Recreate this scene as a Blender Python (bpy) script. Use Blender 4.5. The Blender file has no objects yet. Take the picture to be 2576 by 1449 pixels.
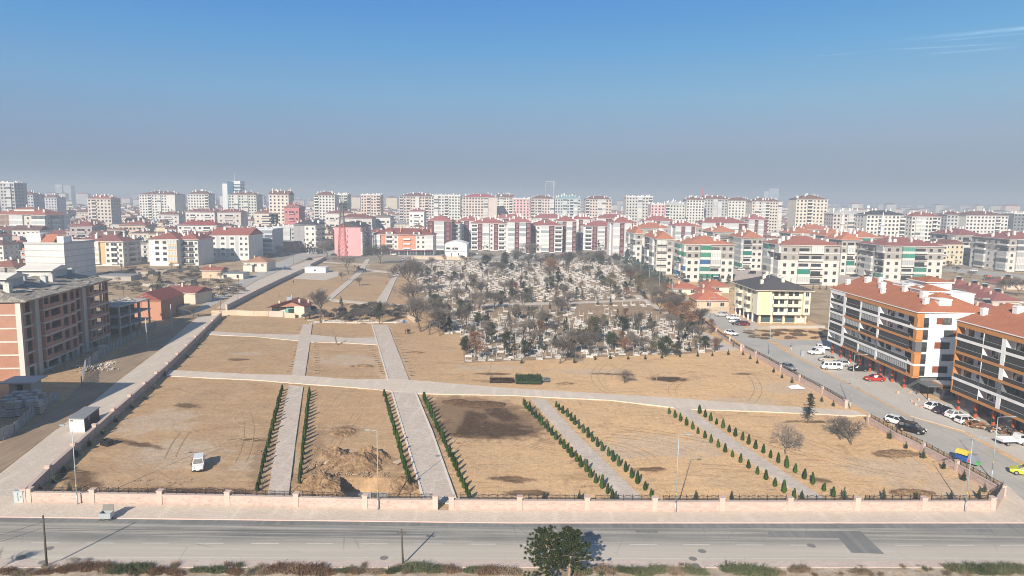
import bpy, math, random
from mathutils import Vector, Matrix, noise as mnoise
R = math.radians
SC = bpy.context.scene
COL = SC.collection
# ------------------------------------------------------------------ camera, sky, sun, exposure
CAM_H, FPX, PITCH, ROLL = 39.0, 1717.0, math.atan((724.5 - 503.0) / 1717.0), R(0.75)
CAMROT = Matrix.Rotation(math.pi / 2 - PITCH, 3, 'X') @ Matrix.Rotation(ROLL, 3, 'Z')
cam_d = bpy.data.cameras.new('camera'); cam_d.sensor_width = 36.0; cam_d.lens = FPX / 2576.0 * 36.0
cam_d.clip_start = 0.5; cam_d.clip_end = 40000
cam = bpy.data.objects.new('camera', cam_d); COL.objects.link(cam)
cam.matrix_world = Matrix.Translation((0, 0, CAM_H)) @ CAMROT.to_4x4()
SC.camera = cam
SUN_EL, SUN_AZ = R(28.0), R(180 + 20.2)
TO_SUN = Vector((math.sin(SUN_AZ) * math.cos(SUN_EL), math.cos(SUN_AZ) * math.cos(SUN_EL), math.sin(SUN_EL)))
sun_d = bpy.data.lights.new('sun', 'SUN'); sun_d.energy = 5.0; sun_d.angle = R(0.5); sun_d.color = (1.0, 0.90, 0.76)
sun = bpy.data.objects.new('sun', sun_d); COL.objects.link(sun)
sun.rotation_euler = (-TO_SUN).to_track_quat('-Z', 'Y').to_euler()
W = bpy.data.worlds.new('World'); SC.world = W; W.use_nodes = True
def build_world():
    nt = W.node_tree; nt.nodes.clear(); N = nt.nodes.new; L = nt.links.new
    out = N('ShaderNodeOutputWorld'); bg = N('ShaderNodeBackground'); bg.inputs['Strength'].default_value = 0.1
    sky = N('ShaderNodeTexSky'); sky.sky_type = 'NISHITA'; sky.sun_disc = False
    sky.sun_elevation = SUN_EL; sky.sun_rotation = SUN_AZ; sky.altitude = 1000; sky.air_density = 1.0; sky.dust_density = 1.2; sky.ozone_density = 1.6
    tc = N('ShaderNodeTexCoord'); sep = N('ShaderNodeSeparateXYZ'); L(tc.outputs['Generated'], sep.inputs[0])
    ramp = N('ShaderNodeValToRGB'); L(sep.outputs['Z'], ramp.inputs[0])
    # a layer of smog lies over the town: grey-blue at the horizon, clear blue above
    cr = ramp.color_ramp; cr.interpolation = 'LINEAR'
    stops = [(0.0, (1.22, 1.58, 2.06)), (0.03, (1.28, 1.66, 2.22)), (0.086, (1.46, 2.10, 2.96)), (0.141, (1.20, 2.32, 3.52)), (0.209, (0.70, 2.02, 3.74)), (0.267, (0.44, 1.60, 3.62)), (0.5, (0.34, 0.85, 1.9))]
    while len(cr.elements) < len(stops): cr.elements.new(0.5)
    for e, (p, c) in zip(cr.elements, stops): e.position = p; e.color = (*[v / 6 for v in c], 1)
    sc6 = N('ShaderNodeVectorMath'); sc6.operation = 'SCALE'; sc6.inputs['Scale'].default_value = 6.9; L(ramp.outputs[0], sc6.inputs[0])
    az_ = N('ShaderNodeCombineXYZ')
    for i_, k_ in enumerate((.30, .17, .05)):
        m_ = N('ShaderNodeMath'); m_.operation = 'MULTIPLY_ADD'; L(sep.outputs['X'], m_.inputs[0]); m_.inputs[1].default_value = k_; m_.inputs[2].default_value = 1.0; L(m_.outputs[0], az_.inputs[i_])
    side = N('ShaderNodeVectorMath'); side.operation = 'MULTIPLY'; L(sc6.outputs[0], side.inputs[0]); L(az_.outputs[0], side.inputs[1])
    f = N('ShaderNodeMapRange'); f.inputs['From Min'].default_value = 0.24; f.inputs['From Max'].default_value = 0.6
    f.inputs['To Min'].default_value = 1.0; f.inputs['To Max'].default_value = 0.55; L(sep.outputs['Z'], f.inputs[0])
    mix = N('ShaderNodeMix'); mix.data_type = 'RGBA'; L(f.outputs[0], mix.inputs['Factor']); L(sky.outputs[0], mix.inputs['A']); L(side.outputs[0], mix.inputs['B'])
    # thin cirrus streaks, low in the north-east
    def M(op, a, b=None, c=None):
        n = N('ShaderNodeMath'); n.operation = op
        for i, v in enumerate((a, b, c)):
            if v is None: continue
            if isinstance(v, (int, float)): n.inputs[i].default_value = v
            else: L(v, n.inputs[i])
        return n.outputs[0]
    az = M('ARCTAN2', sep.outputs['X'], sep.outputs['Y']); el = M('ARCSINE', sep.outputs['Z'])
    comb = N('ShaderNodeCombineXYZ'); L(M('MULTIPLY', az, 9.0), comb.inputs[0]); L(M('MULTIPLY', M('SUBTRACT', el, M('MULTIPLY', az, 0.17)), 230.0), comb.inputs[1])
    nz = N('ShaderNodeTexNoise'); nz.inputs['Scale'].default_value = 1.0; nz.inputs['Detail'].default_value = 5; L(comb.outputs[0], nz.inputs['Vector'])
    total = None
    for a0, a1, e0, slope, wd, amp in ((0.47, 0.80, 0.2004, -0.004, 0.0030, 0.62), (0.46, 0.57, 0.1912, -0.04, 0.0012, 0.30), (0.393, 0.425, 0.188, 0.02, 0.0011, 0.2), (0.51, 0.58, 0.1815, -0.01, 0.0018, 0.2), (0.52, 0.60, 0.1955, -0.01, 0.0012, 0.25)):
        line = M('ADD', M('MULTIPLY', M('SUBTRACT', az, a0), slope), e0)
        d = M('DIVIDE', M('ABSOLUTE', M('SUBTRACT', el, line)), wd)
        g = M('MAXIMUM', M('SUBTRACT', 1.0, d), 0.0)
        u = N('ShaderNodeMapRange'); u.interpolation_type = 'SMOOTHSTEP'; u.inputs['From Min'].default_value = a0; u.inputs['From Max'].default_value = a0 + 0.6 * (a1 - a0); L(az, u.inputs[0])
        v = N('ShaderNodeMapRange'); v.interpolation_type = 'SMOOTHSTEP'; v.inputs['From Min'].default_value = a1 + 0.06; v.inputs['From Max'].default_value = a1; L(az, v.inputs[0])
        s = M('MULTIPLY', M('MULTIPLY', g, M('MULTIPLY', u.outputs[0], v.outputs[0])), amp)
        total = s if total is None else M('ADD', total, s)
    cl = M('MULTIPLY', total, M('MULTIPLY', nz.outputs[0], 1.3)); cl = M('MINIMUM', cl, 0.8)
    mix2 = N('ShaderNodeMix'); mix2.data_type = 'RGBA'; L(cl, mix2.inputs['Factor']); L(mix.outputs['Result'], mix2.inputs['A']); mix2.inputs['B'].default_value = (4.6, 6.4, 7.9, 1)
    L(mix2.outputs['Result'], bg.inputs['Color']); L(bg.outputs[0], out.inputs['Surface'])
build_world()
SC.view_settings.view_transform = 'Standard'; SC.view_settings.look = 'None'; SC.view_settings.gamma = 1.0; SC.view_settings.use_curve_mapping = False
SC.view_settings.exposure = 0.70
SC.render.engine = 'CYCLES'
SC.cycles.use_denoising = True; SC.cycles.filter_width = 1.0
SC.cycles.max_bounces = 5; SC.cycles.diffuse_bounces = 3; SC.cycles.glossy_bounces = 2; SC.cycles.transmission_bounces = 2; SC.cycles.volume_bounces = 0
SC.cycles.caustics_reflective = False; SC.cycles.caustics_refractive = False
SC.cycles.sample_clamp_indirect = 4.0
# ------------------------------------------------------------------ placing: a point of the ground seen in a pixel of the 2576 x 1449 photograph
def ray(px, py): return CAMROT @ Vector(((px - 1288.0) / FPX, -(py - 724.5) / FPX, -1.0))
def G(px, py, z=0.0):
    d = ray(px, py); t = (z - CAM_H) / d.z
    return Vector((d.x * t, d.y * t))
def height_at(P, px, py):                      # height of the point seen in the pixel, above ground point P
    d = ray(px, py); return CAM_H + d.z * (P.y / d.y)
def at_depth(px, Y, py=540):                   # ground point at distance Y in the column px
    d = ray(px, py); return Vector((d.x / d.y * Y, Y))
def on_line(px, py, P, ang):                   # where the column of the pixel meets the ground line through P
    d = ray(px, py); k = d.x / d.y; c, s = math.cos(ang), math.sin(ang)
    t = (k * P.y - P.x) / (c - k * s); return Vector((P.x + c * t, P.y + s * t))
ORD = 'first second third fourth fifth sixth seventh eighth ninth tenth eleventh twelfth thirteenth fourteenth fifteenth sixteenth seventeenth eighteenth nineteenth twentieth'.split()
ORD += ['twenty-' + w for w in ORD[:9]] + ['thirtieth'] + ['thirty-' + w for w in ORD[:9]] + ['fortieth'] + ['forty-' + w for w in ORD[:9]]
# ------------------------------------------------------------------ meshes and objects
class MB:
    def __init__(s): s.v, s.f, s.m = [], [], []
    def add(s, vs, fs, m=0):
        b = len(s.v); s.v += [tuple(v) for v in vs]
        for f in fs: s.f.append([b + i for i in f]); s.m.append(m)
        return s
    def box(s, x0, y0, z0, x1, y1, z1, m=0):
        return s.add([(x0, y0, z0), (x1, y0, z0), (x1, y1, z0), (x0, y1, z0), (x0, y0, z1), (x1, y0, z1), (x1, y1, z1), (x0, y1, z1)],
                     [(0, 3, 2, 1), (4, 5, 6, 7), (0, 1, 5, 4), (1, 2, 6, 5), (2, 3, 7, 6), (3, 0, 4, 7)], m)
    def obox(s, c, size, rz=0.0, m=0, rx=0.0, ry=0.0):
        M_ = Matrix.Translation(c) @ Matrix.Rotation(rz, 4, 'Z') @ Matrix.Rotation(ry, 4, 'Y') @ Matrix.Rotation(rx, 4, 'X')
        h = [d / 2 for d in size]
        vs = [M_ @ Vector((sx * h[0], sy * h[1], sz * h[2])) for sz in (-1, 1) for sx, sy in ((-1, -1), (1, -1), (1, 1), (-1, 1))]
        return s.add(vs, [(0, 3, 2, 1), (4, 5, 6, 7), (0, 1, 5, 4), (1, 2, 6, 5), (2, 3, 7, 6), (3, 0, 4, 7)], m)
    def tube(s, p0, p1, r0, r1=None, n=6, m=0, cap=True):
        p0, p1 = Vector(p0), Vector(p1); r1 = r0 if r1 is None else r1
        d = p1 - p0
        if d.length < 1e-6: return s
        d.normalize(); a = d.orthogonal().normalized(); b = d.cross(a)
        vs = []
        for p, r in ((p0, r0), (p1, r1)):
            for i in range(n):
                t = 2 * math.pi * i / n; vs.append(p + (a * math.cos(t) + b * math.sin(t)) * r)
        fs = [(i, (i + 1) % n, n + (i + 1) % n, n + i) for i in range(n)]
        if cap: fs += [tuple(range(n - 1, -1, -1)), tuple(range(n, 2 * n))]
        return s.add(vs, fs, m)
    def prism(s, poly, z0, z1, m=0):
        n = len(poly)
        if sum(poly[i][0] * poly[(i + 1) % n][1] - poly[(i + 1) % n][0] * poly[i][1] for i in range(n)) < 0: poly = poly[::-1]
        vs = [(p[0], p[1], z0) for p in poly] + [(p[0], p[1], z1) for p in poly]
        return s.add(vs, [tuple(range(n - 1, -1, -1)), tuple(range(n, 2 * n))] + [(i, (i + 1) % n, n + (i + 1) % n, n + i) for i in range(n)], m)
    def lathe(s, prof, n=10, m=0, c=(0, 0, 0)):
        vs = []
        for r, z in prof:
            for i in range(n):
                t = 2 * math.pi * i / n; vs.append((c[0] + r * math.cos(t), c[1] + r * math.sin(t), c[2] + z))
        fs = [(k * n + i, k * n + (i + 1) % n, (k + 1) * n + (i + 1) % n, (k + 1) * n + i) for k in range(len(prof) - 1) for i in range(n)]
        fs += [tuple(range(n - 1, -1, -1)), tuple(range((len(prof) - 1) * n, len(prof) * n))]
        return s.add(vs, fs, m)
    def leaf(s, c, size, rnd, m=0, up=0.0):
        a = Vector((rnd.gauss(0, 1), rnd.gauss(0, 1), rnd.gauss(0, 1) + up)).normalized(); b = a.orthogonal().normalized()
        b = Matrix.Rotation(rnd.random() * 6.28, 3, a) @ b; c = Vector(c); q = a.cross(b)
        l, w = size * rnd.uniform(0.7, 1.3), size * 0.55
        return s.add([c - b * l * .5, c + q * w * .5, c + b * l * .5, c - q * w * .5], [(0, 1, 2, 3)], m)
    def mesh(s, name, mats, smooth=False):
        me = bpy.data.meshes.new(name); me.from_pydata(s.v, [], s.f)
        for m in mats: me.materials.append(m)
        if len(mats) > 1: me.polygons.foreach_set('material_index', s.m)
        if smooth: me.polygons.foreach_set('use_smooth', [True] * len(s.f))
        me.update(); return me
    def build(s, name, mats, parent=None, smooth=False):
        if not isinstance(mats, (list, tuple)): mats = [mats]
        return link(name, s.mesh(name, mats, smooth), parent)
def link(name, me, parent=None, loc=None, rz=None, sc=None):
    o = bpy.data.objects.new(name, me); COL.objects.link(o)
    if parent is not None: o.parent = parent
    if loc is not None: o.location = loc
    if rz is not None: o.rotation_euler = (0, 0, rz)
    if sc is not None: o.scale = (sc, sc, sc) if isinstance(sc, (int, float)) else sc
    return o
def tag(o, label=None, cat=None, group=None, kind=None):
    if label: o['label'] = label
    if cat: o['category'] = cat
    if group: o['group'] = group
    if kind: o['kind'] = kind
    return o
def thing(name, label, cat, loc=(0, 0, 0), rz=0.0, group=None):
    o = bpy.data.objects.new(name, None); COL.objects.link(o); o.empty_display_size = 0.3
    if len(loc) == 2: loc = (loc[0], loc[1], 0.0)
    o.location = loc; o.rotation_euler = (0, 0, rz)
    return tag(o, label, cat, group)
# ------------------------------------------------------------------ materials
MC = {}
def nodes_of(name):
    m = bpy.data.materials.new(name); m.use_nodes = True; nt = m.node_tree; nt.nodes.clear()
    out = nt.nodes.new('ShaderNodeOutputMaterial'); b = nt.nodes.new('ShaderNodeBsdfPrincipled'); nt.links.new(b.outputs[0], out.inputs[0])
    return m, nt, b
class NT:
    def __init__(s, name, rough=0.85, spec=0.3):
        s.m, s.nt, s.b = nodes_of(name); s.b.inputs['Roughness'].default_value = rough; s.b.inputs['Specular IOR Level'].default_value = spec
    def N(s, t, **kw):
        n = s.nt.nodes.new(t)
        for k, v in kw.items(): setattr(n, k, v)
        return n
    def L(s, a, b): s.nt.links.new(a, b)
    def setv(s, sock, v):
        if isinstance(v, bpy.types.NodeSocket): s.L(v, sock)
        elif isinstance(v, (tuple, list)) and sock.type == 'RGBA' and len(v) == 3: sock.default_value = (*v, 1)
        else: sock.default_value = v
    def math(s, op, a, b=None, c=None, clamp=False):
        n = s.N('ShaderNodeMath', operation=op, use_clamp=clamp)
        for i, v in enumerate((a, b, c)):
            if v is not None: s.setv(n.inputs[i], v)
        return n.outputs[0]
    def pos(s): return s.N('ShaderNodeNewGeometry').outputs['Position']
    def obj(s): return s.N('ShaderNodeTexCoord').outputs['Object']
    def map(s, vec, scale=(1, 1, 1), rot=(0, 0, 0), loc=(0, 0, 0)):
        n = s.N('ShaderNodeMapping'); s.L(vec, n.inputs[0]); n.inputs['Scale'].default_value = scale; n.inputs['Rotation'].default_value = rot; n.inputs['Location'].default_value = loc
        return n.outputs[0]
    def noise(s, vec, scale, detail=4, rough=0.55, dist=0.0):
        n = s.N('ShaderNodeTexNoise'); s.L(vec, n.inputs['Vector']); n.inputs['Scale'].default_value = scale; n.inputs['Detail'].default_value = detail
        n.inputs['Roughness'].default_value = rough; n.inputs['Distortion'].default_value = dist; return n.outputs[0]
    def ramp(s, v, a, b, lo=0.0, hi=1.0, smooth=True):
        n = s.N('ShaderNodeMapRange', interpolation_type='SMOOTHSTEP' if smooth else 'LINEAR')
        s.setv(n.inputs[0], v); n.inputs['From Min'].default_value = a; n.inputs['From Max'].default_value = b; n.inputs['To Min'].default_value = lo; n.inputs['To Max'].default_value = hi
        return n.outputs[0]
    def mix(s, f, a, b, mode='MIX'):
        n = s.N('ShaderNodeMix', data_type='RGBA', blend_type=mode); s.setv(n.inputs['Factor'], f); s.setv(n.inputs['A'], a); s.setv(n.inputs['B'], b); return n.outputs['Result']
    def color(s, c): s.setv(s.b.inputs['Base Color'], c)
    def bump(s, h, strength=0.5, dist=0.1):
        n = s.N('ShaderNodeBump'); n.inputs['Strength'].default_value = strength; n.inputs['Distance'].default_value = dist; s.L(h, n.inputs['Height']); s.L(n.outputs[0], s.b.inputs['Normal'])
    def rand(s): return s.N('ShaderNodeObjectInfo').outputs['Random']
def c_mul(c, k): return tuple(min(1, v * k) for v in c)
def wall(c, rough=0.88, streak=0.10, key=None):
    k = ('wall', c, key)
    if k in MC: return MC[k]
    t = NT('plaster', rough, 0.2); p = t.obj()
    n1 = t.noise(t.map(p, (0.35, 0.35, 0.12)), 1.0, 5); n2 = t.noise(t.map(p, (2.2, 2.2, 0.25)), 1.0, 3)
    f = t.math('ADD', t.math('MULTIPLY', t.math('SUBTRACT', n1, 0.5), 0.35), t.math('MULTIPLY', t.math('SUBTRACT', n2, 0.5), streak * 2))
    r = t.math('ADD', t.math('ADD', f, 1.0), t.math('MULTIPLY', t.math('SUBTRACT', t.rand(), 0.5), 0.06))
    col = t.N('ShaderNodeVectorMath', operation='SCALE'); col.inputs[0].default_value = c; t.L(r, col.inputs['Scale'])
    t.L(col.outputs[0], t.b.inputs['Base Color']); MC[k] = t.m; return t.m
def plain(c, rough=0.7, metal=0.0, name='paint', spec=0.4, var=0.12):
    k = ('plain', c, rough, metal, name)
    if k in MC: return MC[k]
    t = NT(name, rough, spec); t.b.inputs['Metallic'].default_value = metal
    n = t.noise(t.obj(), 1.7, 4); r = t.math('ADD', t.math('MULTIPLY', t.math('SUBTRACT', n, 0.5), var * 2), t.math('ADD', t.math('MULTIPLY', t.math('SUBTRACT', t.rand(), 0.5), var * 0.8), 1.0))
    col = t.N('ShaderNodeVectorMath', operation='SCALE'); col.inputs[0].default_value = c; t.L(r, col.inputs['Scale'])
    t.L(col.outputs[0], t.b.inputs['Base Color']); MC[k] = t.m; return t.m
def glass(c=(0.03, 0.036, 0.045), rough=0.12, key=0):
    k = ('glass', c, rough)
    if k in MC: return MC[k]
    t = NT('glass', rough, 0.6); rn = t.rand()
    n = t.noise(t.obj(), 1.1, 2)
    t.color(t.mix(t.ramp(t.math('ADD', t.math('MULTIPLY', rn, 0.8), t.math('MULTIPLY', n, 0.3)), 0.78, 1.0), c, (0.26, 0.25, 0.235))); MC[k] = t.m; return t.m
def curtain(c, key=0):
    k = ('curtain', c)
    if k in MC: return MC[k]
    t = NT('curtained_glass', 0.25, 0.5); w = t.N('ShaderNodeTexWave'); w.inputs['Scale'].default_value = 1.3; w.inputs['Distortion'].default_value = 0.6; t.L(t.obj(), w.inputs['Vector'])
    r = t.math('ADD', t.math('MULTIPLY', w.outputs['Fac'], 0.22), t.math('ADD', t.math('MULTIPLY', t.rand(), 0.25), 0.68))
    col = t.N('ShaderNodeVectorMath', operation='SCALE'); col.inputs[0].default_value = c; t.L(r, col.inputs['Scale']); t.L(col.outputs[0], t.b.inputs['Base Color']); MC[k] = t.m; return t.m
def tiles(c, key=0, var=0.28):
    k = ('tiles', c)
    if k in MC: return MC[k]
    t = NT('roof_tiles', 0.82, 0.25); p = t.obj()
    n = t.noise(p, 0.5, 6, 0.65); n2 = t.noise(t.map(p, (1, 1, 3)), 3.0, 2)
    w = t.N('ShaderNodeTexWave', bands_direction='Z'); w.inputs['Scale'].default_value = 2.4; w.inputs['Distortion'].default_value = 0.4; t.L(p, w.inputs['Vector'])
    r = t.math('ADD', t.math('ADD', t.math('MULTIPLY', t.math('SUBTRACT', n, 0.5), var * 2), t.math('MULTIPLY', t.math('SUBTRACT', n2, 0.5), 0.3)), t.math('ADD', t.math('MULTIPLY', w.outputs['Fac'], -0.14), t.math('ADD', t.math('MULTIPLY', t.rand(), 0.2), 0.97)))
    col = t.N('ShaderNodeVectorMath', operation='SCALE'); col.inputs[0].default_value = c; t.L(r, col.inputs['Scale']); t.L(col.outputs[0], t.b.inputs['Base Color'])
    t.bump(w.outputs['Fac'], 0.4, 0.05); MC[k] = t.m; return t.m
def brick(c=(0.40, 0.145, 0.085)):
    k = ('brick', c)
    if k in MC: return MC[k]
    t = NT('hollow_brick', 0.9, 0.15); p = t.obj()
    sp = t.N('ShaderNodeSeparateXYZ'); t.L(p, sp.inputs[0]); cb = t.N('ShaderNodeCombineXYZ'); t.L(t.math('ADD', sp.outputs[0], sp.outputs[1]), cb.inputs[0]); t.L(sp.outputs[2], cb.inputs[1])
    b = t.N('ShaderNodeTexBrick'); t.L(cb.outputs[0], b.inputs['Vector']); b.inputs['Scale'].default_value = 1.0; b.inputs['Brick Width'].default_value = 0.4; b.inputs['Row Height'].default_value = 0.21; b.inputs['Mortar Size'].default_value = 0.016
    t.setv(b.inputs['Color1'], c); t.setv(b.inputs['Color2'], c_mul(c, 0.78)); t.setv(b.inputs['Mortar'], (0.42, 0.36, 0.32))
    n = t.noise(p, 0.8, 5); t.color(t.mix(t.math('MULTIPLY', n, 0.35), b.outputs[0], c_mul(c, 1.35))); MC[k] = t.m; return t.m
def stone_wall():
    t = NT('pink_stone', 0.9, 0.2); p = t.pos(); sp = t.N('ShaderNodeSeparateXYZ'); t.L(p, sp.inputs[0])
    cb = t.N('ShaderNodeCombineXYZ'); t.L(t.math('ADD', sp.outputs[0], t.math('MULTIPLY', sp.outputs[1], 0.8)), cb.inputs[0]); t.L(sp.outputs[2], cb.inputs[1])
    b = t.N('ShaderNodeTexBrick'); t.L(cb.outputs[0], b.inputs['Vector']); b.inputs['Scale'].default_value = 1.0; b.inputs['Brick Width'].default_value = 0.62; b.inputs['Row Height'].default_value = 0.235; b.inputs['Mortar Size'].default_value = 0.018; b.offset = 0.37; b.squash = 0.7; b.squash_frequency = 3
    t.setv(b.inputs['Color1'], (0.55, 0.41, 0.36)); t.setv(b.inputs['Color2'], (0.41, 0.305, 0.27)); t.setv(b.inputs['Mortar'], (0.46, 0.375, 0.33))
    n = t.noise(p, 1.6, 4); n2 = t.noise(p, 0.25, 3); c = t.mix(t.ramp(n, 0.55, 0.75, 0, 0.5), b.outputs[0], (0.52, 0.43, 0.375))
    n3 = t.noise(t.map(cb.outputs[0], (1.6, 4.2, 1)), 1.0, 0); c = t.mix(t.ramp(n3, 0.70, 0.76, 0, 0.55), c, (0.36, 0.22, 0.17))
    zz = t.ramp(t.math('ADD', sp.outputs[2], t.math('MULTIPLY', n, 0.3)), 0.12, 0.45, 0.35, 0); c = t.mix(zz, c, (0.40, 0.30, 0.235))
    t.color(t.mix(t.ramp(n2, 0.4, 0.7, 0, 0.15), c, (0.5, 0.40, 0.35))); t.bump(b.outputs['Fac'], -0.3, 0.03); return t.m
def leafmat(c, c2, name='foliage'):
    k = ('leaf', c, c2)
    if k in MC: return MC[k]
    t = NT(name, 0.75, 0.2); p = t.obj(); n = t.noise(p, 1.3, 3); r = t.rand()
    f = t.math('ADD', t.math('MULTIPLY', t.math('SUBTRACT', n, 0.5), 1.6), r); t.color(t.mix(t.ramp(f, 0.1, 0.9), c, c2)); MC[k] = t.m; return t.m
def bark(c=(0.13, 0.105, 0.085)):
    return plain(c, 0.95, 0.0, 'bark', 0.1, 0.3)
WHITE = (0.74, 0.73, 0.71)
M_white = lambda: wall(WHITE)
M_dark = lambda: plain((0.02, 0.021, 0.023), 0.5, 0.0, 'dark_metal_and_shade')
M_steel = lambda: plain((0.42, 0.47, 0.49), 0.45, 0.3, 'galvanised_steel')
M_conc = lambda: wall((0.36, 0.35, 0.33), key='conc')
# ------------------------------------------------------------------ the ground
def struct(o): return tag(o, kind='structure')
def patch_mask(t, p, spots, wob=0.5, sc=0.22):
    # soil stains: soft blobs of their own shape, (px, py, half width m, half depth m, turn deg)
    n = t.noise(p, sc, 5, 0.65); total = None
    for (px, py, rx, ry, turn) in spots:
        c = G(px, py); n1 = t.N('ShaderNodeMapping', vector_type='POINT'); 
        a = t.N('ShaderNodeVectorMath', operation='SUBTRACT'); t.L(p, a.inputs[0]); a.inputs[1].default_value = (c.x, c.y, 0)
        v = t.map(a.outputs[0], (1, 1, 0), (0, 0, R(turn))); v2 = t.map(v, (1 / rx, 1 / ry, 0))
        l = t.N('ShaderNodeVectorMath', operation='LENGTH'); t.L(v2, l.inputs[0])
        m = t.ramp(t.math('ADD', l.outputs['Value'], t.math('MULTIPLY', t.math('SUBTRACT', n, 0.5), wob * 3)), 1.2, 0.6)
        total = m if total is None else t.math('MAXIMUM', total, m)
    return total
def earth_material():
    t = NT('bare_earth', 0.95, 0.12); p = t.pos()
    n_big = t.noise(p, 0.035, 4, 0.6); n_mid = t.noise(p, 0.16, 6, 0.66, 0.8); n_fine = t.noise(p, 1.1, 6, 0.7)
    spx = t.N('ShaderNodeSeparateXYZ'); t.L(p, spx.inputs[0]); east = t.ramp(t.math('ADD', spx.outputs[0], t.math('MULTIPLY', t.math('SUBTRACT', n_big, .5), 60)), -45, 25)
    c = t.mix(east, t.mix(t.ramp(n_big, 0.35, 0.65), (0.485, 0.31, 0.165), (0.43, 0.285, 0.165)), t.mix(t.ramp(n_big, 0.35, 0.65), (0.73, 0.47, 0.245), (0.67, 0.44, 0.24)))
    c = t.mix(t.ramp(n_mid, 0.45, 0.75, 0, 0.5), c, (0.56, 0.41, 0.25))
    c = t.mix(t.ramp(n_mid, 0.46, 0.28, 0, 0.55), c, (0.285, 0.178, 0.098))
    # graded streaks, raked along the plots, and wheel tracks
    for (rt, sc_, amt_) in ((38, (0.16, 2.6, 1), .62), (-34, (0.13, 2.1, 1), .5), (88, (.11, 1.7, 1), .45)):
        sn = t.noise(t.map(t.map(p, (1, 1, 0), (0, 0, R(rt))), sc_), 1.0, 5, 0.72, .6); gt = t.ramp(t.noise(t.map(p, (1, 1, 0), (0, 0, 0), (rt * 1.7, rt, 0)), 0.045, 3), .38, .60)
        c = t.mix(t.math('MULTIPLY', t.ramp(sn, .47, .30), t.math('MULTIPLY', gt, amt_)), c, (0.25, 0.16, 0.095)); c = t.mix(t.math('MULTIPLY', t.ramp(sn, .54, .72), t.math('MULTIPLY', gt, amt_)), c, (0.60, 0.47, 0.32))
    stretch = t.noise(t.map(p, (0.10, 0.9, 1), (0, 0, R(12))), 1.0, 5, 0.65); c = t.mix(t.ramp(stretch, 0.50, 0.75, 0, 0.55), c, (0.52, 0.40, 0.265)); c = t.mix(t.ramp(stretch, 0.48, 0.25, 0, 0.6), c, (0.29, 0.185, 0.105))
    pale = patch_mask(t, p, [(885, 905, 9, 6, 10), (690, 1165, 7, 4, 0), (440, 1140, 8, 6, 30), (960, 905, 6, 3, 0), (1230, 925, 8, 3, 0), (1680, 1120, 9, 5, 10), (1990, 975, 9, 5, 0), (2380, 1225, 9, 3, -20), (2240, 1180, 8, 5, 0), (1560, 1130, 5, 4, 0), (615, 890, 4, 2, 0), (1500, 935, 10, 3, 0), (400, 1060, 6, 7, 0), (1870, 1010, 7, 3, 0)], 0.9, 0.3)
    c = t.mix(t.math('MULTIPLY', pale, 0.55), c, (0.52, 0.425, 0.33))
    dark = patch_mask(t, p, [(1200, 1030, 10, 5.5, 0), (1195, 1075, 10, 6.5, 15), (1275, 1060, 6, 10, -25), (1135, 1040, 4, 4, 0), (1680, 953, 4.5, 2.4, 0), (2240, 1142, 3.2, 1.6, 0), (2060, 1208, 2, 1.0, 0), (910, 920, 2.6, 1.4, 0), (1240, 940, 4, 1.2, 0), (1045, 887, 2.5, 1.0, 0), (600, 905, 2.5, 1.2, 0), (470, 1020, 3.0, 1.4, 20), (1290, 1205, 3.2, 1.3, 0), (1330, 1240, 3, 1.0, 0), (1530, 940, 4, 1, 0), (1870, 940, 3, 1, 0), (640, 1105, 4, .8, 0), (2280, 1237, 3, 1.2, 0), (1640, 1180, 3, .8, 0), (2030, 1060, 4, 1, 0), (1420, 965, 2, 1, 0), (340, 1115, 6, 1, 20), (200, 1205, 6, 2, 35), (490, 1235, 10, 1.2, 0)], 0.8, 0.35)
    dn = t.ramp(t.noise(t.map(p, (0.25, 1.3, 1), (0, 0, R(30))), 1.0, 5, .7), .3, .75, 1.0, .6); c = t.mix(t.math('MULTIPLY', dark, t.math('MULTIPLY', dn, 1.0)), c, (0.095, 0.055, 0.033))
    outer = patch_mask(t, p, [(1205, 1035, 12, 8, 10), (1285, 1060, 5, 9, -20), (1150, 1010, 8, 4, 0)], 0.9, 0.3); c = t.mix(t.math('MULTIPLY', outer, 0.75), c, t.mix(t.noise(t.map(p, (0.3, 1.2, 1), (0, 0, R(35))), 1.0, 5, .7), (0.17, 0.10, 0.058), (0.34, 0.225, 0.135)))
    core = patch_mask(t, p, [(1222, 1078, 8.5, 4.6, 8), (1160, 1086, 4.5, 2.6, 0), (1285, 1088, 4.5, 2.2, -10), (1262, 1042, 2.6, 5.5, -30), (1190, 1050, 3, 4, 0), (1682, 953, 4.4, 2.2, 0)], 0.55, 0.5); c = t.mix(t.math('MULTIPLY', core, 0.95), c, t.mix(n_fine, (0.04, 0.024, 0.014), (0.085, 0.05, 0.03)))
    spoil = patch_mask(t, p, [(850, 1185, 6.0, 5.0, 0), (800, 1215, 5.5, 4.5, 0), (930, 1160, 4.5, 3.5, 0), (865, 1085, 3.2, 3.2, 0), (1000, 1215, 3.5, 4.0, 0), (790, 1130, 1.5, 12, -8), (1045, 1130, 1.2, 12, 8), (1105, 1100, 1.6, 14, 12), (1260, 960, 7, 1.5, 0), (660, 1150, 1.5, 12, -14)], 0.8, 0.4)
    c = t.mix(t.math('MULTIPLY', spoil, 0.7), c, t.mix(n_fine, (0.20, 0.125, 0.072), (0.34, 0.225, 0.135)))
    c = t.mix(t.ramp(n_fine, 0.38, 0.72, 0.0, 0.28), c, (0.20, 0.14, 0.09))
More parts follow.
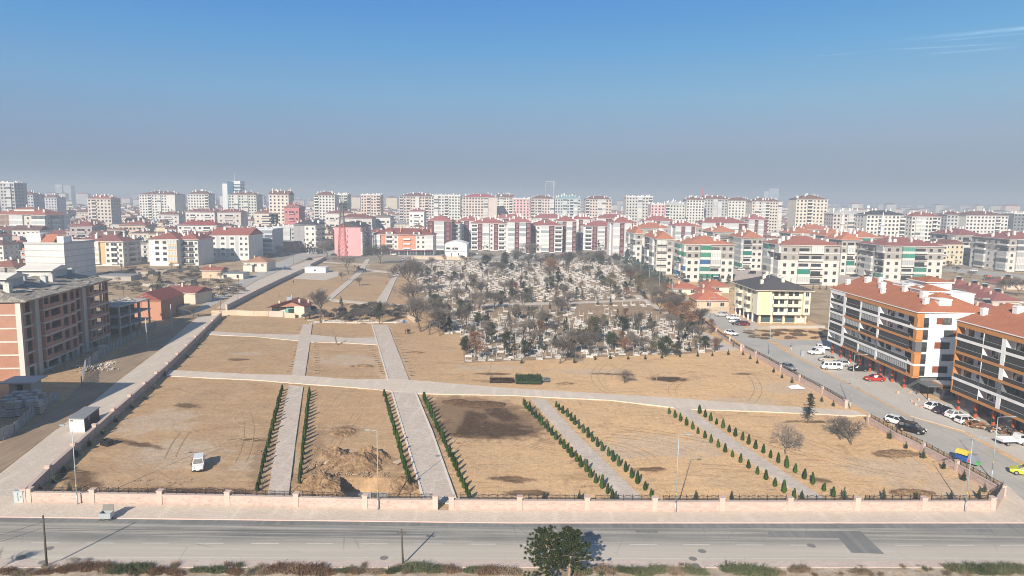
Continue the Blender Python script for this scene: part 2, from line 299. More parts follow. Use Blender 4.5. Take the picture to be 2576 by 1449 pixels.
    n_clod = t.noise(t.map(p, (1.6, 0.8, 1), (0, 0, R(25))), 2.0, 5, 0.75); c = t.mix(t.ramp(n_clod, 0.50, 0.30, 0.0, 0.55), c, (0.22, 0.14, 0.08)); c = t.mix(t.ramp(n_clod, 0.56, 0.76, 0.0, 0.55), c, (0.70, 0.55, 0.38))
    t.color(c)
    t.bump(t.math('ADD', t.math('MULTIPLY', n_fine, 0.5), t.math('ADD', t.math('MULTIPLY', n_mid, 0.7), t.math('MULTIPLY', stretch, 0.25))), 0.55, 0.28); return t.m
PIT = [G(858, 1246), G(972, 1250), G(990, 1205), G(858, 1205)]
def inside(p, poly):
    r = False
    for i in range(len(poly)):
        a, b = poly[i], poly[i - 1]
        if (a[1] > p[1]) != (b[1] > p[1]) and p[0] < (b[0] - a[0]) * (p[1] - a[1]) / (b[1] - a[1]) + a[0]: r = not r
    return r
PLOT = [G(*q) for q in ((70, 1258), (1100, 1280), (1700, 1284), (2497, 1284), (2504, 1245), (2398, 1183), (2313, 1137), (2176, 1062), (2009, 959), (1865, 884), (1700, 893), (1500, 900), (1168, 915), (1160, 835), (1040, 790), (560, 797), (421, 933), (289, 1052), (127, 1200))]
EX0, EX1, EY0, EY1, EST = -112.0, 100.0, 81.0, 341.0, 0.8
def ez(x, y):
    if not (EX0 < x < EX1 and EY0 < y < EY1): return 0.0
    z = 0.0
    if inside((x, y), PLOT):
        z = 0.10 * mnoise.noise((x * 0.12, y * 0.12, 0)) + 0.07 * mnoise.noise((x * 0.45, y * 0.45, 3)) + 0.04 * mnoise.noise((x * 1.1, y * 1.1, 8)) - 0.03
        for (px, py, rx, ry, h) in MOUNDS:
            c = G(px, py); d = math.hypot((x - c.x) / rx, (y - c.y) / ry)
            if d < 1.3: z += h * max(0, math.cos(min(d, 1) * math.pi / 2)) * (1 + 0.5 * mnoise.noise((x * 0.8, y * 0.8, 5))) + (0.14 * mnoise.noise((x * 1.7, y * 1.7, 2)) if d < 1 else 0)
        if inside((x, y), PIT): z = -1.7
    return z
MOUNDS = [(880, 1172, 5.0, 3.4, .5), (925, 1155, 3.2, 2.4, .5), (835, 1150, 2.4, 2.6, 0.7), (800, 1208, 4.2, 3.8, .4), (830, 1235, 3.0, 1.8, .3), (1005, 1222, 2.6, 2.6, 0.3), (865, 1085, 3.0, 3.0, 0.25)]
def build_earth():
    nx, ny = int((EX1 - EX0) / EST), int((EY1 - EY0) / EST); b = MB()
    for j in range(ny + 1):
        for i in range(nx + 1):
            x, y = EX0 + (EX1 - EX0) * i / nx, EY0 + (EY1 - EY0) * j / ny
            b.v.append((x, y, 0.0 if i in (0, nx) or j in (0, ny) else ez(x, y)))
    for j in range(ny):
        for i in range(nx):
            a = j * (nx + 1) + i; b.f.append((a, a + 1, a + nx + 2, a + nx + 1)); b.m.append(0)
    struct(b.build('earth_ground', earth_material(), None, True))
    t = NT('town_ground', 0.95, 0.1); p = t.pos(); n = t.noise(p, 0.02, 5, 0.65); n2 = t.noise(p, 0.11, 5, 0.6)
    c = t.mix(t.ramp(n, 0.4, 0.6), (0.31, 0.265, 0.21), (0.25, 0.225, 0.19)); spy = t.N('ShaderNodeSeparateXYZ'); t.L(p, spy.inputs[0]); c = t.mix(t.ramp(spy.outputs[1], 440, 400), c, t.mix(t.ramp(n2, .4, .62), (.42, .315, .20), (.30, .215, .135))); t.color(c)
    g = MB(); B = 12000.0; ys = (-400.0, EY0, EY1, B); xs = (-B, EX0, EX1, B)
    for j in range(3):
        for i in range(3):
            if i == 1 and j == 1: continue
            g.add([(xs[i], ys[j], 0), (xs[i + 1], ys[j], 0), (xs[i + 1], ys[j + 1], 0), (xs[i], ys[j + 1], 0)], [(0, 1, 2, 3)])
    struct(g.build('ground', t.m))
build_earth()
def cobble(name, c1, c2, sc=2.2, joints=True, dirt=0.4):
    t = NT(name, 0.9, 0.2); p = t.pos(); v = t.N('ShaderNodeTexVoronoi'); v.inputs['Scale'].default_value = sc; t.L(p, v.inputs['Vector'])
    n = t.noise(p, 0.22, 5, 0.62); n2 = t.noise(p, 1.3, 5, 0.7); st = t.noise(t.map(p, (0.7, 0.10, 1), (0, 0, R(-12))), 1.0, 4)
    sp = t.N('ShaderNodeSeparateXYZ'); t.L(v.outputs['Color'], sp.inputs[0])
    c = t.mix(sp.outputs[0], c1, c2); c = t.mix(t.ramp(n, 0.38, 0.68, 0, dirt), c, (0.44, 0.37, 0.29)); c = t.mix(t.ramp(n2, 0.5, 0.85, 0, 0.3), c, c_mul(c1, 0.66)); c = t.mix(t.ramp(st, 0.5, 0.7, 0, 0.4), c, c_mul(c2, 1.18))
    t.color(c)
    if joints: t.bump(v.outputs['Distance'], 0.5, 0.05)
    return t.m
def sheet(name, pts, z, mat, z0=-0.3, kind='structure'):
    poly = [G(*q) if not isinstance(q, Vector) else q for q in pts]
    o = MB().prism([(q.x, q.y) for q in poly], z0, z, 0).build(name, mat); return tag(o, kind=kind)
MT_cob = cobble('cobbled_path', (0.46, 0.39, 0.33), (0.57, 0.49, 0.42))
MT_cob2 = cobble('pale_paving', (0.56, 0.475, 0.39), (0.62, 0.53, 0.44), 3.0, True, 0.3)
MT_lane = cobble('grey_paving', (0.50, 0.435, 0.365), (0.57, 0.50, 0.425), 3.0, True, 0.4)
MT_pink = cobble('pink_paving', (0.47, 0.385, 0.34), (0.54, 0.45, 0.40), 3.0, True, 0.3)
def road_material(name, c, c2, dust, v_lo=None, v_hi=None):
    t = NT(name, 0.88, 0.25); p = t.pos(); n = t.noise(p, 0.12, 4); n2 = t.noise(p, 2.5, 5, 0.7); st = t.noise(t.map(p, (0.035, 1.4, 1), (0, 0, R(-1.2))) if v_lo is not None else t.map(p, (1.2, 0.03, 1), (0, 0, R(2))), 1.0, 5, 0.6)
    col = t.mix(t.ramp(n, 0.35, 0.65), c, c2); col = t.mix(t.ramp(st, 0.42, 0.68, 0, 0.55), col, dust); col = t.mix(t.ramp(n2, 0.45, 0.75, 0, 0.3), col, c_mul(c, 0.75))
    if v_lo is not None:        # wind-blown dust lies on the lane nearer the verge
        sp = t.N('ShaderNodeSeparateXYZ'); t.L(p, sp.inputs[0]); v = t.math('SUBTRACT', sp.outputs[1], t.math('MULTIPLY', sp.outputs[0], 0.02))
        col = t.mix(t.ramp(t.math('ADD', v, t.math('MULTIPLY', t.math('SUBTRACT', st, 0.5), 3.0)), v_hi, v_lo, 0, 0.72), col, dust)
        col = t.mix(t.ramp(t.math('ADD', v, t.math('MULTIPLY', t.math('SUBTRACT', st, 0.5), 0.5)), v_lo - 1.4, v_lo - 2.6, 0, 0.35), col, (0.50, 0.42, 0.34))
    n4 = t.noise(p, .9, 4, .75); col = t.mix(t.ramp(n4, .68, .78, 0, .45), col, c_mul(c, .55)); ck = t.N('ShaderNodeTexVoronoi', feature='DISTANCE_TO_EDGE'); ck.inputs['Scale'].default_value = .16; t.L(t.map(p, (1, 1, 0)), ck.inputs['Vector'])
    col = t.mix(t.math('MULTIPLY', t.ramp(ck.outputs['Distance'], .012, .004), t.ramp(n, .5, .62, 0, .3)), col, c_mul(c, .5))
    t.color(col); t.bump(n2, 0.2, 0.02); return t.m
MT_road = road_material('asphalt', (0.20, 0.198, 0.182), (0.25, 0.245, 0.225), (0.54, 0.485, 0.405), 72.3, 74.8)
MT_new = road_material('dark_asphalt', (0.165, 0.166, 0.16), (0.205, 0.206, 0.198), (0.27, 0.265, 0.245), None)
MT_road2 = road_material('grey_asphalt', (0.36, 0.345, 0.315), (0.42, 0.40, 0.365), (0.46, 0.43, 0.385), None)
MT_apron = road_material('pale_apron', (0.45, 0.42, 0.375), (0.51, 0.475, 0.425), (0.52, 0.475, 0.42), None)
MT_dirt = road_material('dirt_track', (0.25, 0.18, 0.12), (0.31, 0.23, 0.155), (0.40, 0.32, 0.235), None)
MT_kerb = wall((0.62, 0.58, 0.54), key='kerb')
MT_line = plain((0.52, 0.50, 0.455), 0.8, 0, 'road_paint', 0.2, 0.3)
E = Vector
# front road, along x
def line_y(x, y0=78.65, s=0.016): return y0 + s * x
far_edge = [E((x, 78.62 + (0.028 if x > 0 else 0.003) * x)) for x in (-140, -60, -30, 0, 30, 65, 150)]
near_edge = [E((x, 69.75 + 0.024 * x)) for x in (-140, -60, 0, 60, 150)]
sheet('road', far_edge + near_edge[::-1], 0.02, MT_road)
sheet('road_repair', far_edge + [E((q.x, q.y - 1.05 - 0.25 * (q.x > 10))) for q in far_edge[::-1]], 0.026, MT_new, 0.0)
for i, pts in enumerate(([(1402, 1334), (1490, 1334), (1497, 1350), (1404, 1350)], [(1598, 1334), (1655, 1334), (1655, 1341), (1600, 1340)], [(1932, 1337), (2164, 1336), (2225, 1394), (2142, 1391), (2110, 1354), (1932, 1352)], [(2428, 1332), (2493, 1332), (2500, 1338), (2440, 1339)])):
    sheet('road_patch', pts, 0.0262 + 0.0002 * i, MT_new, 0.0)
for k in range(-12, 22):
    x = k * 6.15 + 1.6; y = 73.55 + 0.02 * x
    tag(MB().prism([(x, y - .07), (x + 3.1, y - .07 + .06), (x + 3.1, y + .07 + .06), (x, y + .07)], 0.0, 0.0245).build('road_marking', MT_line), kind='structure')
tag(MB().prism([(-120, 70.45 - 2.6), (120, 70.45 + 2.6), (120, 70.56 + 2.6), (-120, 70.56 - 2.6)], 0, 0.0242).build('road_marking', MT_line), kind='structure')
# pavement in front of the wall, raised on a kerb
wf = [G(*q) for q in ((60, 1266), (644, 1276), (1100, 1285), (1700, 1290), (2500, 1289))]
sheet('pavement', far_edge[1:6] + [E((150, 83))] + [E((150, 92)), G(2576, 1262), G(2540, 1228), G(2519, 1222), G(2480, 1280)] + wf[::-1][1:] + [G(40, 1250), E((-70, 84)), E((-140, 84)), E((-140, 78))], 0.13, MT_cob2)
sheet('kerb', [E((q.x, q.y + 0.12)) for q in far_edge] + [E((q.x, q.y - 0.04)) for q in far_edge[::-1]], 0.145, wall((0.60, 0.44, 0.39), key='pinkkerb'))
sheet('near_pavement', near_edge + [E((q.x, q.y - 1.35)) for q in near_edge[::-1]], 0.13, MT_pink)
def verge():
    t = NT('verge_soil', 0.95, 0.1); p = t.pos(); n = t.noise(p, 0.5, 6, 0.7); n2 = t.noise(p, 2.4, 5, 0.7)
    c = t.mix(t.ramp(n, 0.35, 0.65), (0.36, 0.28, 0.20), (0.46, 0.39, 0.31)); t.color(t.mix(t.ramp(n2, 0.45, 0.7, 0, 0.5), c, (0.17, 0.12, 0.08))); t.bump(n2, 0.6, 0.1)
    b = MB(); nx, ny = 260, 26
    for j in range(ny + 1):
        for i in range(nx + 1):
            x = -75 + 150 * i / nx; y = 68.4 + 0.024 * x - 13 * j / ny
            b.v.append((x, y, 0.06 + (0.16 * mnoise.noise((x * .5, y * .5, 1)) + 0.1 * mnoise.noise((x * 1.7, y * 1.7, 4)) if j else 0)))
    for j in range(ny):
        for i in range(nx):
            a = j * (nx + 1) + i; b.f.append((a, a + nx + 1, a + nx + 2, a + 1)); b.m.append(0)
    struct(b.build('verge', t.m, None, True))
verge()
# lane outside the left wall, dirt track beyond it
sheet('lane', [(-60, 1305), (-60, 1225), (0, 1193), (132, 1089), (222, 1022), (307, 952), (410, 875), (470, 820), (495, 800), (545, 793), (515, 835), (440, 905), (360, 972), (300, 1027), (231, 1082), (60, 1240), (30, 1262)], 0.09, MT_lane)
sheet('dirt_track', [(-60, 1215), (-60, 1150), (60, 1083), (160, 1010), (222, 950), (330, 870), (420, 822), (470, 790), (500, 778), (500, 795), (468, 818), (408, 873), (303, 952), (218, 1022), (130, 1089), (0, 1190)], 0.03, MT_dirt)
sheet('north_lane', [(545, 775), (572, 776), (644, 737), (764, 678), (820, 645), (790, 650), (700, 683), (644, 708), (590, 742)], 0.09, MT_lane)
sheet('side_street', [(480, 788), (520, 779), (644, 706), (780, 647), (880, 636), (880, 626), (760, 634), (700, 660), (600, 707), (505, 770)], 0.05, MT_road2)
# plot paths with kerbs
def path(name, left, right, z, mat, kerb=(0, 0)):
    sheet(name, left + right[::-1], z, mat)
    for pts, on in ((left, kerb[0]), (right, kerb[1])):
        if not on: continue
        g = [G(*q) for q in pts]; k = MB()
        for a, b in zip(g, g[1:]):
            d = (b - a).normalized(); nrm = E((-d.y, d.x)) * 0.13; k.prism([tuple(a - nrm), tuple(b - nrm), tuple(b + nrm), tuple(a + nrm)], -0.2, z + 0.11)
        struct(k.build('kerb', MT_kerb))
path('cobbled_path', [(673, 1250), (700, 1092), (727, 970)], [(726, 1250), (746, 1092), (763, 974)], 0.15, MT_cob, (0, 0))
path('cobbled_path', [(734, 946), (751, 857), (762, 817)], [(767, 948), (780, 860), (785, 817)], 0.15, MT_cob, (0, 0))
path('main_path', [(1068, 1265), (1016, 1089), (986, 986)], [(1150, 1268), (1087, 1089), (1046, 990)], 0.13, MT_cob, (1, 1))
path('main_path', [(976, 956), (939, 827), (936, 818)], [(1030, 959), (977, 822), (974, 818)], 0.13, MT_cob, (1, 0))
path('cross_path', [(417, 947), (644, 957), (724, 964), (894, 976), (984, 985), (1046, 991), (1288, 996), (1538, 1008), (1728, 1030), (1932, 1037), (2140, 1047), (2180, 1046)], [(427, 932), (644, 943), (731, 944), (894, 956), (976, 954), (1030, 957), (1288, 978), (1663, 1000), (1932, 1021), (2150, 1034)][:], 0.134, MT_cob2)
path('cross_path', [(518, 842), (644, 848), (751, 858), (779, 861), (860, 863), (949, 868)], [(526, 834), (644, 841), (754, 843), (784, 843), (869, 851), (945, 850)], 0.137, MT_lane)
path('diagonal_path', [(1560, 1259), (1408, 1087), (1335, 1004)], [(1622, 1261), (1450, 1092), (1371, 1004)], 0.13, MT_cob)
path('diagonal_path', [(2030, 1259), (1932, 1193), (1778, 1088), (1690, 1023)], [(2082, 1261), (1932, 1162), (1815, 1086), (1728, 1024)], 0.13, MT_cob)
path('north_path', [(815, 755), (894, 689), (921, 652)], [(832, 755), (909, 689), (931, 652)], 0.10, MT_lane, (0, 1))
path('north_path', [(936, 774), (1004, 672), (1014, 652)], [(968, 768), (994, 706), (1030, 652)], 0.10, MT_lane, (0, 1))
sheet('north_path', [(915, 676), (1010, 687), (1010, 690), (912, 680)], 0.105, MT_lane); sheet('north_path', [(830, 752), (940, 762), (1060, 770), (1060, 774), (940, 767), (828, 757)], 0.106, MT_lane)
sheet('gravel_yard', [(738, 700), (820, 705), (852, 694), (852, 684), (800, 681), (760, 686)], 0.06, MT_lane); sheet('north_path', [(815, 658), (930, 665), (930, 667), (812, 661)], 0.107, MT_lane)
# streets on the right
sheet('street', [(2576, 1262), (2537, 1226), (2510, 1210), (2404, 1156), (2322, 1110), (2258, 1076), (2180, 1036), (2128, 1006), (2010, 942), (1932, 900), (1872, 868), (1790, 812), (1690, 735), (1610, 690), (1545, 640), (1565, 640), (1640, 690), (1762, 777), (1815, 790), (1900, 838), (1974, 883), (2112, 955), (2182, 992), (2282, 1047), (2427, 1091), (2576, 1174), (2700, 1225), (2700, 1290)], 0.03, MT_road2)
sheet('car_park', [(1985, 884), (2112, 951), (2182, 988), (2290, 1047), (2427, 1086), (2600, 1176), (2700, 1200), (2700, 1100), (2470, 1040), (2330, 1000), (2090, 882), (2080, 872), (2000, 868)], 0.10, MT_apron)
sheet('side_street', [(1905, 836), (1960, 856), (2090, 856), (2330, 858), (2330, 868), (2080, 872), (1990, 880)], 0.035, MT_road2)
sheet('inner_pavement', [(1768, 780), (1833, 786), (1905, 815), (1905, 832), (1815, 792)], 0.12, MT_pink)
sheet('parking_court', [(2090, 655), (2150, 655), (2215, 718), (2112, 722)], 0.06, MT_pink); sheet('parking_court', [(1842, 675), (1905, 675), (1962, 716), (1850, 716)], 0.06, MT_pink)
sheet('pavement', [(2380, 672), (2576, 692), (2576, 700), (2440, 690), (2370, 680)], 0.05, MT_road2)
sheet('cemetery_drive', [(1150, 767), (1280, 762), (1480, 758), (1620, 752), (1640, 756), (1480, 763), (1280, 769), (1150, 774)], 0.05, MT_lane)
sheet('cemetery_drive', [(1590, 742), (1610, 742), (1700, 800), (1860, 880), (1800, 884), (1755, 840), (1690, 800)], 0.052, MT_lane)
sheet('front_street', [(1000, 645), (1560, 655), (1560, 650), (1000, 640)], 0.04, MT_road2)
sheet('pit_floor', [p for p in PIT], -1.62, wall((0.36, 0.36, 0.35), key='blind'), -1.75)

# wheel tracks left on the plots by the graders
def wheel_tracks():
    r = random.Random(31); mats = [plain((0.41, 0.285, 0.17), .95, 0, 'track_soil', .1, .3), plain((0.52, 0.395, 0.25), .95, 0, 'track_dust', .1, .3)]; n = 0
    while n < 34:
        c = G(r.uniform(150, 2400), r.uniform(830, 1240))
        if not inside(c, PLOT) or (c - G(1215, 1060)).length < 24: continue
        a = r.choice((0.1, 1.4, 1.75, 2.8, 0.6)) + r.gauss(0, .35); k = r.gauss(0, .03) if r.random() < .92 else r.choice((-1, 1)) * r.uniform(.10, .16); L = r.uniform(9, 34); w = r.uniform(.05, .09); b = MB(); pts = []; p = c.copy()
        for i in range(int(L / .8)):
            if not inside(p, PLOT) or inside(p, PIT): break
            pts.append((p.copy(), a)); p = p + E((math.cos(a), math.sin(a))) * .8; a += k * .8 + r.gauss(0, .012)
        if len(pts) < 8: continue
        for s in (-.75, .75):
            vs = []
            for q, t in pts:
                nn = E((-math.sin(t), math.cos(t)))
                for o in (s - w, s + w): v = q + nn * o; vs.append((v.x, v.y, ez(v.x, v.y) + .035))
            b.add(vs, [(2 * i, 2 * i + 1, 2 * i + 3, 2 * i + 2) for i in range(len(pts) - 1)])
        struct(b.build('wheel_track', mats[n % 3 == 0])); n += 1
wheel_tracks()

def spoil_heaps():
    dk = NT('dark_fresh_soil', .95, .1); dp = dk.pos(); dk.color(dk.mix(dk.noise(dp, 1.5, 5, .7), (.06, .036, .022), (.17, .105, .063)))
    t = NT('spoil_soil', .95, .1); p = t.pos(); n = t.noise(p, .9, 6, .7); n2 = t.noise(p, 4.0, 4, .7); c = t.mix(t.ramp(n, .35, .65), (.17, .105, .06), (.35, .235, .138)); c = t.mix(t.ramp(n2, .48, .66, 0, .7), c, (.10, .062, .037)); t.color(c); t.bump(n2, .9, .15)
    for (px, py, rx, ry, h, rough, lab) in ((890, 1172, 4.6, 3.0, 1.35, 1.3, 'broad heap of excavated soil with boards lying on it'), (932, 1150, 2.8, 1.8, 1.3, 1.5, 'dark ridge of clods behind the broad soil heap'), (808, 1222, 3.9, 3.0, 1.35, 1.9, 'cloddy soil heap between the arborvitae row and the pit'), (838, 1242, 2.4, 1.3, 1.2, 1.2, 'small cloddy heap at the pit edge by the front wall'), (1010, 1222, 2.5, 2.4, 1.0, 1.2, 'loose soil heap beside the arborvitae row right of the pit'), (845, 1148, 2.6, 2.0, .9, 1.0, 'low soil heap behind the stack of boards'), (863, 1088, 2.4, 2.2, .45, .8, 'flat square pile of raked soil in the middle of the plot'), (1210, 1018, 5, 2.2, .7, .8, 'low dark ridge of fresh soil in the dark patch'), (1150, 1012, 3, 1.6, .6, .8, 'small dark ridge of soil beside the arborvitae row'), (914, 921, 2.2, 1.2, .5, .7, 'small brown soil pile in the upper middle plot'), (1045, 888, 1.9, 1.0, .45, .7, 'small brown soil pile near the standing men'), (1422, 966, 1.6, .8, .4, .7, 'small soil pile right of the nursery plants'), (2262, 1140, 3.4, 1.6, .35, .7, 'low grey soil pile near the street wall'), (2295, 1240, 3.2, 1.2, .4, .8, 'low soil pile inside the front wall at the right')):
        P = G(px, py); b = MB(); m = 46; sd = px * .37
        for j in range(m + 1):
            for i in range(m + 1):
                u, v = i / m * 2 - 1, j / m * 2 - 1; x, y = u * rx * 1.15, v * ry * 1.15; d = math.hypot(u, v) * 1.15 + .25 * mnoise.noise((u * 1.7 + sd, v * 1.7, 2)); f = max(0, 1 - d) ** .8
                z = h * f * (1 + .45 * mnoise.noise((x * .6 + sd, y * .6, 1))) + (rough * (.16 * abs(mnoise.noise((x * 1.6 + sd, y * 1.6, 4))) + .10 * mnoise.noise((x * 3.7, y * 3.7 + sd, 7))) if f > 0 else 0)
                q = E((P.x + x, P.y + y)); b.v.append((x, y, -1.95 if inside(q, PIT) else -.25 if f <= 0 else z + .02 + (ez(q.x, q.y) if not inside(q, PIT) else 0)))
        for j in range(m):
            for i in range(m): a = j * (m + 1) + i; b.f.append((a, a + 1, a + m + 2, a + m + 1)); b.m.append(0)
        o = b.build('soil_heap', dk.m if 'dark' in lab and px > 1000 else t.m); o.location = (P.x, P.y, 0); tag(o, lab, 'soil heap')
spoil_heaps()
# ------------------------------------------------------------------ boundary walls with railings
M_stone = stone_wall(); M_cope = wall((0.47, 0.375, 0.33), key='cope'); M_rail = plain((0.028, 0.027, 0.028), 0.5, 0.2, 'wrought_iron')
M_pier = wall((0.52, 0.40, 0.345), key='pier')
def V2(p): return E((p[0], p[1]))
def fence_panel(root, a, b, z, h=0.62, wavy=True, zb=None):
    a, b = V2(a), V2(b); L = (b - a).length
    if L < 0.4: return
    d = (b - a) / L; k = MB(); n = max(2, round(L / 1.25)); step = L / n; zb = z if zb is None else zb
    P = lambda t, zz: (a.x + d.x * t, a.y + d.y * t, zz + (zb - z) * t / L)
    for i in range(n + 1): k.tube(P(i * step, z), P(i * step, z + h + 0.1), 0.05, n=4)
    for i in range(n):
        pts = []
        for q in range(6):
            u = q / 5; pts.append(P((i + u) * step, z + h * (0.78 + (0.22 * math.sin(u * math.pi) if wavy else 0.15))))
        for p, q in zip(pts, pts[1:]): k.tube(p, q, 0.032, n=4, cap=False)
        k.tube(P(i * step, z + 0.1), P((i + 1) * step, z + 0.1), 0.03, n=4, cap=False); k.tube(P(i * step, z + h * .42), P((i + 1) * step, z + h * .42), 0.024, n=4, cap=False)
        for q in range(1, 8):
            u = q / 8; k.tube(P((i + u) * step, z + 0.08), P((i + u) * step, z + h * (0.84 + (0.22 * math.sin(u * math.pi) if wavy else 0.1))), 0.02, n=3, cap=False)
    k.build('fence_panel', M_rail, root)
def boundary(name, label, pts, h, th, piers, side=1, rail=True, pier_h=0.52, fence_gap=0.75, hs=None, mat=None):
    root = thing(name, label, 'wall', (pts[0].x, pts[0].y)); o = pts[0]; hs = hs or [h] * len(pts)
    L = [V2(p) - o for p in pts]; w = MB(); c = MB()
    def off(i, s):
        ds = []
        if i > 0: ds.append((L[i] - L[i - 1]).normalized())
        if i < len(L) - 1: ds.append((L[i + 1] - L[i]).normalized())
        d = sum(ds, E((0, 0))).normalized(); return L[i] + E((-d.y, d.x)) * s
    for i in range(len(L) - 1):
        for mb, s0, s1, a, b_ in ((w, 0, th * side, -0.2, 0), (c, -0.05 * side, (th + 0.05) * side, 0, 0.12)):
            q = [off(i, s0), off(i + 1, s0), off(i + 1, s1), off(i, s1)]; hh = [hs[i], hs[i + 1], hs[i + 1], hs[i]]
            lo = [(-0.2 if mb is w else x) for x in hh]; hi = [(x if mb is w else x + 0.12) for x in hh]
            mb.add([(q[j].x, q[j].y, lo[j]) for j in range(4)] + [(q[j].x, q[j].y, hi[j]) for j in range(4)], [(3, 2, 1, 0), (4, 5, 6, 7), (0, 1, 5, 4), (1, 2, 6, 5), (2, 3, 7, 6), (3, 0, 4, 7)])
    w.build('stonework', mat or M_stone, root); c.build('coping', M_cope, root)
    # piers at distances along the run
    acc = [0]
    for i in range(len(L) - 1): acc.append(acc[-1] + (L[i + 1] - L[i]).length)
    def at(t, s):
        i = max(j for j in range(len(acc) - 1) if acc[j] <= t + 1e-6) if t > 0 else 0
        d = (L[i + 1] - L[i]).normalized(); u = t - acc[i]; f = u / max(1e-6, acc[i + 1] - acc[i])
        return L[i] + d * u + E((-d.y, d.x)) * s, hs[i] + (hs[i + 1] - hs[i]) * f, d
    for t in piers:
        p, hh, d = at(min(max(t, 0), acc[-1]), th * side / 2); k = MB(); a = math.atan2(d.y, d.x)
        pw = th + 0.16
        k.obox((p.x, p.y, (hh + pier_h) / 2 - .1), (pw, pw, hh + pier_h + .2), a); k.obox((p.x, p.y, hh + pier_h + 0.05), (pw + 0.14, pw + 0.14, 0.1), a)
        k.build('pier', M_pier, root)
    if rail:
        seq = sorted(piers)
        for t0, t1 in zip(seq, seq[1:]):
            cuts = [t0 + fence_gap] + [x for x in acc if t0 + 1 < x < t1 - 1] + [t1 - 0.45]
            for u0, u1 in zip(cuts, cuts[1:]):
                p, h0, _ = at(u0, th * side * 0.72); q, h1, _ = at(u1 - 1e-4, th * side * 0.72); fence_panel(root, p, q, h0 + 0.12, zb=h1 + 0.12)
    return root
def along(pts, px_list):
    out = []; acc = 0
    for p in px_list:
        best = None; acc = 0
        for a, b in zip(pts, pts[1:]):
            d = b - a; t = max(0, min(1, (p - a).dot(d) / d.length_squared)); dist = (a + d * t - p).length
            if best is None or dist < best[0]: best = (dist, acc + t * d.length)
            acc += d.length
        out.append(best[1])
    return out
fl = [(60, 1264), (400, 1269.5), (644, 1274), (951, 1282), (1102, 1283.5)]; fp = [G(*q) for q in fl]
boundary('boundary_wall', 'pink stone boundary wall left of the pedestrian gap, facing the main road', fp, 1.25, 0.5, along(fp, [G(x, 1270) for x in (64, 228, 402, 575, 750, 924, 1098)]))
fl2 = [(1130, 1284), (1700, 1287.5), (2200, 1287), (2504, 1286)]; fp2 = [G(*q) for q in fl2]
boundary('boundary_wall', 'pink stone boundary wall right of the pedestrian gap, facing the main road', fp2, 1.25, 0.5, along(fp2, [G(x, 1286) for x in (1135, 1307, 1477, 1646, 1815, 1986, 2155, 2323, 2496)]), fence_gap=1.1)
cf = [G(2505, 1286), G(2527, 1249)]
rt = boundary('boundary_wall', 'short splayed pink stone wall closing the street corner', cf, 1.25, 0.45, [], rail=False)
q = [(p - cf[0]) for p in cf]; d_ = (q[1] - q[0]).normalized(); nrm_ = E((-d_.y, d_.x)) * 0.3; fence_panel(rt, nrm_ + d_ * .3, q[1] + nrm_ - d_ * .2, 1.37)
rl = [(2517, 1249), (2404, 1185), (2318, 1138), (2250, 1105), (2182, 1064)]; rp = [G(*q) for q in rl]
boundary('boundary_wall', 'stone wall with iron railing along the right street, nearer than the side gate', rp, 1.05, 0.4, along(rp, [G(x, y) for x, y in ((2517, 1249), (2404, 1185), (2320, 1139), (2182, 1064))]), -1, fence_gap=0.5)
rl2 = [(2124, 1026), (2067, 992), (2009, 961), (1962, 935), (1932, 917), (1868, 884)]; rp2 = [G(*q) for q in rl2]
boundary('boundary_wall', 'stone wall with iron railing along the right street, farther than the side gate', rp2, 1.05, 0.4, along(rp2, [G(x, y) for x, y in rl2[:4] + [(1900, 900), (1868, 884)]]), -1, fence_gap=0.5)
rl3 = [(1862, 882), (1800, 838), (1740, 792)]; rp3 = [G(*q) for q in rl3]
boundary('boundary_wall', 'low pale wall with iron railing between the cemetery and the street', rp3, 0.5, 0.35, along(rp3, [G(*q) for q in ((1862, 882), (1832, 862), (1800, 838), (1770, 815), (1740, 792))]), -1, fence_gap=0.4, pier_h=1.2, mat=M_cope)
ll = [(66, 1263), (127, 1202), (190, 1144), (289, 1053), (421, 934), (557, 798)]; lp = [G(*q) for q in ll]
boundary('boundary_wall', 'long stone wall running back along the paved lane', lp, 1.35, 0.45, along(lp, [G(x, y) for x, y in ((66, 1263), (127, 1202), (190, 1144), (243, 1095), (289, 1053), (330, 1016), (366, 983), (396, 956), (424, 931), (449, 906), (472, 883), (494, 861), (517, 838), (536, 819), (557, 798))]), 1, rail=False, pier_h=0.5, mat=M_stone)
ul = [(572, 780), (644, 742), (700, 714), (764, 684)]; up_ = [G(*q) for q in ul]
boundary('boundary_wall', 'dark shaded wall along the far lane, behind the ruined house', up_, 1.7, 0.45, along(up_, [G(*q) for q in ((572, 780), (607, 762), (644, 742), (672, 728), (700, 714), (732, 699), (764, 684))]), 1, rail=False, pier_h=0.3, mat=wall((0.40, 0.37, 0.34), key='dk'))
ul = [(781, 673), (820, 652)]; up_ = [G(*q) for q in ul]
boundary('boundary_wall', 'short far wall beyond the white flat-roofed hut', up_, 1.7, 0.45, [], 1, rail=False, mat=wall((0.40, 0.37, 0.34), key='dk'))
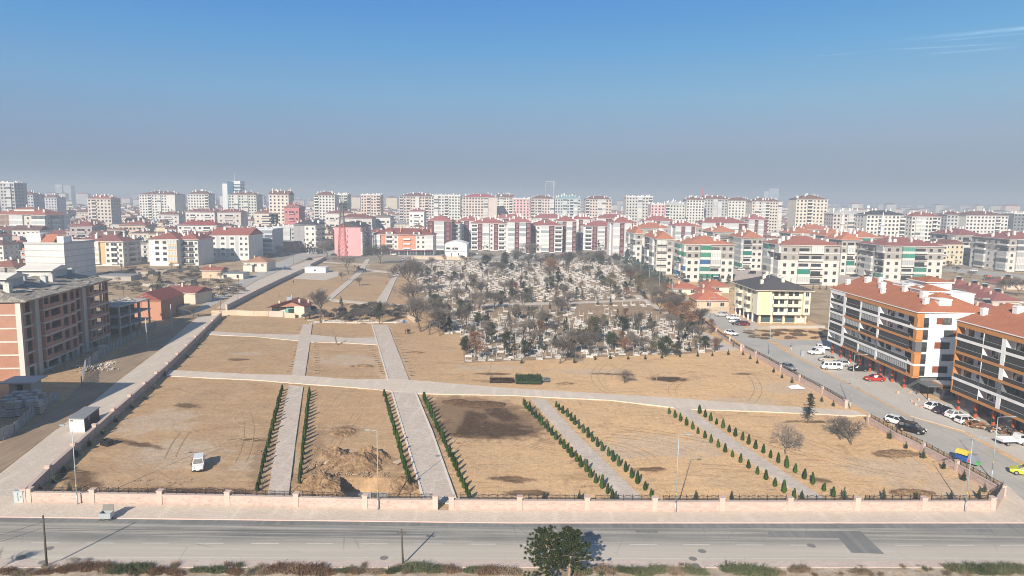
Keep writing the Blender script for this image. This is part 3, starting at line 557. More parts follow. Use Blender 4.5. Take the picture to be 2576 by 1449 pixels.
# old garden wall by the ruined house
def simple_wall(name, label, pts, h, th, mat, cat='wall'):
    p = [G(*q) for q in pts]; b = MB(); o = p[0]
    for a, c in zip(p, p[1:]):
        d = (c - a).normalized(); n = E((-d.y, d.x)) * th / 2; b.prism([tuple(a - n - o), tuple(c - n - o), tuple(c + n - o), tuple(a + n - o)], -0.1, h)
    ob = b.build(name, mat); ob.location = (o.x, o.y, 0); return tag(ob, label, cat)
M_cream = wall((0.52, 0.43, 0.33)); M_block = wall((0.42, 0.39, 0.34), key='blk')
simple_wall('garden_wall', 'old cream garden wall with a broken top, left of the ruined house', [(532, 794), (596, 793), (638, 795), (676, 795)], 1.7, 0.25, M_cream)
simple_wall('garden_wall', 'old grey-brown garden wall below the teal porch of the ruined house', [(677, 796), (714, 798)], 1.9, 0.28, M_block); simple_wall('garden_wall', 'short block wall right of a gap, below the teal porch', [(716, 799), (743, 800)], 1.6, 0.28, M_cream)
simple_wall('garden_wall', 'leaning plastered wall stub beside the big grey bare trees', [(1026, 800), (1044, 812)], 2.2, 0.3, M_cream)
simple_wall('garden_wall', 'low rubble kerb wall below the dark thicket', [(790, 811), (900, 813), (1000, 812), (1018, 808)], 0.35, 0.5, wall((0.5, 0.46, 0.41), key='rb'))
simple_wall('garden_wall', 'tan plastered wall in front of the red-roofed houses by the street', [(1736, 790), (1768, 789), (1834, 785)], 2.0, 0.25, M_cream)
simple_wall('garden_wall', 'long pale wall at the far end of the cemetery', [(1035, 652), (1100, 653), (1180, 655)], 2.2, 0.3, M_cream)
simple_wall('garden_wall', 'pale retaining wall before the lot beside the yellow block', [(1876, 833), (1935, 826), (2075, 826)], 0.9, 0.3, M_block)
# ------------------------------------------------------------------ lamp posts, poles, wires
M_pole = plain((0.36, 0.42, 0.45), 0.5, 0.2, 'painted_steel'); M_wood = plain((0.10, 0.085, 0.07), 0.95, 0, 'weathered_wood', 0.1, 0.3); M_concp = plain((0.45, 0.44, 0.42), 0.9, 0, 'concrete_pole', 0.2)
M_lens = plain((0.6, 0.6, 0.58), 0.3, 0, 'lamp_glass')
def lamp_post(base, top, arm_dx, label, arm=1.2):
    P = G(*base); h = height_at(P, *top); T = thing('street_lamp', label, 'street lamp', P, 0, 'street lamps')
    sc = max(.8, P.y / 160.0) ** 0.5
    MB().tube((0, 0, -.1), (0, 0, 1.4), 0.12 * sc, 0.10 * sc, 10).tube((0, 0, 1.4), (0, 0, h - .15), 0.085 * sc, 0.042 * sc, 10).build('pole', M_pole, T, True)
    MB().tube((0, 0, h - .15), (arm_dx * arm, 0, h + .02), 0.035 * sc, n=6).obox((arm_dx * arm, 0, h), (0.62, 0.24, 0.1)).build('lamp_arm', M_pole, T)
    MB().obox((arm_dx * arm, 0, h - .065), (0.46, 0.17, 0.03)).build('lamp_lens', M_lens, T)
    MB().tube((0, 0, 2.55), (0, 0, 2.75), 0.11 * sc, n=10).build('band', plain((0.55, 0.42, 0.03), 0.6, 0, 'yellow_band'), T)
lamp_post((195, 1271), (184, 1069), -1, 'blue-grey street lamp with its arm over the pavement near the grey electrical box')
lamp_post((951, 1284.5), (948, 1081), -1, 'slim blue-grey street lamp in front of the excavation pit')
lamp_post((1699, 1291), (1710, 1091), 1, 'slim blue-grey street lamp whose shadow falls between two diagonal paths')
lamp_post((2428, 1289), (2447, 1100), 1, 'tall blue-grey street lamp before the wall near the street corner', 1.5)
lamp_post((2494, 1206), (2507, 1047), 1, 'blue-grey street lamp beside the right street, nearest the yellow car', 2.2)
lamp_post((2139, 1029), (2151, 891), 1, 'blue-grey street lamp by the side gate of the cemetery plot', 2.2)
lamp_post((1934, 903), (1936, 804), 1, 'street lamp along the right street facing the side turning', 2.0)
for i, (b, t, w) in enumerate((((1658, 745), (1660, 681), 'before the blue-green conifers'), ((1632, 725), (1633, 674), 'in the middle of the conifer hedge'), ((1611, 700), (1612, 640), 'by the far end of the conifer hedge'), ((1690, 765), (1694, 700), 'next to the first low red roof'), ((1783, 800), (1786, 748), 'before the tan plastered wall'))):
    lamp_post(b, t, 1, 'grey street lamp ' + w, 1.8)
def pole(base, top, label, mat, cross=True, r=0.12):
    P = G(*base); h = height_at(P, *top); T = thing('utility_pole', label, 'utility pole', P, 0, 'utility poles')
    tp = Vector(((at_depth(top[0], P.y, top[1]).x - P.x), 0, h))
    MB().tube((0, 0, -.2), tp, r, r * .75, 8).build('post', mat, T, True)
    if cross:
        k = MB(); k.obox((tp.x * .95, 0, h - .45), (1.0, 0.08, 0.08))
        for dx in (-.42, -.15, .15, .42): k.tube((tp.x * .95 + dx, 0, h - .42), (tp.x * .95 + dx, 0, h - .25), 0.04, n=5)
        k.build('crossarm', M_wood, T)
    return Vector((P.x + tp.x, P.y, h))
wp1 = pole((118, 1427), (108, 1297), 'dark leaning timber utility pole on the verge with wires at both sides', M_wood, False, 0.12)
wp2 = pole((1014, 1421), (1010, 1331), 'dark timber utility pole standing on the pink near pavement', M_wood, True, 0.11)
pole((371, 876), (366, 801), 'pale concrete utility pole between dirt track and lane, nearer one', M_concp)
pole((431, 833), (429, 765), 'pale concrete utility pole beside the brick gabled house', M_concp)
for b, t, l in (((598, 760), (600, 694), 'thin lattice pole beside the far lane'), ((553, 790), (556, 738), 'thin lattice pole by the tangled shrubs at the lane end'), ((671, 690), (671, 640), 'thin timber pole beside the white plastered house'), ((738, 664), (741, 612), 'thin timber pole where the far streets meet'), ((528, 752), (530, 690), 'thin timber pole by the cream house')): pole(b, t, l, M_wood, True, 0.09)
def cable(a, b, sag, label, r=0.014):
    k = MB(); a, b = Vector(a), Vector(b); n = 14; pts = [a.lerp(b, i / n) - Vector((0, 0, sag * 4 * (i / n) * (1 - i / n))) for i in range(n + 1)]
    o = pts[0].copy()
    for p, q in zip(pts, pts[1:]): k.tube(p - o, q - o, r, n=4, cap=False)
    c = k.build('power_cable', M_dark()); c.location = o; tag(c, label, 'cable')
cable(wp1 + Vector((0.1, 0, -1.6)), wp2 + Vector((-.3, 0, -.3)), 0.15, 'thin black cable slung between the two dark timber poles, lower strand')
cable(wp1 + Vector((0.1, 0, -1.4)), wp2 + Vector((-.3, 0, -.2)), 0.1, 'thin black cable slung between the two dark timber poles, upper strand')
cable(wp1 + Vector((0, 0, -.7)), (wp1.x - 14, wp1.y - 14, 5.2), 0.3, 'thin black cable from the leaning pole towards the lower corner, upper strand'); cable(wp1 + Vector((0, 0, -1.3)), (wp1.x - 13, wp1.y - 14, 4.4), 0.3, 'thin black cable from the leaning pole towards the lower corner, lower strand')
# lattice mast with aerials, red below
def mast():
    P = G(862, 652); h = height_at(P, 862, 497); T = thing('lattice_mast', 'tall red and dark lattice mast with aerials before the pink block', 'mast', P)
    red, dk = plain((0.45, 0.10, 0.08), 0.6, 0, 'red_paint'), plain((0.10, 0.10, 0.11), 0.6, 0, 'mast_paint')
    def section(z0, z1, mat, nm):
        k = MB(); w = lambda z: 2.0 * (1 - z / h) + 0.55
        n = max(2, int((z1 - z0) / 2.4)); cs = ((-1, -1), (1, -1), (1, 1), (-1, 1))
        for i in range(n):
            a, b = z0 + (z1 - z0) * i / n, z0 + (z1 - z0) * (i + 1) / n; wa, wb = w(a), w(b)
            for j in range(4):
                c, d = cs[j], cs[(j + 1) % 4]
                k.tube((c[0] * wa, c[1] * wa, a), (c[0] * wb, c[1] * wb, b), 0.2, n=4, cap=False)
                k.tube((c[0] * wa, c[1] * wa, a), (d[0] * wb, d[1] * wb, b), 0.12, n=4, cap=False); k.tube((d[0] * wa, d[1] * wa, a), (c[0] * wb, c[1] * wb, b), 0.12, n=4, cap=False)
                k.tube((c[0] * wb, c[1] * wb, b), (d[0] * wb, d[1] * wb, b), 0.06, n=4, cap=False)
        k.build(nm, mat, T)
    section(0, h * .55, red, 'lower_lattice'); section(h * .55, h - 2, dk, 'upper_lattice')
    k = MB()
    for a in range(6): k.obox((math.cos(a * 1.05) * 1.2, math.sin(a * 1.05) * 1.2, h - 2.2), (0.4, 0.4, 2.4), a * 1.05)
    k.build('aerial_panels', plain((0.5, 0.5, 0.5), 0.6, 0, 'aerial'), T); MB().tube((0, 0, h - 2), (0, 0, h + 2.5), 0.06).build('spike', dk, T); MB().lathe([(1.5, h - 3.9), (1.5, h - 3.8)], 8).build('platform', dk, T)
mast()
# ------------------------------------------------------------------ plants
def arborvitae(seed):
    rnd = random.Random(seed); b = MB(); b.tube((0, 0, 0), (0, 0, .25), 0.04, n=5, m=0)
    for i in range(560):
        u = rnd.random() ** 0.8; z = 0.06 + u * 1.55; r = 0.34 * (1 - u) ** 0.75 * min(1, 0.5 + u * 5) * (1 + 0.15 * math.sin(i)) * rnd.uniform(0.72, 1.05); a = rnd.random() * 6.283
        c = Vector((math.cos(a) * r, math.sin(a) * r, z)); d = Vector((math.cos(a) * .5, math.sin(a) * .5, 1)).normalized(); q = Vector((-math.sin(a), math.cos(a), 0)) * 0.05
        b.add([c - q, c + q, c + q * .4 + d * .2, c - q * .4 + d * .2], [(0, 1, 2, 3)])
    b.lathe([(0.16, .05), (0.26, .3), (0.2, .85), (0.09, 1.3), (0.02, 1.55)], 8)
    return b
M_arb = leafmat((0.030, 0.068, 0.014), (0.062, 0.125, 0.025), 'cypress_foliage')
ARB = [arborvitae(s).mesh('arborvitae', [M_arb]) for s in range(5)]
def spruce(seed, h=1.4, n=9, r0=0.36):
    rnd = random.Random(seed); b = MB(); b.tube((0, 0, 0), (0, 0, h * .96), 0.035 * h, 0.01, 5)
    for k in range(n):
        z = h * (0.12 + 0.85 * k / n); r = r0 * (1 - k / n) * rnd.uniform(0.8, 1.15) + 0.05
        m = 7
        for j in range(m):
            a = j * 6.283 / m + k * .7 + rnd.uniform(-.2, .2); rr = r * rnd.uniform(.7, 1.15); d = Vector((math.cos(a), math.sin(a), 0)); q = Vector((-d.y, d.x, 0))
            p = Vector((0, 0, z)); e = p + d * rr + Vector((0, 0, 0.1 * h * .3 - .06)); w = rr * .28 + .03
            b.add([p, p + d * rr * .5 + q * w, e, p + d * rr * .5 - q * w], [(0, 1, 2, 3)]); b.add([p, p + d * rr * .5 + Vector((0, 0, w * .6)), e, p + d * rr * .5 - Vector((0, 0, w * .6))], [(0, 1, 2, 3)])
    return b
M_spr = leafmat((0.045, 0.06, 0.036), (0.085, 0.10, 0.065), 'spruce_foliage')
SPR = [spruce(s).mesh('spruce_sapling', [M_spr]) for s in range(4)]
rnd = random.Random(11)
def between(a, b, n):
    A, B = G(*a), G(*b); return [A.lerp(B, i / (n - 1)) for i in range(n)]
ROWS = [((646, 1236), (709, 984), 25, 'left of the narrow cobbled path'), ((752, 1226), (779, 988), 24, 'between narrow path and excavation'), ((1031, 1225), (968, 997), 22, 'between excavation and main path'), ((1181, 1258), (1066, 1004), 25, 'between main path and dark soil'),
        ((1541, 1259), (1317, 1020), 23, 'left of the steeper diagonal path'), ((1639, 1250), (1398, 1024), 20, 'right of the steeper diagonal path'), ((1998, 1256), (1684, 1042), 18, 'below the flatter diagonal path'), ((2096, 1250), (1760, 1041), 19, 'above the flatter diagonal path')]
for a, b, n, w in ROWS:
    for i, p in enumerate(between(a, b, n)):
        o = link('arborvitae', ARB[rnd.randrange(5)], None, (p.x + rnd.uniform(-.08, .08), p.y + rnd.uniform(-.12, .12), ez(p.x, p.y) - .02), rnd.random() * 6.28)
        s = rnd.uniform(0.74, 1.02); o.scale = (s * rnd.uniform(.85, 1.1) * 1.08, s * 1.05, s * rnd.uniform(.82, 1.18)); o.rotation_euler.x = rnd.gauss(0, .04); o.rotation_euler.y = rnd.gauss(0, .04)
        tag(o, f'green arborvitae, {ORD[i]} from the front wall {w}', 'shrub', 'young arborvitae beside the paths')
SAP = [('inside the long wall by the lane', [(136, 1215), (160, 1187), (193, 1148), (225, 1122), (258, 1094), (291, 1062), (331, 1027), (365, 1002), (390, 978), (415, 945), (470, 900), (500, 868)]), ('just inside the front wall', [(101, 1238), (175, 1240), (1368, 1257), (1457, 1259), (1550, 1259), (1750, 1258), (1840, 1256), (2017, 1254), (2123, 1254), (2222, 1256), (2305, 1255), (2392, 1256), (2462, 1254)]),
       ('inside the street railing wall', [(2238, 1104), (2279, 1128), (2322, 1152), (2373, 1180), (2424, 1208), (2476, 1238), (1946, 937), (1967, 951), (1992, 963), (2067, 1010), (2096, 1022)]), ('along the cemetery front edge', [(1312, 914), (1445, 914), (1497, 905), (1535, 903), (1580, 904), (1623, 904), (1665, 901), (1710, 898), (1755, 897), (1792, 895), (1832, 893), (1869, 893), (1887, 903), (1905, 914)])]
for w, L in SAP:
    for i, q in enumerate(L):
        p = G(*q); o = link('spruce_sapling', SPR[rnd.randrange(4)], None, (p.x, p.y, ez(p.x, p.y)), rnd.random() * 6, rnd.uniform(.95, 1.35))
        tag(o, f'small dark spruce sapling {w}, {ORD[i]} of its line', 'sapling', 'spruce saplings')
# bare trees
def bare_tree(seed, h, spread=0.6, depth=5, r=None, twig=0.6, lean=0.0, kids=3, first=0.28):
    rnd = random.Random(seed); tr, cr = MB(), MB(); r = r or h * 0.022
    def grow(p, d, L, rad, lev):
        n = 2 if lev < 3 else 1; q = p
        for i in range(n):
            d2 = (d + Vector((rnd.gauss(0, .10), rnd.gauss(0, .10), rnd.gauss(0.03, .06)))).normalized(); e = q + d2 * L / n
            tgt = tr if lev < 2 else cr
            tgt.tube(q, e, rad * (1 - .25 * i / n), rad * (1 - .25 * (i + 1) / n), 6 if lev < 2 else (4 if lev < 3 else 3), cap=False); q = e; d = d2
        if lev >= depth: return
        k = kids + (1 if lev in (1, 2, 3) else 0) + (1 if rnd.random() < .4 else 0)
        for j in range(k):
            a = rnd.random() * 6.283 if j else 0; ax = d.orthogonal().normalized(); ax = Matrix.Rotation(j * 6.283 / k + rnd.uniform(-.5, .5), 3, d) @ ax
            ang = spread * rnd.uniform(.55, 1.25); nd = (Matrix.Rotation(ang, 3, ax) @ d); nd.z += 0.08
            start = q if (j < 2 or lev == 0) else p.lerp(q, rnd.uniform(.5, .95))
            grow(start, nd.normalized(), L * rnd.uniform(.62, .86) if lev else L * rnd.uniform(.7, .95), max(rad * rnd.uniform(.5, .68), 0.02 * twig), lev + 1)
    grow(Vector((0, 0, 0)), Vector((lean, 0, 1)).normalized(), h * first, r, 0)
    top = max(v[2] for v in cr.v); k = h / top
    for b in (tr, cr): b.v = [(x * k, y * k, z * k) for x, y, z in b.v]
    return tr, cr
M_bark = bark(); M_twig = plain((0.165, 0.145, 0.13), 0.95, 0, 'twigs', 0.1, 0.25); M_twig2 = plain((0.12, 0.107, 0.098), 0.95, 0, 'dark_twigs', 0.1, 0.25)
M_birch = plain((0.62, 0.60, 0.57), 0.9, 0, 'limewashed_bark', 0.1, 0.2)
BARE = []
for s, (sp, tw) in enumerate(((0.55, 1), (0.7, 1), (0.5, 1), (0.62, 1), (0.75, 1), (.45, 1))):
    a, b = bare_tree(40 + s, 8.0, sp, 5, None, 1.0); BARE.append((a.mesh('trunk', [M_bark], True), b.mesh('crown', [M_twig if s % 2 else M_twig2])))
def place_tree(meshes, name, label, P, sc, rz, group=None, cat='tree', z=0):
    T = thing(name, label, cat, (P[0], P[1], z), rz, group)
    for nm, me in zip(('trunk', 'crown'), meshes): link(nm, me, T)
    T.scale = (sc, sc, sc) if isinstance(sc, (int, float)) else sc
    return T
def tree_at(meshes, base_h, name, label, base, topy, rz=0.0, wide=1.0, group=None, cat='tree'):
    P = G(*base); h = height_at(P, base[0], topy); s = h / base_h
    return place_tree(meshes, name, label, P, (s * wide, s * wide, s), rz, group, cat)
# leafy crowns: many leaf-sized faces gathered in clumps
def leafy_tree(seed, h, r, clumps, leaves, size, c1, c2, trunk_h=0.3, squash=0.8, conical=False, core=True):
    rnd = random.Random(seed); tr, cr = MB(), MB(); top = h * trunk_h
    tr.tube((0, 0, 0), (0.05 * h * rnd.uniform(-1, 1), 0, h * .55), h * .028, h * .012, 6)
    for k in range(clumps):
        u = rnd.random()
        if conical:
            z = h * (trunk_h * .4 + (1 - trunk_h * .4) * u); rr = r * (1 - u) ** .8 * rnd.uniform(.35, 1); cs = r * .33 * (1 - u * .6)
        else:
            z = top + (h - top) * (0.12 + .78 * u); f = math.sin(math.pi * min(1, .18 + .8 * u)); rr = r * f * rnd.uniform(.2, 1) ; cs = r * rnd.uniform(.24, .42)
        a = rnd.random() * 6.283; c = Vector((math.cos(a) * rr, math.sin(a) * rr, z))
        if k % 3 == 0: tr.tube((0, 0, max(top * .6, z * .55)), c, h * .010, h * .004, 4, cap=False)
        for i in range(leaves):
            d = Vector((rnd.gauss(0, 1), rnd.gauss(0, 1), rnd.gauss(0, 1) * squash)).normalized() * cs * rnd.random() ** .45
            cr.leaf(c + d, size, rnd)
    return tr, cr
def mk_leafy(c1, c2, nm, seeds, **kw):
    out = []; m = leafmat(c1, c2, nm)
    for s in seeds: a, b = leafy_tree(s, c1=c1, c2=c2, **kw); out.append((a.mesh('trunk', [M_bark]), b.mesh('crown', [m])))
    return out
EVER = mk_leafy((0.022, 0.034, 0.020), (0.050, 0.060, 0.032), 'evergreen_foliage', range(1, 5), h=6, r=2.1, clumps=50, leaves=58, size=0.26, trunk_h=0.18)
CONE = mk_leafy((0.024, 0.030, 0.022), (0.042, 0.050, 0.034), 'dark_conifer_foliage', range(5, 9), h=5, r=1.05, clumps=44, leaves=42, size=0.2, trunk_h=0.12, conical=True)
BLUE = mk_leafy((0.055, 0.085, 0.075), (0.105, 0.135, 0.12), 'blue_conifer_foliage', range(9, 12), h=6, r=2.0, clumps=60, leaves=34, size=0.3, trunk_h=0.1, conical=True)
RUST = mk_leafy((0.13, 0.062, 0.036), (0.23, 0.125, 0.075), 'rusty_foliage', range(12, 15), h=8, r=3.0, clumps=46, leaves=50, size=0.27, trunk_h=0.22)
OLIV = mk_leafy((0.085, 0.078, 0.042), (0.15, 0.13, 0.075), 'olive_brown_foliage', range(15, 18), h=7, r=2.7, clumps=40, leaves=46, size=0.24, trunk_h=0.22)
# trees one can pick out
tree_at(BARE[0], 8, 'bare_tree', 'big bare grey tree at the cemetery corner near the standing men', (1058, 834), 742, 0.3, 1.25)
tree_at(BARE[1], 8, 'bare_tree', 'bare grey tree beside the corner tree, leaning over the first graves', (1081, 842), 752, 1.4, 1.15); tree_at(BARE[2], 8, 'bare_tree', 'slimmer bare grey tree nearest the bare rectangle of earth', (1106, 844), 768, 2.2, 1.1)
tree_at(BARE[3], 8, 'bare_tree', 'broad bare grey tree on the cemetery edge above the wall stub', (1046, 790), 706, 4.0, 1.3); tree_at(BARE[0], 8, 'bare_tree', 'pale bare tree at the upper cemetery edge beside the far main path', (1034, 735), 655, 2.0, 1.3)
tree_at(BARE[4], 8, 'bare_tree', 'pale bare tree farther up the cemetery edge', (1030, 700), 640, 3.0, 1.2)
tree_at(BARE[2], 8, 'bare_tree', 'large bare grey tree right of the ruined house', (806, 812), 724, 0.0, 1.3)
tree_at(BARE[1], 8, 'bare_tree', 'rounded bare tree with dense twigs among the diagonal path lawns', (1976, 1142), 1056, 0.8, 1.15)
tree_at(BARE[4], 8, 'bare_tree', 'low spreading bare tree with whitewashed foot, one of a pair', (2141, 1118), 1044, 0.5, 1.4); tree_at(BARE[3], 8, 'bare_tree', 'low spreading bare tree leaning away from its neighbour', (2114, 1106), 1046, 2.9, 1.3)
tree_at(BARE[4], 8, 'bare_tree', 'lone small bare tree with a dark green tuft in the upper plot', (1570, 964), 927, 2.4, 1.6)
tree_at(BARE[5], 8, 'bare_tree', 'dark bare tree before the pink block, left of the mast', (825, 655), 600, 1.0, 1.4); tree_at(BARE[1], 8, 'bare_tree', 'dark bare tree in front of the brick box building', (702, 643), 613, 1.0, 1.5)
tree_at(BARE[0], 8, 'bare_tree', 'dark bare tree in front of the orange and white block', (957, 664), 612, 2.0, 1.5); tree_at(BARE[3], 8, 'bare_tree', 'brownish bare tree by the tractor', (877, 690), 640, 3.0, 1.4)
tree_at(BARE[2], 8, 'bare_tree', 'small bare tree beside the far gravel yard', (860, 708), 683, 1.0, 1.2); tree_at(BARE[5], 8, 'bare_tree', 'small bare tree in the far middle plot', (905, 720), 695, 1.0, 1.6)
tree_at(BARE[3], 8, 'bare_tree', 'bushy brown bare tree above the dark thicket', (962, 800), 756, 1.0, 1.3); tree_at(BARE[5], 8, 'bare_tree', 'low tangle of bare branches where dirt track meets lane', (487, 800), 762, 1.0, 2.0)
tree_at(EVER[0], 6, 'evergreen_tree', 'slim green tree standing in the thicket before the far paths', (955, 815), 756, 0, 0.7); tree_at(CONE[0], 5, 'conifer_tree', 'lone spruce between the ruined house and the far path', (858, 770), 745, 0, 1.3)
tree_at(CONE[1], 5, 'conifer_tree', 'dark spruce on the rubble-strewn vacant lot', (403, 742), 684, 0, 1.1)
def cedar():
    P = G(2034, 1063); h = height_at(P, 2034, 984); T = thing('cedar_tree', 'dark layered cedar standing alone near the right end of the cross path', 'tree', P)
    MB().tube((0, 0, 0), (0.1, 0, h), 0.13, 0.03, 7).build('trunk', M_bark, T); b = MB(); r_ = random.Random(5)
    for k in range(13):
        z = h * (.30 + .66 * k / 13); m = 4
        for j in range(m):
            a = r_.random() * 6.28; L = 1.35 * (1 - k / 14.5) * r_.uniform(.6, 1.25) + .15
            for i in range(44):
                u = r_.random(); b.leaf((math.cos(a) * L * u + r_.gauss(0, .12), math.sin(a) * L * u + r_.gauss(0, .12), z + r_.gauss(0, .06) - .1 * u), .2, r_, up=2)
    b.build('crown', leafmat((0.02, 0.034, 0.024), (0.04, 0.058, 0.038), 'cedar_foliage'), T)
cedar()
def stump():
    P = G(848, 868); T = thing('dead_tree', 'pollarded dead tree with a single thin shoot, standing in the earth plot', 'tree', P, 0)
    b = MB(); b.tube((0, 0, 0), (-.35, 0, 1.5), .22, .19, 8, cap=False).tube((-.35, 0, 1.5), (-.65, 0, 2.7), .19, .16, 8); b.tube((-.5, 0, 2.2), (.1, 0, 2.9), .12, .1, 7); b.build('trunk', plain((0.25, 0.19, 0.14), 0.95, 0, 'dead_wood', .1, .3), T, True)
    b = MB(); b.tube((-.65, 0, 2.7), (-1.1, 0, 4.0), .07, .045, 5).tube((-1.1, 0, 4.0), (-1.7, .1, 5.6), .045, .015, 5).tube((-.65, 0, 2.7), (-1.25, .2, 3.3), .05, .02, 5); b.build('shoot', M_twig, T)
    P = G(1235, 948); T = thing('dead_tree', 'thin leafless sapling bending above the stacked hedge plants', 'tree', P, 0)
    b = MB(); b.tube((0, 0, 0), (-.3, 0, 1.6), .06, .05, 5).tube((-.3, 0, 1.6), (.15, 0, 3.2), .05, .03, 5).tube((.15, 0, 3.2), (.9, 0, 3.9), .03, .015, 5).tube((.15, 0, 3.2), (0, 0, 4.2), .03, .015, 5); b.build('trunk', M_bark, T)
stump()
# the two pines on the near verge
def pine(seed, base, topy, wpx, label):
    P = G(*base); h = height_at(P, base[0], topy); T = thing('pine_tree', label, 'tree', (P.x, P.y, 0.05)); r_ = random.Random(seed)
    tr, cr = MB(), MB(); Rm = wpx / 24.5 / 2 * 1.05
    tr.tube((0, 0, -.2), (0.12, 0, h * .5), .15, .11, 8, cap=False).tube((0.12, 0, h * .5), (0.05, 0, h * .96), .11, .03, 7)
    for k in range(74):
        u = r_.random(); z = h * (.18 + .76 * u); L = Rm * (1.06 - .72 * u ** 1.7) * r_.uniform(.55, 1.05); a = k * 2.4 + r_.uniform(-.5, .5)
        d = Vector((math.cos(a), math.sin(a), r_.uniform(.1, .45))); e = Vector((0.08, 0, z)) + d * L; tr.tube((0.08, 0, z), e, .03, .014, 4, cap=False)
        for q in range(7):
            f = r_.uniform(.35, 1.08); c = Vector((0.08, 0, z)) + d * L * f + Vector((r_.gauss(0, .16), r_.gauss(0, .16), r_.gauss(.05, .1)))
            for i in range(58):
                dd = Vector((r_.gauss(0, 1), r_.gauss(0, 1), r_.gauss(.5, .8))).normalized(); s = dd.orthogonal().normalized() * .024; t0 = c + dd * .02; t1 = c + dd * r_.uniform(.16, .30)
                cr.add([t0 - s, t0 + s, t1], [(0, 1, 2)])
    tr.build('trunk', plain((0.30, 0.22, 0.16), .95, 0, 'pine_bark', .1, .3), T); cr.build('crown', leafmat((0.030, 0.044, 0.015), (0.066, 0.082, 0.028), 'pine_needles'), T)
pine(3, (1371, 1460), 1335, 128, 'bushy young pine on the verge beside its slimmer twin'); pine(8, (1431, 1458), 1336, 122, 'young pine on the verge whose shadow falls over the road')
# scrub on the verge and thickets
def scrub(seed, r, h, c1, c2, n=260, grassy=0.5):
    r_ = random.Random(seed); b = MB()
    for i in range(n):
        a = r_.random() * 6.283; q = r * r_.random() ** .6; p = Vector((math.cos(a) * q, math.sin(a) * q * .6, 0)); hh = h * (1 - (q / r) ** 2 * .6) * r_.uniform(.4, 1.1) * (.75 + .5 * math.sin(p.x * 7 + seed) * math.cos(p.y * 9 + seed))
        d = Vector((r_.gauss(0, .35), r_.gauss(0, .35), 1)).normalized(); s = Vector((r_.gauss(0, 1), r_.gauss(0, 1), 0)).normalized() * .035
        b.add([p - s, p + s, p + d * hh], [(0, 1, 2)])
        for k in range(4): b.leaf(p + d * hh * r_.uniform(.2, 1.08) + Vector((r_.gauss(0, .06), r_.gauss(0, .06), 0)), .075, r_)
    return b
def tuft(seed):
    r_ = random.Random(seed); b = MB()
    for i in range(150):
        p = Vector((r_.gauss(0, .3), r_.gauss(0, .2), 0)); d = Vector((r_.gauss(0, .5), r_.gauss(0, .5), 1)).normalized() * r_.uniform(.2, .8) * (1 - min(.7, p.length)); s = Vector((r_.gauss(0, 1), r_.gauss(0, 1), 0)).normalized() * .02; b.add([p - s, p + s, p + d], [(0, 1, 2)])
    return b
G1 = leafmat((0.06, 0.075, 0.035), (0.13, 0.14, 0.075), 'green_scrub'); G2 = leafmat((0.12, 0.07, 0.042), (0.20, 0.13, 0.085), 'brown_scrub'); G3 = leafmat((0.14, 0.11, 0.075), (0.26, 0.20, 0.14), 'dry_scrub')
SCR = [scrub(s, 1.0, .75, 0, 0, 420).mesh('shrub', [m]) for s, m in ((1, G1), (2, G2), (3, G3), (4, G1), (5, G2))]
VS = [(110, 1442, 1, .8), (165, 1436, 1, 1.1), (215, 1431, 1, 1.4), (262, 1430, 1, 1.3), (310, 1436, 0, 1.5), (350, 1434, 3, 1.5), (398, 1440, 1, 1.2), (440, 1444, 4, 1.0), (500, 1436, 0, .9), (545, 1437, 3, 1.1), (590, 1441, 1, .9), (668, 1443, 2, .9), (700, 1435, 1, 1.5), (740, 1436, 4, 1.6), (782, 1438, 1, 1.5), (820, 1442, 4, 1.1), (878, 1437, 0, .9), (905, 1440, 2, .8), (945, 1441, 2, .9), (993, 1438, 0, 1.0), (1040, 1432, 3, 1.5), (1083, 1434, 0, 1.4), (1130, 1436, 1, 1.2), (1190, 1437, 3, 1.0), (1240, 1438, 4, 1.3), (1278, 1440, 2, 1.2), (1460, 1440, 3, 1.1), (1520, 1436, 2, 1.3), (1570, 1437, 0, 1.0), (1612, 1442, 3, 1.3), (1655, 1437, 0, 1.3), (1700, 1440, 2, 1.2), (1745, 1441, 0, 1.4), (1850, 1437, 0, 1.6), (1890, 1440, 3, 1.7), (1935, 1444, 3, 1.0), (2010, 1436, 2, 1.2), (2165, 1442, 2, 1.0), (2415, 1435, 3, 1.4), (2460, 1437, 0, 1.6), (2505, 1436, 3, 1.6), (2550, 1435, 0, 1.6), (60, 1446, 2, 1.0), (20, 1440, 1, 1.0)]
words = ['green', 'russet', 'dry tan', 'grey-green', 'dark rust']
for i, (x, y, k, s) in enumerate(VS):
    p = G(x, y); o = link('shrub', SCR[k], None, (p.x, p.y, .05), rnd.random() * .6 - .3, (s * 1.15, s * 1.0, s * .9))
    tag(o, f'{words[k]} scrub bush on the near verge, {ORD[i % 44] if x > 55 else "at the very corner and"} along from the leaning pole' if x > 55 else f'{words[k]} scrub bush by the leaning pole, near the lower corner', 'shrub', 'scrub bushes on the verge')
TUF = [tuft(s).mesh('grass_tuft', [m]) for s, m in ((1, G3), (2, G2), (3, G1), (4, G3))]
for i in range(120):
    x = rnd.uniform(40, 2570); y = rnd.uniform(1424, 1449)
    if 1745 < x < 1835: continue
    p = G(x, y); k = rnd.randrange(4); o = link('grass_tuft', TUF[k], None, (p.x, p.y, .06), rnd.random() * 6, rnd.uniform(.5, 1.3)); tag(o, ('dry straw-coloured', 'brown', 'greenish', 'dry straw-coloured')[k] + ' grass tuft on the near verge between the scrub bushes', 'grass tuft', 'grass tufts on the near verge')
p = G(8, 1436); o = place_tree(BARE[5], 'bare_tree', 'dark bare bush cut off by the lower corner, casting twig shadows on the road', (p.x - .6, p.y), (.42, .42, .32), 1.0)
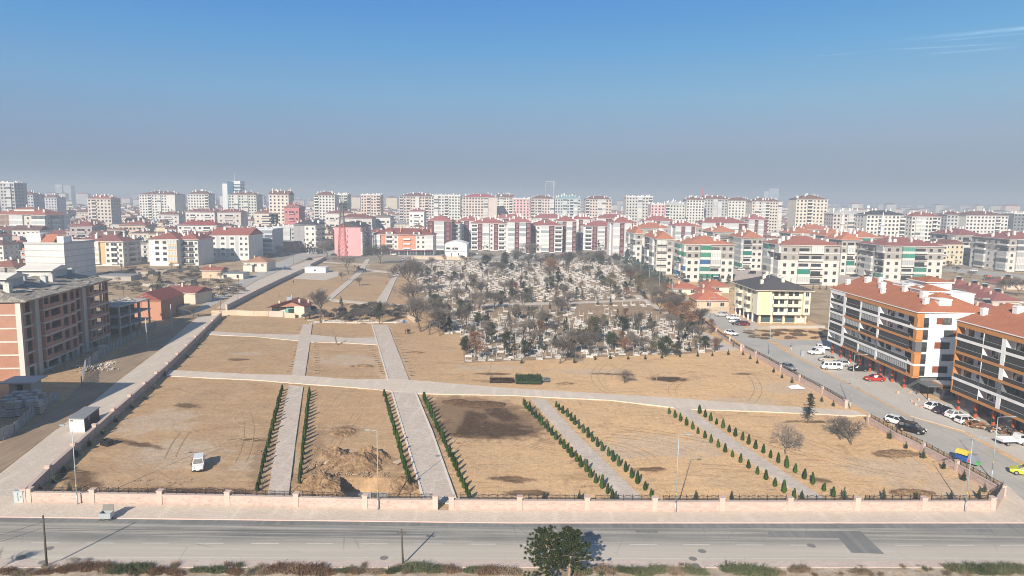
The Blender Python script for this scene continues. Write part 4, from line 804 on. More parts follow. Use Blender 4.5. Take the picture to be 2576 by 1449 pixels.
p = G(185, 1428); place_tree(BARE[1], 'bare_tree', 'leafless twiggy bush at the road edge beside the leaning pole', p, (.24, .24, .16), 2.0)
THK = []; THL = []
for s in range(3):
    a, b = bare_tree(70 + s, 2.2, .9, 4, .05, 1.0, 0, 4, .18); a.v += []; m = MB(); m.add(a.v, a.f); m.add(b.v, b.f); THK.append(m.mesh('thicket_bush', [M_twig2])); THL.append(m.mesh('thicket_bush', [plain((.27, .215, .16), .95, 0, 'dry_twigs', .1, .25)]))
for i in range(46):
    x = rnd.uniform(748, 1016); y = 778 + 30 * rnd.random(); P = G(x, y); o = link('thicket_bush', THK[i % 3], None, (P.x, P.y, 0), rnd.random() * 6, (1.5, 1.5, rnd.uniform(.8, 1.5)))
    tag(o, 'dark leafless bush in the tangled thicket right of the ruined house', 'bush', 'thicket beside the ruined house')
for i in range(90):
    x = rnd.uniform(265, 610); y = rnd.uniform(676, 748); P = G(x, y); o = link('thicket_bush', (THL, THL, THK)[i % 3][i % 2], None, (P.x, P.y, 0), rnd.random() * 6, (1.6, 1.6, rnd.uniform(.5, 1.1)))
    tag(o, 'dry grey bush on the rubble-strewn vacant lot behind the brick houses', 'bush', 'bushes on the vacant lot')
for i in range(40):
    x = rnd.uniform(1878, 2072); y = rnd.uniform(829, 852); P = G(x, y); o = link('shrub', SCR[(1, 2, 4)[i % 3]], None, (P.x, P.y, 0), rnd.random() * 6, (1.9, 1.6, .8))
    tag(o, 'low dry weed clump on the empty lot beside the yellow block', 'shrub', 'weeds on the empty lot')

for i in range(22):
    x = rnd.uniform(280, 600); y = rnd.uniform(672, 746); P = G(x, y); t = place_tree(BARE[i % 6], 'bare_tree', 'small bare tree on the rubble-strewn vacant lot behind the brick houses', P, rnd.uniform(.35, .6), rnd.random() * 6, 'bare trees on the vacant lot')
simple_wall('garden_wall', 'low broken tan wall on the vacant lot beside the dark spruce', [(340, 716), (380, 722), (440, 716)], 1.1, .3, M_block); simple_wall('garden_wall', 'long low wall at the back of the vacant lot', [(330, 690), (420, 686), (500, 676)], 1.5, .3, M_block); simple_wall('garden_wall', 'pale yard wall beside the cream house and the lane', [(495, 765), (528, 748), (530, 738)], 1.6, .3, M_block)
# ------------------------------------------------------------------ apartment buildings
FOOT = []                                            # footprints already taken (x, y, r)
BAYC = {}
M_frame_w = plain((0.40, 0.40, 0.39), 0.6, 0, 'window_frame'); M_frame_d = plain((0.05, 0.045, 0.042), 0.6, 0, 'dark_window_frame')
def bay(kind, w, fh, trim, par, gl, frame=None):
    w = round(w, 1); fh = round(fh, 1); key = (kind, w, fh, trim.name, par.name, gl.name)
    if key in BAYC: return BAYC[key]
    b = MB(); nm = 'window'; fr = frame or M_frame_w; gm = glass()
    if kind in 'wnW':
        ww = {'w': min(1.45, w * .72), 'n': min(.8, w * .7), 'W': min(2.1, w * .8)}[kind]; z0, z1 = 0.85, min(fh - .35, 2.3)
        b.box(-ww / 2, -.02, z0, ww / 2, .05, z1, 1); t = .07
        for x0, x1, y0, y1 in ((-ww / 2 - .04, -ww / 2 + t, z0, z1), (ww / 2 - t, ww / 2 + .04, z0, z1), (-.04, .04, z0, z1), (-ww / 2, ww / 2, z0 - .06, z0 + t), (-ww / 2, ww / 2, z1 - t, z1 + .05)): b.box(x0, -.06, y0, x1, -.015, y1, 0)
        b.box(-ww / 2 - .12, -.14, z0 - .12, ww / 2 + .12, -.01, z0 - .06, 2); mats = [fr, gl, trim]
    elif kind == 'q':                                 # plain window of a far block
        ww = min(1.6, w * .62); b.box(-ww / 2, -.03, .8, ww / 2, .05, min(fh - .4, 2.3), 1); b.box(-ww / 2 - .1, -.12, .68, ww / 2 + .1, -.02, .79, 0); mats = [trim, gm]
    elif kind in 'br':
        nm = 'balcony'; hw = w / 2 - .08; d = 1.15
        b.box(-hw, -d, -.12, hw, 0.0, .06, 0); b.box(-hw * .8, -.02, .08, hw * .8, .04, min(2.35, fh - .3), 2); b.box(-.05, -.05, .08, .05, -.025, 2.3, 3); b.box(-hw * .84, -.05, .08, -hw * .8, -.005, 2.3, 3)  # glass widened past the door, its darkness stands for shade behind the balcony
        if kind == 'b':
            b.box(-hw, -d, .065, hw, -d + .09, .95, 1); b.box(-hw, -d + .095, .065, -hw + .09, 0, .95, 1); b.box(hw - .09, -d + .095, .065, hw, 0, .95, 1)
        else:
            b.box(-hw, -d, .9, hw, -d + .05, .96, 4); b.box(-hw, -d + .01, .2, hw, -d + .03, .75, 4)
            for i in range(7): x = -hw + .02 + i * (2 * hw - .06) / 6; b.box(x, -d, .065, x + .03, -d + .03, .9, 4)
        mats = [trim, par, gm, fr, M_rail]
    elif kind == 'g':
        nm = 'glazed_balcony'; hw = w / 2 - .06; d = 1.15; zt = fh - .28
        b.box(-hw, -d, -.12, hw, 0, .9, 1); b.box(-hw - .03, -d - .03, .82, hw + .03, 0, .93, 0); b.box(-hw + .03, -d + .04, .935, hw - .03, -.01, zt - .005, 2); b.box(-hw - .03, -d - .03, zt, hw + .03, 0, zt + .14, 0)
        n = max(2, round(w / .9))
        for i in range(n + 1): x = -hw + (2 * hw - .06) * i / n; b.box(x, -d - .005, .935, x + .06, -d + .035, zt - .005, 3)
        mats = [trim, par, gl, fr]
    elif kind == 's':
        nm = 'shopfront'; hw = w / 2 - .15; b.box(-hw, -.03, .1, hw, .04, fh - .5, 1); b.box(-hw, -.1, fh - .5, hw, 0, fh - .1, 2); mats = [trim, gm, par]
        for i in range(4): x = -hw + (2 * hw - .06) * i / 3; b.box(x, -.06, .1, x + .06, -.035, fh - .5, 0)
    BAYC[key] = (nm, b.mesh(nm, mats)); return BAYC[key]
def hip_roof(b, x0, x1, y0, y1, z, rh, m=0, soff=1, gable=None):
    w, d = x1 - x0, y1 - y0
    b.box(x0, y0, z - .22, x1, y1, z, soff)
    if gable == 'x':   # ridge along x, gables at the ends
        ym = (y0 + y1) / 2; b.add([(x0, y0, z + .003), (x1, y0, z + .003), (x1, y1, z + .003), (x0, y1, z + .003), (x0, ym, z + rh), (x1, ym, z + rh)], [(0, 1, 5, 4), (2, 3, 4, 5), (1, 2, 5), (3, 0, 4)], m)
    elif gable == 'y':
        xm = (x0 + x1) / 2; b.add([(x0, y0, z + .003), (x1, y0, z + .003), (x1, y1, z + .003), (x0, y1, z + .003), (xm, y0, z + rh), (xm, y1, z + rh)], [(1, 2, 5, 4), (3, 0, 4, 5), (0, 1, 4), (2, 3, 5)], m)
    elif w >= d: b.add([(x0, y0, z + .003), (x1, y0, z + .003), (x1, y1, z + .003), (x0, y1, z + .003), (x0 + d / 2, (y0 + y1) / 2, z + rh), (x1 - d / 2, (y0 + y1) / 2, z + rh)], [(0, 1, 5, 4), (1, 2, 5), (2, 3, 4, 5), (3, 0, 4)], m)
    else: b.add([(x0, y0, z + .003), (x1, y0, z + .003), (x1, y1, z + .003), (x0, y1, z + .003), ((x0 + x1) / 2, y0 + w / 2, z + rh), ((x0 + x1) / 2, y1 - w / 2, z + rh)], [(0, 1, 4), (1, 2, 5, 4), (2, 3, 5), (3, 0, 4, 5)], m)
    def zat(x, y):
        if gable == 'x': return z + rh * min(y - y0, y1 - y) / (d / 2)
        if gable == 'y': return z + rh * min(x - x0, x1 - x) / (w / 2)
        return z + rh * min(x - x0, x1 - x, y - y0, y1 - y) / (min(w, d) / 2)
    return zat
CHIM = {}
def chimney_mesh(w, h, mat):
    k = (w, h, mat.name)
    if k not in CHIM:
        CHIM[k] = MB().box(-w / 2, -w / 2, -1.0, w / 2, w / 2, h, 0).box(-w / 2 - .07, -w / 2 - .07, h - .3, w / 2 + .07, w / 2 + .07, h - .2, 0).box(-w / 4, -w / 4, h, w / 4, w / 4, h + .18, 1).mesh('chimney', [mat, M_conc()])
    return CHIM[k]
DISH = MB().lathe([(.05, .0), (.35, .12), (.5, .3), (.48, .3), (.3, .14), (.02, .05)], 9).tube((0, 0, -.9), (0, 0, .02), .04, n=5).mesh('satellite_dish', [plain((.6, .6, .6), .5, 0, 'dish')])
def apartment(name, label, xl, xr, ye, pal, yb=None, Y=None, depth=16, floors=5, cols='w g g w', side=None, scols='w w g w', a=0.0, roof='hip', rh=3.0, chim=8, gf=0.6, far=False, group=None, seed=0, gcols=None, ov=0.9, base_h=None, cat='apartment block', top=None):
    rnd = random.Random(seed * 31 + int(xl)); P0 = G(xl, yb) if yb else at_depth(xl, Y, ye + 15); P1 = on_line(xr, yb or ye + 15, P0, R(a)); L = (P1 - P0).length
    h = height_at(P0, xl, ye); fh = (h - gf) / floors
    T = thing(name, label, cat, P0, R(a), group); FOOT.append(((P0.x + P1.x) / 2, P0.y + depth / 2, max(L, depth) * .62))
    mw = wall(pal['wall']); mu = wall(pal.get('upper', pal['wall'])); ma = wall(pal.get('accent', pal['wall'])); mt = wall(pal.get('trim', WHITE)); mp = wall(pal.get('parapet', WHITE)); mg = wall(pal.get('ground', pal['wall']))
    nu = pal.get('nupper', 0); zs = h - nu * fh; b = MB()
    z0 = 0.0
    if 'ground' in pal and gf > 1: b.box(0, 0, -.5, L, depth, gf, 4); z0 = gf
    else: z0 = -0.5
    b.box(0, 0, z0, L, depth, zs, 0)
    if nu: b.box(0, 0, zs, L, depth, h, 1)
    for f in pal.get('bands', ()):
        z = gf + f * fh if f < floors else h - .3
        b.box(-.14, -.14, z - .16, L + .14, depth + .14, z + .12, 3)
    facs = [(cols.split(), L, lambda t: (t, 0), 0.0)]
    if side == 'R': facs.append((scols.split(), depth, lambda t: (L, t), math.pi / 2))
    if side == 'L': facs.append((scols.split(), depth, lambda t: (0, depth - t), -math.pi / 2))
    wt = {'w': 1.0, 'n': .7, 'W': 1.2, 'b': 1.5, 'r': 1.5, 'g': 1.5, 'x': .7, 'q': 1.0, 's': 1.6, 'y': 1.5, 'p': 1.0}
    n_of = {}
    for toks, LL, at, rot in facs:
        tot = sum(wt[t[0]] for t in toks); u = 0
        for t in toks:
            w = LL * wt[t[0]] / tot; c = u + w / 2; u += w
            if '*' in t:
                x, y = at(u - w); x2, y2 = at(u)
                lo = gf; hi = h - .02
                if rot == 0: b.box(x + .05, -.05, lo, x2 - .05, 0.0 - .003, hi, 2)
                elif rot > 0: b.box(L + .003, y + .05, lo, L + .05, y2 - .05, hi, 2)
                else: b.box(-.05, y2 + .05, lo, -.003, y - .05, hi, 2)
            for f in range(-1 if (gcols and rot == 0) else 0, floors):
                k = t[0]
                if f == -1: continue
                if k == 'y': k = rnd.choice('gggbr')
                if k in 'xp': continue
                if far and k in 'wnW': k = 'q'
                gl = glass() if k in 'wnWbrsq' else curtain(rnd.choice(pal.get('curt', [(0.55, .57, .57), (0.5, .53, .54), (0.10, .12, .13), (0.62, .62, .6)])))
                nm, me = bay(k, w, fh, mt, mp, gl, pal.get('frame'))
                n_of[nm] = n_of.get(nm, 0) + 1
                if n_of[nm] > 100: continue
                x, y = at(c); o = link(nm, me, T, (x, y, gf + f * fh), rot)
    if gcols and gf > 2:
        toks = gcols.split(); w = L / len(toks)
        for i, t in enumerate(toks):
            if t == 'x': continue
            nm, me = bay(t, w, gf, mt, mp, glass()); link(nm, me, T, ((i + .5) * w, 0, 0), 0.0)
    b.build('walls', [mw, mu, ma, mt, mg], T)
    mr = tiles(pal.get('roof', (0.30, 0.12, 0.075))); rb = MB()
    if roof == 'flat':
        rb.box(-.3, -.3, h, L + .3, depth + .3, h + .25, 0)
        for q in ((-.3, -.3, L + .3, -.1), (-.3, depth + .1, L + .3, depth + .3), (-.3, -.095, -.1, depth + .095), (L + .1, -.095, L + .3, depth + .095)): rb.box(q[0], q[1], h + .253, q[2], q[3], h + .9, 0)
        ro = rb.build('roof', [mt], T); zat = lambda x, y: h + .25
    else:
        zat = hip_roof(rb, -ov, L + ov, -ov, depth + ov, h + .24, rh, 0, 1, {'gx': 'x', 'gy': 'y'}.get(roof))
        ro = rb.build('roof', [mr, mt], T)
    mc = wall(pal.get('chim', (0.66, 0.65, 0.63)))
    for i in range(chim):
        x, y = L * (i + .5 + rnd.uniform(-.3, .3)) / chim, depth * rnd.choice((.2, .35, .5, .62, .75)); w = rnd.choice((.7, .9, 1.3))
        link('chimney', chimney_mesh(w, rnd.choice((1.2, 1.6, 2.0)), mc), ro, (x, y, zat(x, y) + .2))
    for i in range(chim // 3):
        x, y = L * rnd.random(), depth * rnd.uniform(.3, .6); link('satellite_dish', DISH, ro, (x, y, zat(x, y) + .9), rnd.random() * 6)
    if top == 'room':
        rr = MB(); x0, x1 = L * .3, L * .68; y0, y1 = depth * .25, depth * .75; zz = h + .3; rr.box(x0, y0, zz, x1, y1, zz + 3.6, 0); hip_roof(rr, x0 - .5, x1 + .5, y0 - .5, y1 + .5, zz + 3.85, 1.6, 1, 0); rr.build('roof_room', [mt, mr], ro)
    return T, L, h
ORANGE_T = (0.38, 0.15, 0.088); RED_T = (0.31, 0.12, 0.09); BROWN_T = (0.20, 0.085, 0.065); DKRED_T = (0.25, 0.095, 0.085)
GB = dict(wall=(0.57, 0.545, 0.51), upper=(0.33, 0.305, 0.28), nupper=2, trim=(0.64, 0.63, 0.61), parapet=(0.55, 0.54, 0.52), bands=(0, 1, 3, 4, 5), roof=ORANGE_T, curt=[(0.5, .54, .54), (0.58, .59, .58), (0.02, .20, .15), (0.48, .50, .5), (0.12, .14, .15)], frame=M_frame_d)
def gblock(lab, xl, xr, ye, yb=None, Y=None, roof=ORANGE_T, floors=5, cols='w w y y w w', scols='w y y w y', depth=24, **kw):
    p = dict(GB); p['roof'] = roof
    if 'curt' in kw: p['curt'] = kw.pop('curt')
    return apartment('apartment_block', lab, xl, xr, ye, p, yb=yb, Y=Y, depth=depth, floors=floors, cols=cols, side='L', scols=scols, gf=0.9, rh=kw.pop('rh', 4.0), chim=kw.pop('chim', 10), group='grey estate blocks with hipped red roofs', **kw)
gblock('grey and cream block with orange-red roof, green and blue balcony blinds, above the yellow block', 1723, 1843, 615, 708, curt=[(.55, .57, .56), (.07, .24, .20), (.04, .12, .28), (.58, .58, .57), (.50, .52, .52), (.06, .24, .16)])
gblock('grey and cream block with stacked open balconies behind the conifer hedge', 1649, 1690, 602, 690, cols='r* w', scols='w y w y w', depth=34, chim=7)
gblock('grey and cream block at the far end of the conifer hedge', 1596, 1613, 588, 664, cols='w', scols='y w y', depth=30, chim=6)
gblock('grey block with salmon-red roof, second from the orange-framed block', 1960, 2107, 617, 717, roof=RED_T)
gblock('grey block with dusty red roof and green balcony blinds, directly above the orange-framed block', 2220, 2367, 619, 708, roof=DKRED_T, depth=28, curt=[(.5, .53, .53), (.06, .24, .18), (.10, .30, .24), (.58, .58, .57), (.52, .54, .54), (.1, .11, .12)])
gblock('narrow grey block with orange roof seen between two broad ones', 2112, 2158, 604, 692, cols='w y w', scols='w w', depth=20)
gblock('grey block in shade with orange roof, left of the second broad one', 1866, 1915, 599, 680, cols='y w w', scols='w y', depth=26)
gblock('grey block with wide orange roof rising behind the green-blind block', 1790, 1850, 584, 655, cols='w y w', scols='w y', depth=26)
gblock('grey block with dusty red roof and blue balcony blinds by the playground', 2402, 2466, 592, 664, roof=DKRED_T, cols='w y y w', scols='w y w y', depth=30, curt=[(.5, .53, .53), (.04, .11, .25), (.5, .52, .53), (.08, .09, .1), (.55, .56, .56)])
gblock('grey block with dusty red roof cut by the right picture edge', 2532, 2640, 602, 684, roof=DKRED_T, cols='w y y w w', scols='w y w w y', depth=34)
for i, (xl, xr, ye, Y, w) in enumerate(((1992, 2055, 588, 470, 'with its long ridge'), (2075, 2140, 594, 440, 'with many white flues'), (1600, 1690, 574, 520, 'behind the hedge-end block'), (1700, 1770, 572, 520, 'above the blind-fronted block'), (2150, 2215, 598, 430, 'squeezed between chimneys'), (2010, 2100, 578, 540, 'farthest of the orange row'))):
    gblock('grey estate block mostly hidden, orange roof ' + w, xl, xr, ye, None, Y, cols='w y w', scols='w w', depth=22, chim=9)
# maroon and white blocks beyond the cemetery
MB_ = dict(wall=(0.60, 0.59, 0.58), accent=(0.13, 0.042, 0.05), trim=(0.66, 0.65, 0.64), parapet=(0.66, 0.65, 0.64), roof=(0.30, 0.105, 0.10), curt=[(.56, .57, .57), (.5, .53, .55), (.6, .6, .59), (.3, .33, .35)])
def mblock(lab, xl, xr, ye, yb=None, Y=None, side=None, cols='b w* g w w* b', scols='x* w', floors=6, depth=22, **kw):
    return apartment('apartment_block', lab, xl, xr, ye, MB_, yb=yb, Y=Y, depth=depth, floors=floors, cols=cols, side=side, scols=scols, gf=0.6, rh=4.2, chim=kw.pop('chim', 8), group='white blocks with maroon strips', **kw)
mblock('white block with maroon strips right of the small white vaulted office', 1185, 1270, 562, 630, side='R', scols='g w g')
mblock('white block with maroon strips, maroon flank and two dense bay columns, behind the cemetery trees', 1333, 1414, 567, 635, side='R', cols='w* w g w* b', scols='p* p* n')
mblock('white block with maroon strips facing the cemetery end of the street', 1470, 1552, 569, 631, side='L', cols='b w* g w* b', scols='g g')
mblock('white block with maroon strips set back behind the grey balcony block', 1075, 1135, 556, None, 520, cols='w* g w*', chim=7)
for i, (xl, xr, ye, Y, w) in enumerate(((1278, 1335, 559, 500, 'between the two front ones'), (1400, 1450, 557, 520, 'in shadow with a long flank'), (1542, 1600, 561, 480, 'beside the street end'), (1440, 1492, 552, 560, 'behind the entrance gate'), (1150, 1210, 556, 560, 'with pale top storey'), (1698, 1748, 569, 500, 'beside the orange roofs'), (1765, 1880, 561, 520, 'long one with dormers'), (1883, 1930, 553, 560, 'small one with white flues'), (1620, 1700, 556, 600, 'pinkish far one'), (1500, 1580, 550, 620, 'far one with a low ridge'), (1240, 1320, 550, 640, 'far one left of centre'), (1340, 1420, 549, 660, 'far one in the centre'))):
    mblock('white block with maroon strips and red roof, ' + w, xl, xr, ye, None, Y, side='R' if xr < 1300 else 'L', cols='g w* g w*', scols='g w', depth=20)
# grey block with a tall flank
apartment('apartment_block', 'grey balcony block with red hipped roof right of the orange and white block', 1105, 1156, 562, dict(wall=(.55, .55, .55), upper=(.36, .37, .38), nupper=0, trim=(.5, .5, .5), parapet=(.36, .37, .38), roof=RED_T), yb=628, depth=26, floors=6, cols='w b', side='R', scols='x x', chim=5, a=0)
# pink gable block
T, L_, h_ = apartment('apartment_block', 'pink gable-ended block behind the lattice mast', 842, 908, 572, dict(wall=(.62, .33, .34), trim=(.62, .33, .34), parapet=(.6, .58, .56), roof=(.07, .065, .065)), yb=643, depth=34, floors=5, cols='x x n x x', side='R', scols='g w b w g w', roof='gy', rh=3.6, chim=4, ov=.35)
b = MB(); b.add([(0, -.01, h_), (L_, -.01, h_), (L_ / 2, -.01, h_ + 3.75), (0, .3, h_), (L_, .3, h_), (L_ / 2, .3, h_ + 3.75)], [(0, 1, 2), (5, 4, 3), (1, 4, 5, 2), (0, 2, 5, 3)]); b.build('gable', wall((.62, .33, .34)), T)
# orange and white block
P_OW = dict(wall=(.62, .58, .54), accent=(.60, .24, .14), trim=(.7, .69, .68), parapet=(.68, .66, .64), ground=(.66, .65, .63), roof=(.22, .075, .065), curt=[(.58, .58, .57), (.62, .62, .6), (.5, .54, .56)], chim=(.55, .25, .17))
T, L_, h_ = apartment('apartment_block', 'white block with salmon panels, dormers and shops beside the pink block', 939, 1090, 590, P_OW, yb=641, depth=18, floors=3, cols='g w* b w w* b* w* w w g', side='R', scols='w x w', gf=4.4, gcols='s s s s s s s', rh=4.0, chim=8)
for u in (.27, .72):
    d = MB(); x = L_ * u; d.box(x - 2.4, -.2, h_ + .3, x + 2.4, 6, h_ + 2.1, 0); d.box(x - 1.4, -.25, h_ + .7, x + 1.4, -.205, h_ + 1.9, 1)
    n = 9; vs = [(x - 2.9 * math.cos(math.pi * i / n), y, h_ + 2.1 + 1.3 * math.sin(math.pi * i / n)) for y in (-.4, 6) for i in range(n + 1)]
    d.add(vs, [(i, i + 1, n + 2 + i, n + 1 + i) for i in range(n)] + [tuple(range(n + 1))], 2); d.build('dormer', [wall(WHITE), glass(), tiles((.22, .075, .065))], T)
MB().box(0, -1.2, 3.2, L_, -.1, 3.45).build('awning', plain((.32, .06, .07), .7, 0, 'red_awning'), T)
for xl, xr, ye, Y, fl, wc, rc, ch, w in ((447, 545, 566, 545, 4, (.58, .57, .55), (.27, .055, .05), (.33, .06, .05), 'with bright red roof and red flues'), (301, 366, 566, 500, 4, (.50, .40, .33), (.23, .09, .075), (.6, .58, .55), 'brown, with red roof beside the blue dome'), (176, 232, 569, 470, 4, (.36, .31, .31), (.22, .075, .065), (.4, .38, .36), 'purplish-brown, right of the edge block'), (467, 540, 533, 640, 5, (.58, .56, .54), (.2, .085, .075), (.5, .27, .25), 'white, with pink flues'), (547, 606, 534, 640, 5, (.50, .46, .44), (.2, .085, .075), (.5, .27, .25), 'grey, with pink flues'), (715, 752, 521, 600, 5, (.46, .18, .18), (.3, .13, .12), (.5, .3, .28), 'rose-red, with stepped gable'), (819, 884, 537, 610, 4, (.56, .53, .5), (.21, .09, .08), (.5, .48, .45), 'cream, behind the mast'), (851, 936, 548, 560, 4, (.48, .46, .44), (.19, .08, .07), (.5, .48, .45), 'grey, directly behind the pink block'), (939, 982, 546, 580, 4, (.55, .54, .52), (.15, .12, .11), (.5, .5, .5), 'white, with dark roof and blue panels'), (1029, 1067, 532, 640, 5, (.62, .61, .6), (.25, .09, .085), (.6, .6, .6), 'white, with small red pyramid roof'), (640, 700, 536, 640, 5, (.55, .5, .44), (.21, .08, .07), (.5, .48, .45), 'cream, below the cream tower'), (395, 450, 540, 660, 5, (.52, .5, .5), (.2, .09, .08), (.5, .5, .48), 'pale, below the white turreted tower')):
    apartment('apartment_block', 'low town block, ' + w, xl, xr, ye, dict(wall=wc, trim=(.62, .61, .59), parapet=c_mul(wc, 1.1), roof=rc, chim=ch), Y=Y, depth=17, floors=fl, cols='w b w w b w' if xr - xl > 60 else 'w b w', side='R', scols='w w', rh=3.0, chim=7, gf=.8, far=True)
# small white office with a vaulted roof
def vaulted_office():
    P0 = G(1119, 645); P1 = on_line(1175, 645, P0, 0); L = (P1 - P0).length; h = height_at(P0, 1119, 614); d = 20; T = thing('office_building', 'small white office with a vaulted roof at the far cemetery edge', 'office', P0); FOOT.append((P0.x + L / 2, P0.y + 10, 14))
    m = wall((.72, .72, .71)); b = MB(); b.box(0, 0, -.3, L, d, h, 0).box(0, -.8, h * .42, L, -.003, h - .02, 0); b.build('walls', m, T)
    n = 14; r = MB(); ring = [(L * i / n, h + 1.9 * math.sin(math.pi * i / n)) for i in range(n + 1)]
    r.add([(x - .3 + .6 * x / L, y, z) for y in (-1, d) for x, z in ring] , [(i, i + 1, n + 2 + i, n + 1 + i) for i in range(n)] + [tuple(range(n, -1, -1)), tuple(range(n + 1, 2 * n + 2))]); r.build('roof', m, T, False)
    for x0, x1, z0, z1 in ((1.0, 3.9, .58, .74), (5.2, 9.2, .56, .74)): MB().box(x0, -.86, h * z0, x1, -.805, h * z1).build('window', glass(), T)
    for x0, x1, z0, z1 in ((8.9, 9.6, .1, .3), (4.2, 5.0, 0, .3)): MB().box(x0, -.05, h * z0, x1, -.005, h * z1).build('window', glass(), T)
    MB().box(6.4, -.87, h * .45, 6.9, -.806, h * .97).box(9.6, -.87, h * .45, 10.1, -.806, h * .97).build('grey_strip', wall((.45, .45, .45)), T)
vaulted_office()
# left middle distance
tan_ = dict(wall=(.62, .60, .57), accent=(.62, .40, .20), trim=(.70, .69, .66), parapet=(.64, .63, .6), roof=(.21, .085, .075), curt=[(.6, .58, .42), (.58, .58, .55), (.5, .52, .53)])
apartment('apartment_block', 'cream and ochre block with striped balcony awnings behind the brick balcony tower', 190, 312, 607, tan_, yb=668, depth=18, floors=4, cols='b* w w* g w* w b w', side='R', scols='w b w', rh=3.2, chim=7, gf=1.2)
apartment('apartment_block', 'white corner block with orange balcony edges and dark shutters', 377, 450, 602, dict(wall=(.66, .65, .63), trim=(.68, .67, .65), accent=(.52, .52, .52), parapet=(.60, .38, .2), roof=(.25, .09, .07), frame=M_frame_d), yb=668, depth=22, floors=4, cols='x W W g', side='L', scols='W* w g*', rh=3.4, chim=7, gf=2.0)
apartment('apartment_block', 'grey-white wing with thin balconies joined to the white corner block', 451, 500, 603, dict(wall=(.55, .55, .54), trim=(.6, .58, .55), parapet=(.58, .36, .22), roof=(.25, .09, .07)), yb=667, depth=20, floors=4, cols='w r r w', rh=3.4, chim=4, gf=1.0)
apartment('apartment_block', 'long grey-white block with a tan gable in half shadow', 531, 627, 592, dict(wall=(.60, .60, .58), accent=(.45, .46, .46), trim=(.66, .65, .63), parapet=(.58, .58, .56), roof=(.27, .09, .07)), yb=654, depth=24, floors=4, cols='W n* W n* W n* w w', side='L', scols='x x x', roof='gx', rh=4.2, chim=3, gf=2.0, ov=.5)
apartment('apartment_block', 'blue-grey banded block with long ribbon balconies', 617, 688, 578, dict(wall=(.38, .42, .46), trim=(.52, .55, .58), parapet=(.45, .48, .52), ground=(.2, .2, .22), roof=(.28, .10, .08), curt=[(.08, .10, .13), (.25, .3, .34)]), yb=644, depth=20, floors=5, cols='g g g g', roof='flat', chim=3, gf=2.5, gcols='s s s')
apartment('apartment_block', 'low grey block with dark windows behind the brick box', 686, 742, 572, dict(wall=(.40, .40, .39), trim=(.5, .5, .5), parapet=(.45, .45, .44), roof=(.2, .2, .2)), Y=520, depth=22, floors=5, cols='g w g w', roof='flat', chim=5)
apartment('apartment_block', 'white and grey block with black hipped roof beside the pink block', 740, 795, 566, dict(wall=(.62, .61, .58), accent=(.30, .30, .31), trim=(.66, .65, .63), parapet=(.3, .3, .31), roof=(.055, .055, .06), ground=(.25, .25, .25)), yb=634, depth=24, floors=4, cols='w* w* w w', side='R', scols='b w b', rh=3.4, chim=5, gf=3.5, gcols='s s s')
apartment('apartment_block', 'tall brown and white block with wide red roof at the left picture edge', -20, 116, 540, dict(wall=(.56, .53, .48), accent=(.22, .155, .115), trim=(.68, .66, .62), parapet=(.68, .67, .64), roof=(.30, .11, .075), bands=(1, 2, 3, 4, 5, 6)), Y=505, depth=26, floors=6, cols='w* w* g w g', side='R', scols='w g w g', rh=5, chim=6, top='room')
T, L_, h_ = apartment('apartment_block', 'windowless white tower with raw brick balconies, partly behind the construction site', 62, 161, 614, dict(wall=(.60, .60, .59), trim=(.42, .42, .41), parapet=(.45, .2, .12), roof=(.3, .12, .08), bands=(1, 2, 3, 4, 5)), Y=300, depth=22, floors=6, cols='x', roof='flat', side='L', scols='b b b', chim=0)
b = MB(); b.box(0, 2, h_ + .3, 6, 9, h_ + 4.6, 0).box(6.5, 5, h_ + .3, 12, 14, h_ + 3.2, 1).box(12.5, 3, h_ + .3, 15.5, 8, h_ + 3.4, 0).add([(6, 1, h_ + .3), (12, 1, h_ + .3), (12, 5, h_ + 4.2), (6, 5, h_ + 4.2)], [(0, 1, 2, 3)], 1); b.build('roof_room', [wall(WHITE), tiles((.36, .14, .09))], T)
for f in range(6):
    MB().box(-1.6, 3, 1 + f * 2.75, -.02, 10, 1.25 + f * 2.75).box(-1.6, 3, 1.255 + f * 2.75, -1.45, 10, 2.0 + f * 2.75).build('brick_balcony', brick((.42, .17, .12)), T)
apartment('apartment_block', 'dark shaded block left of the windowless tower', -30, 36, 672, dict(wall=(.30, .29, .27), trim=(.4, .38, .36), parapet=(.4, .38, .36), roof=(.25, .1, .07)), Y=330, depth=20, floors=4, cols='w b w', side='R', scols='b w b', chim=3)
# brick box
def flat_box(name, label, xl, xr, yt, yb, depth, mat, wins=(), cat='building', roofm=None, a=0):
    P0 = G(xl, yb); P1 = on_line(xr, yb, P0, R(a)); L = (P1 - P0).length; h = height_at(P0, xl, yt); T = thing(name, label, cat, P0, R(a)); FOOT.append((P0.x + L / 2, P0.y + depth / 2, max(L, depth) * .6))
    MB().box(0, 0, -.3, L, depth, h).build('walls', mat, T); MB().box(-.25, -.25, h, L + .25, depth + .25, h + .22).build('roof', roofm or M_conc(), T)
    for x0, x1, z0, z1 in wins: MB().box(L * x0, -.05, h * z0, L * x1, -.004, h * z1).build('window', glass(), T)
    return T, L, h
flat_box('brick_building', 'raw orange brick box with a stepped top near the far street', 688, 753, 608, 634, 12, brick((.40, .19, .13)))
flat_box('site_hut', 'white flat-roofed hut on the pale gravel yard', 767, 819, 673, 686, 6.5, wall((.72, .71, .69)), [(.44, .53, .35, .65)], 'hut', wall((.6, .6, .6)))
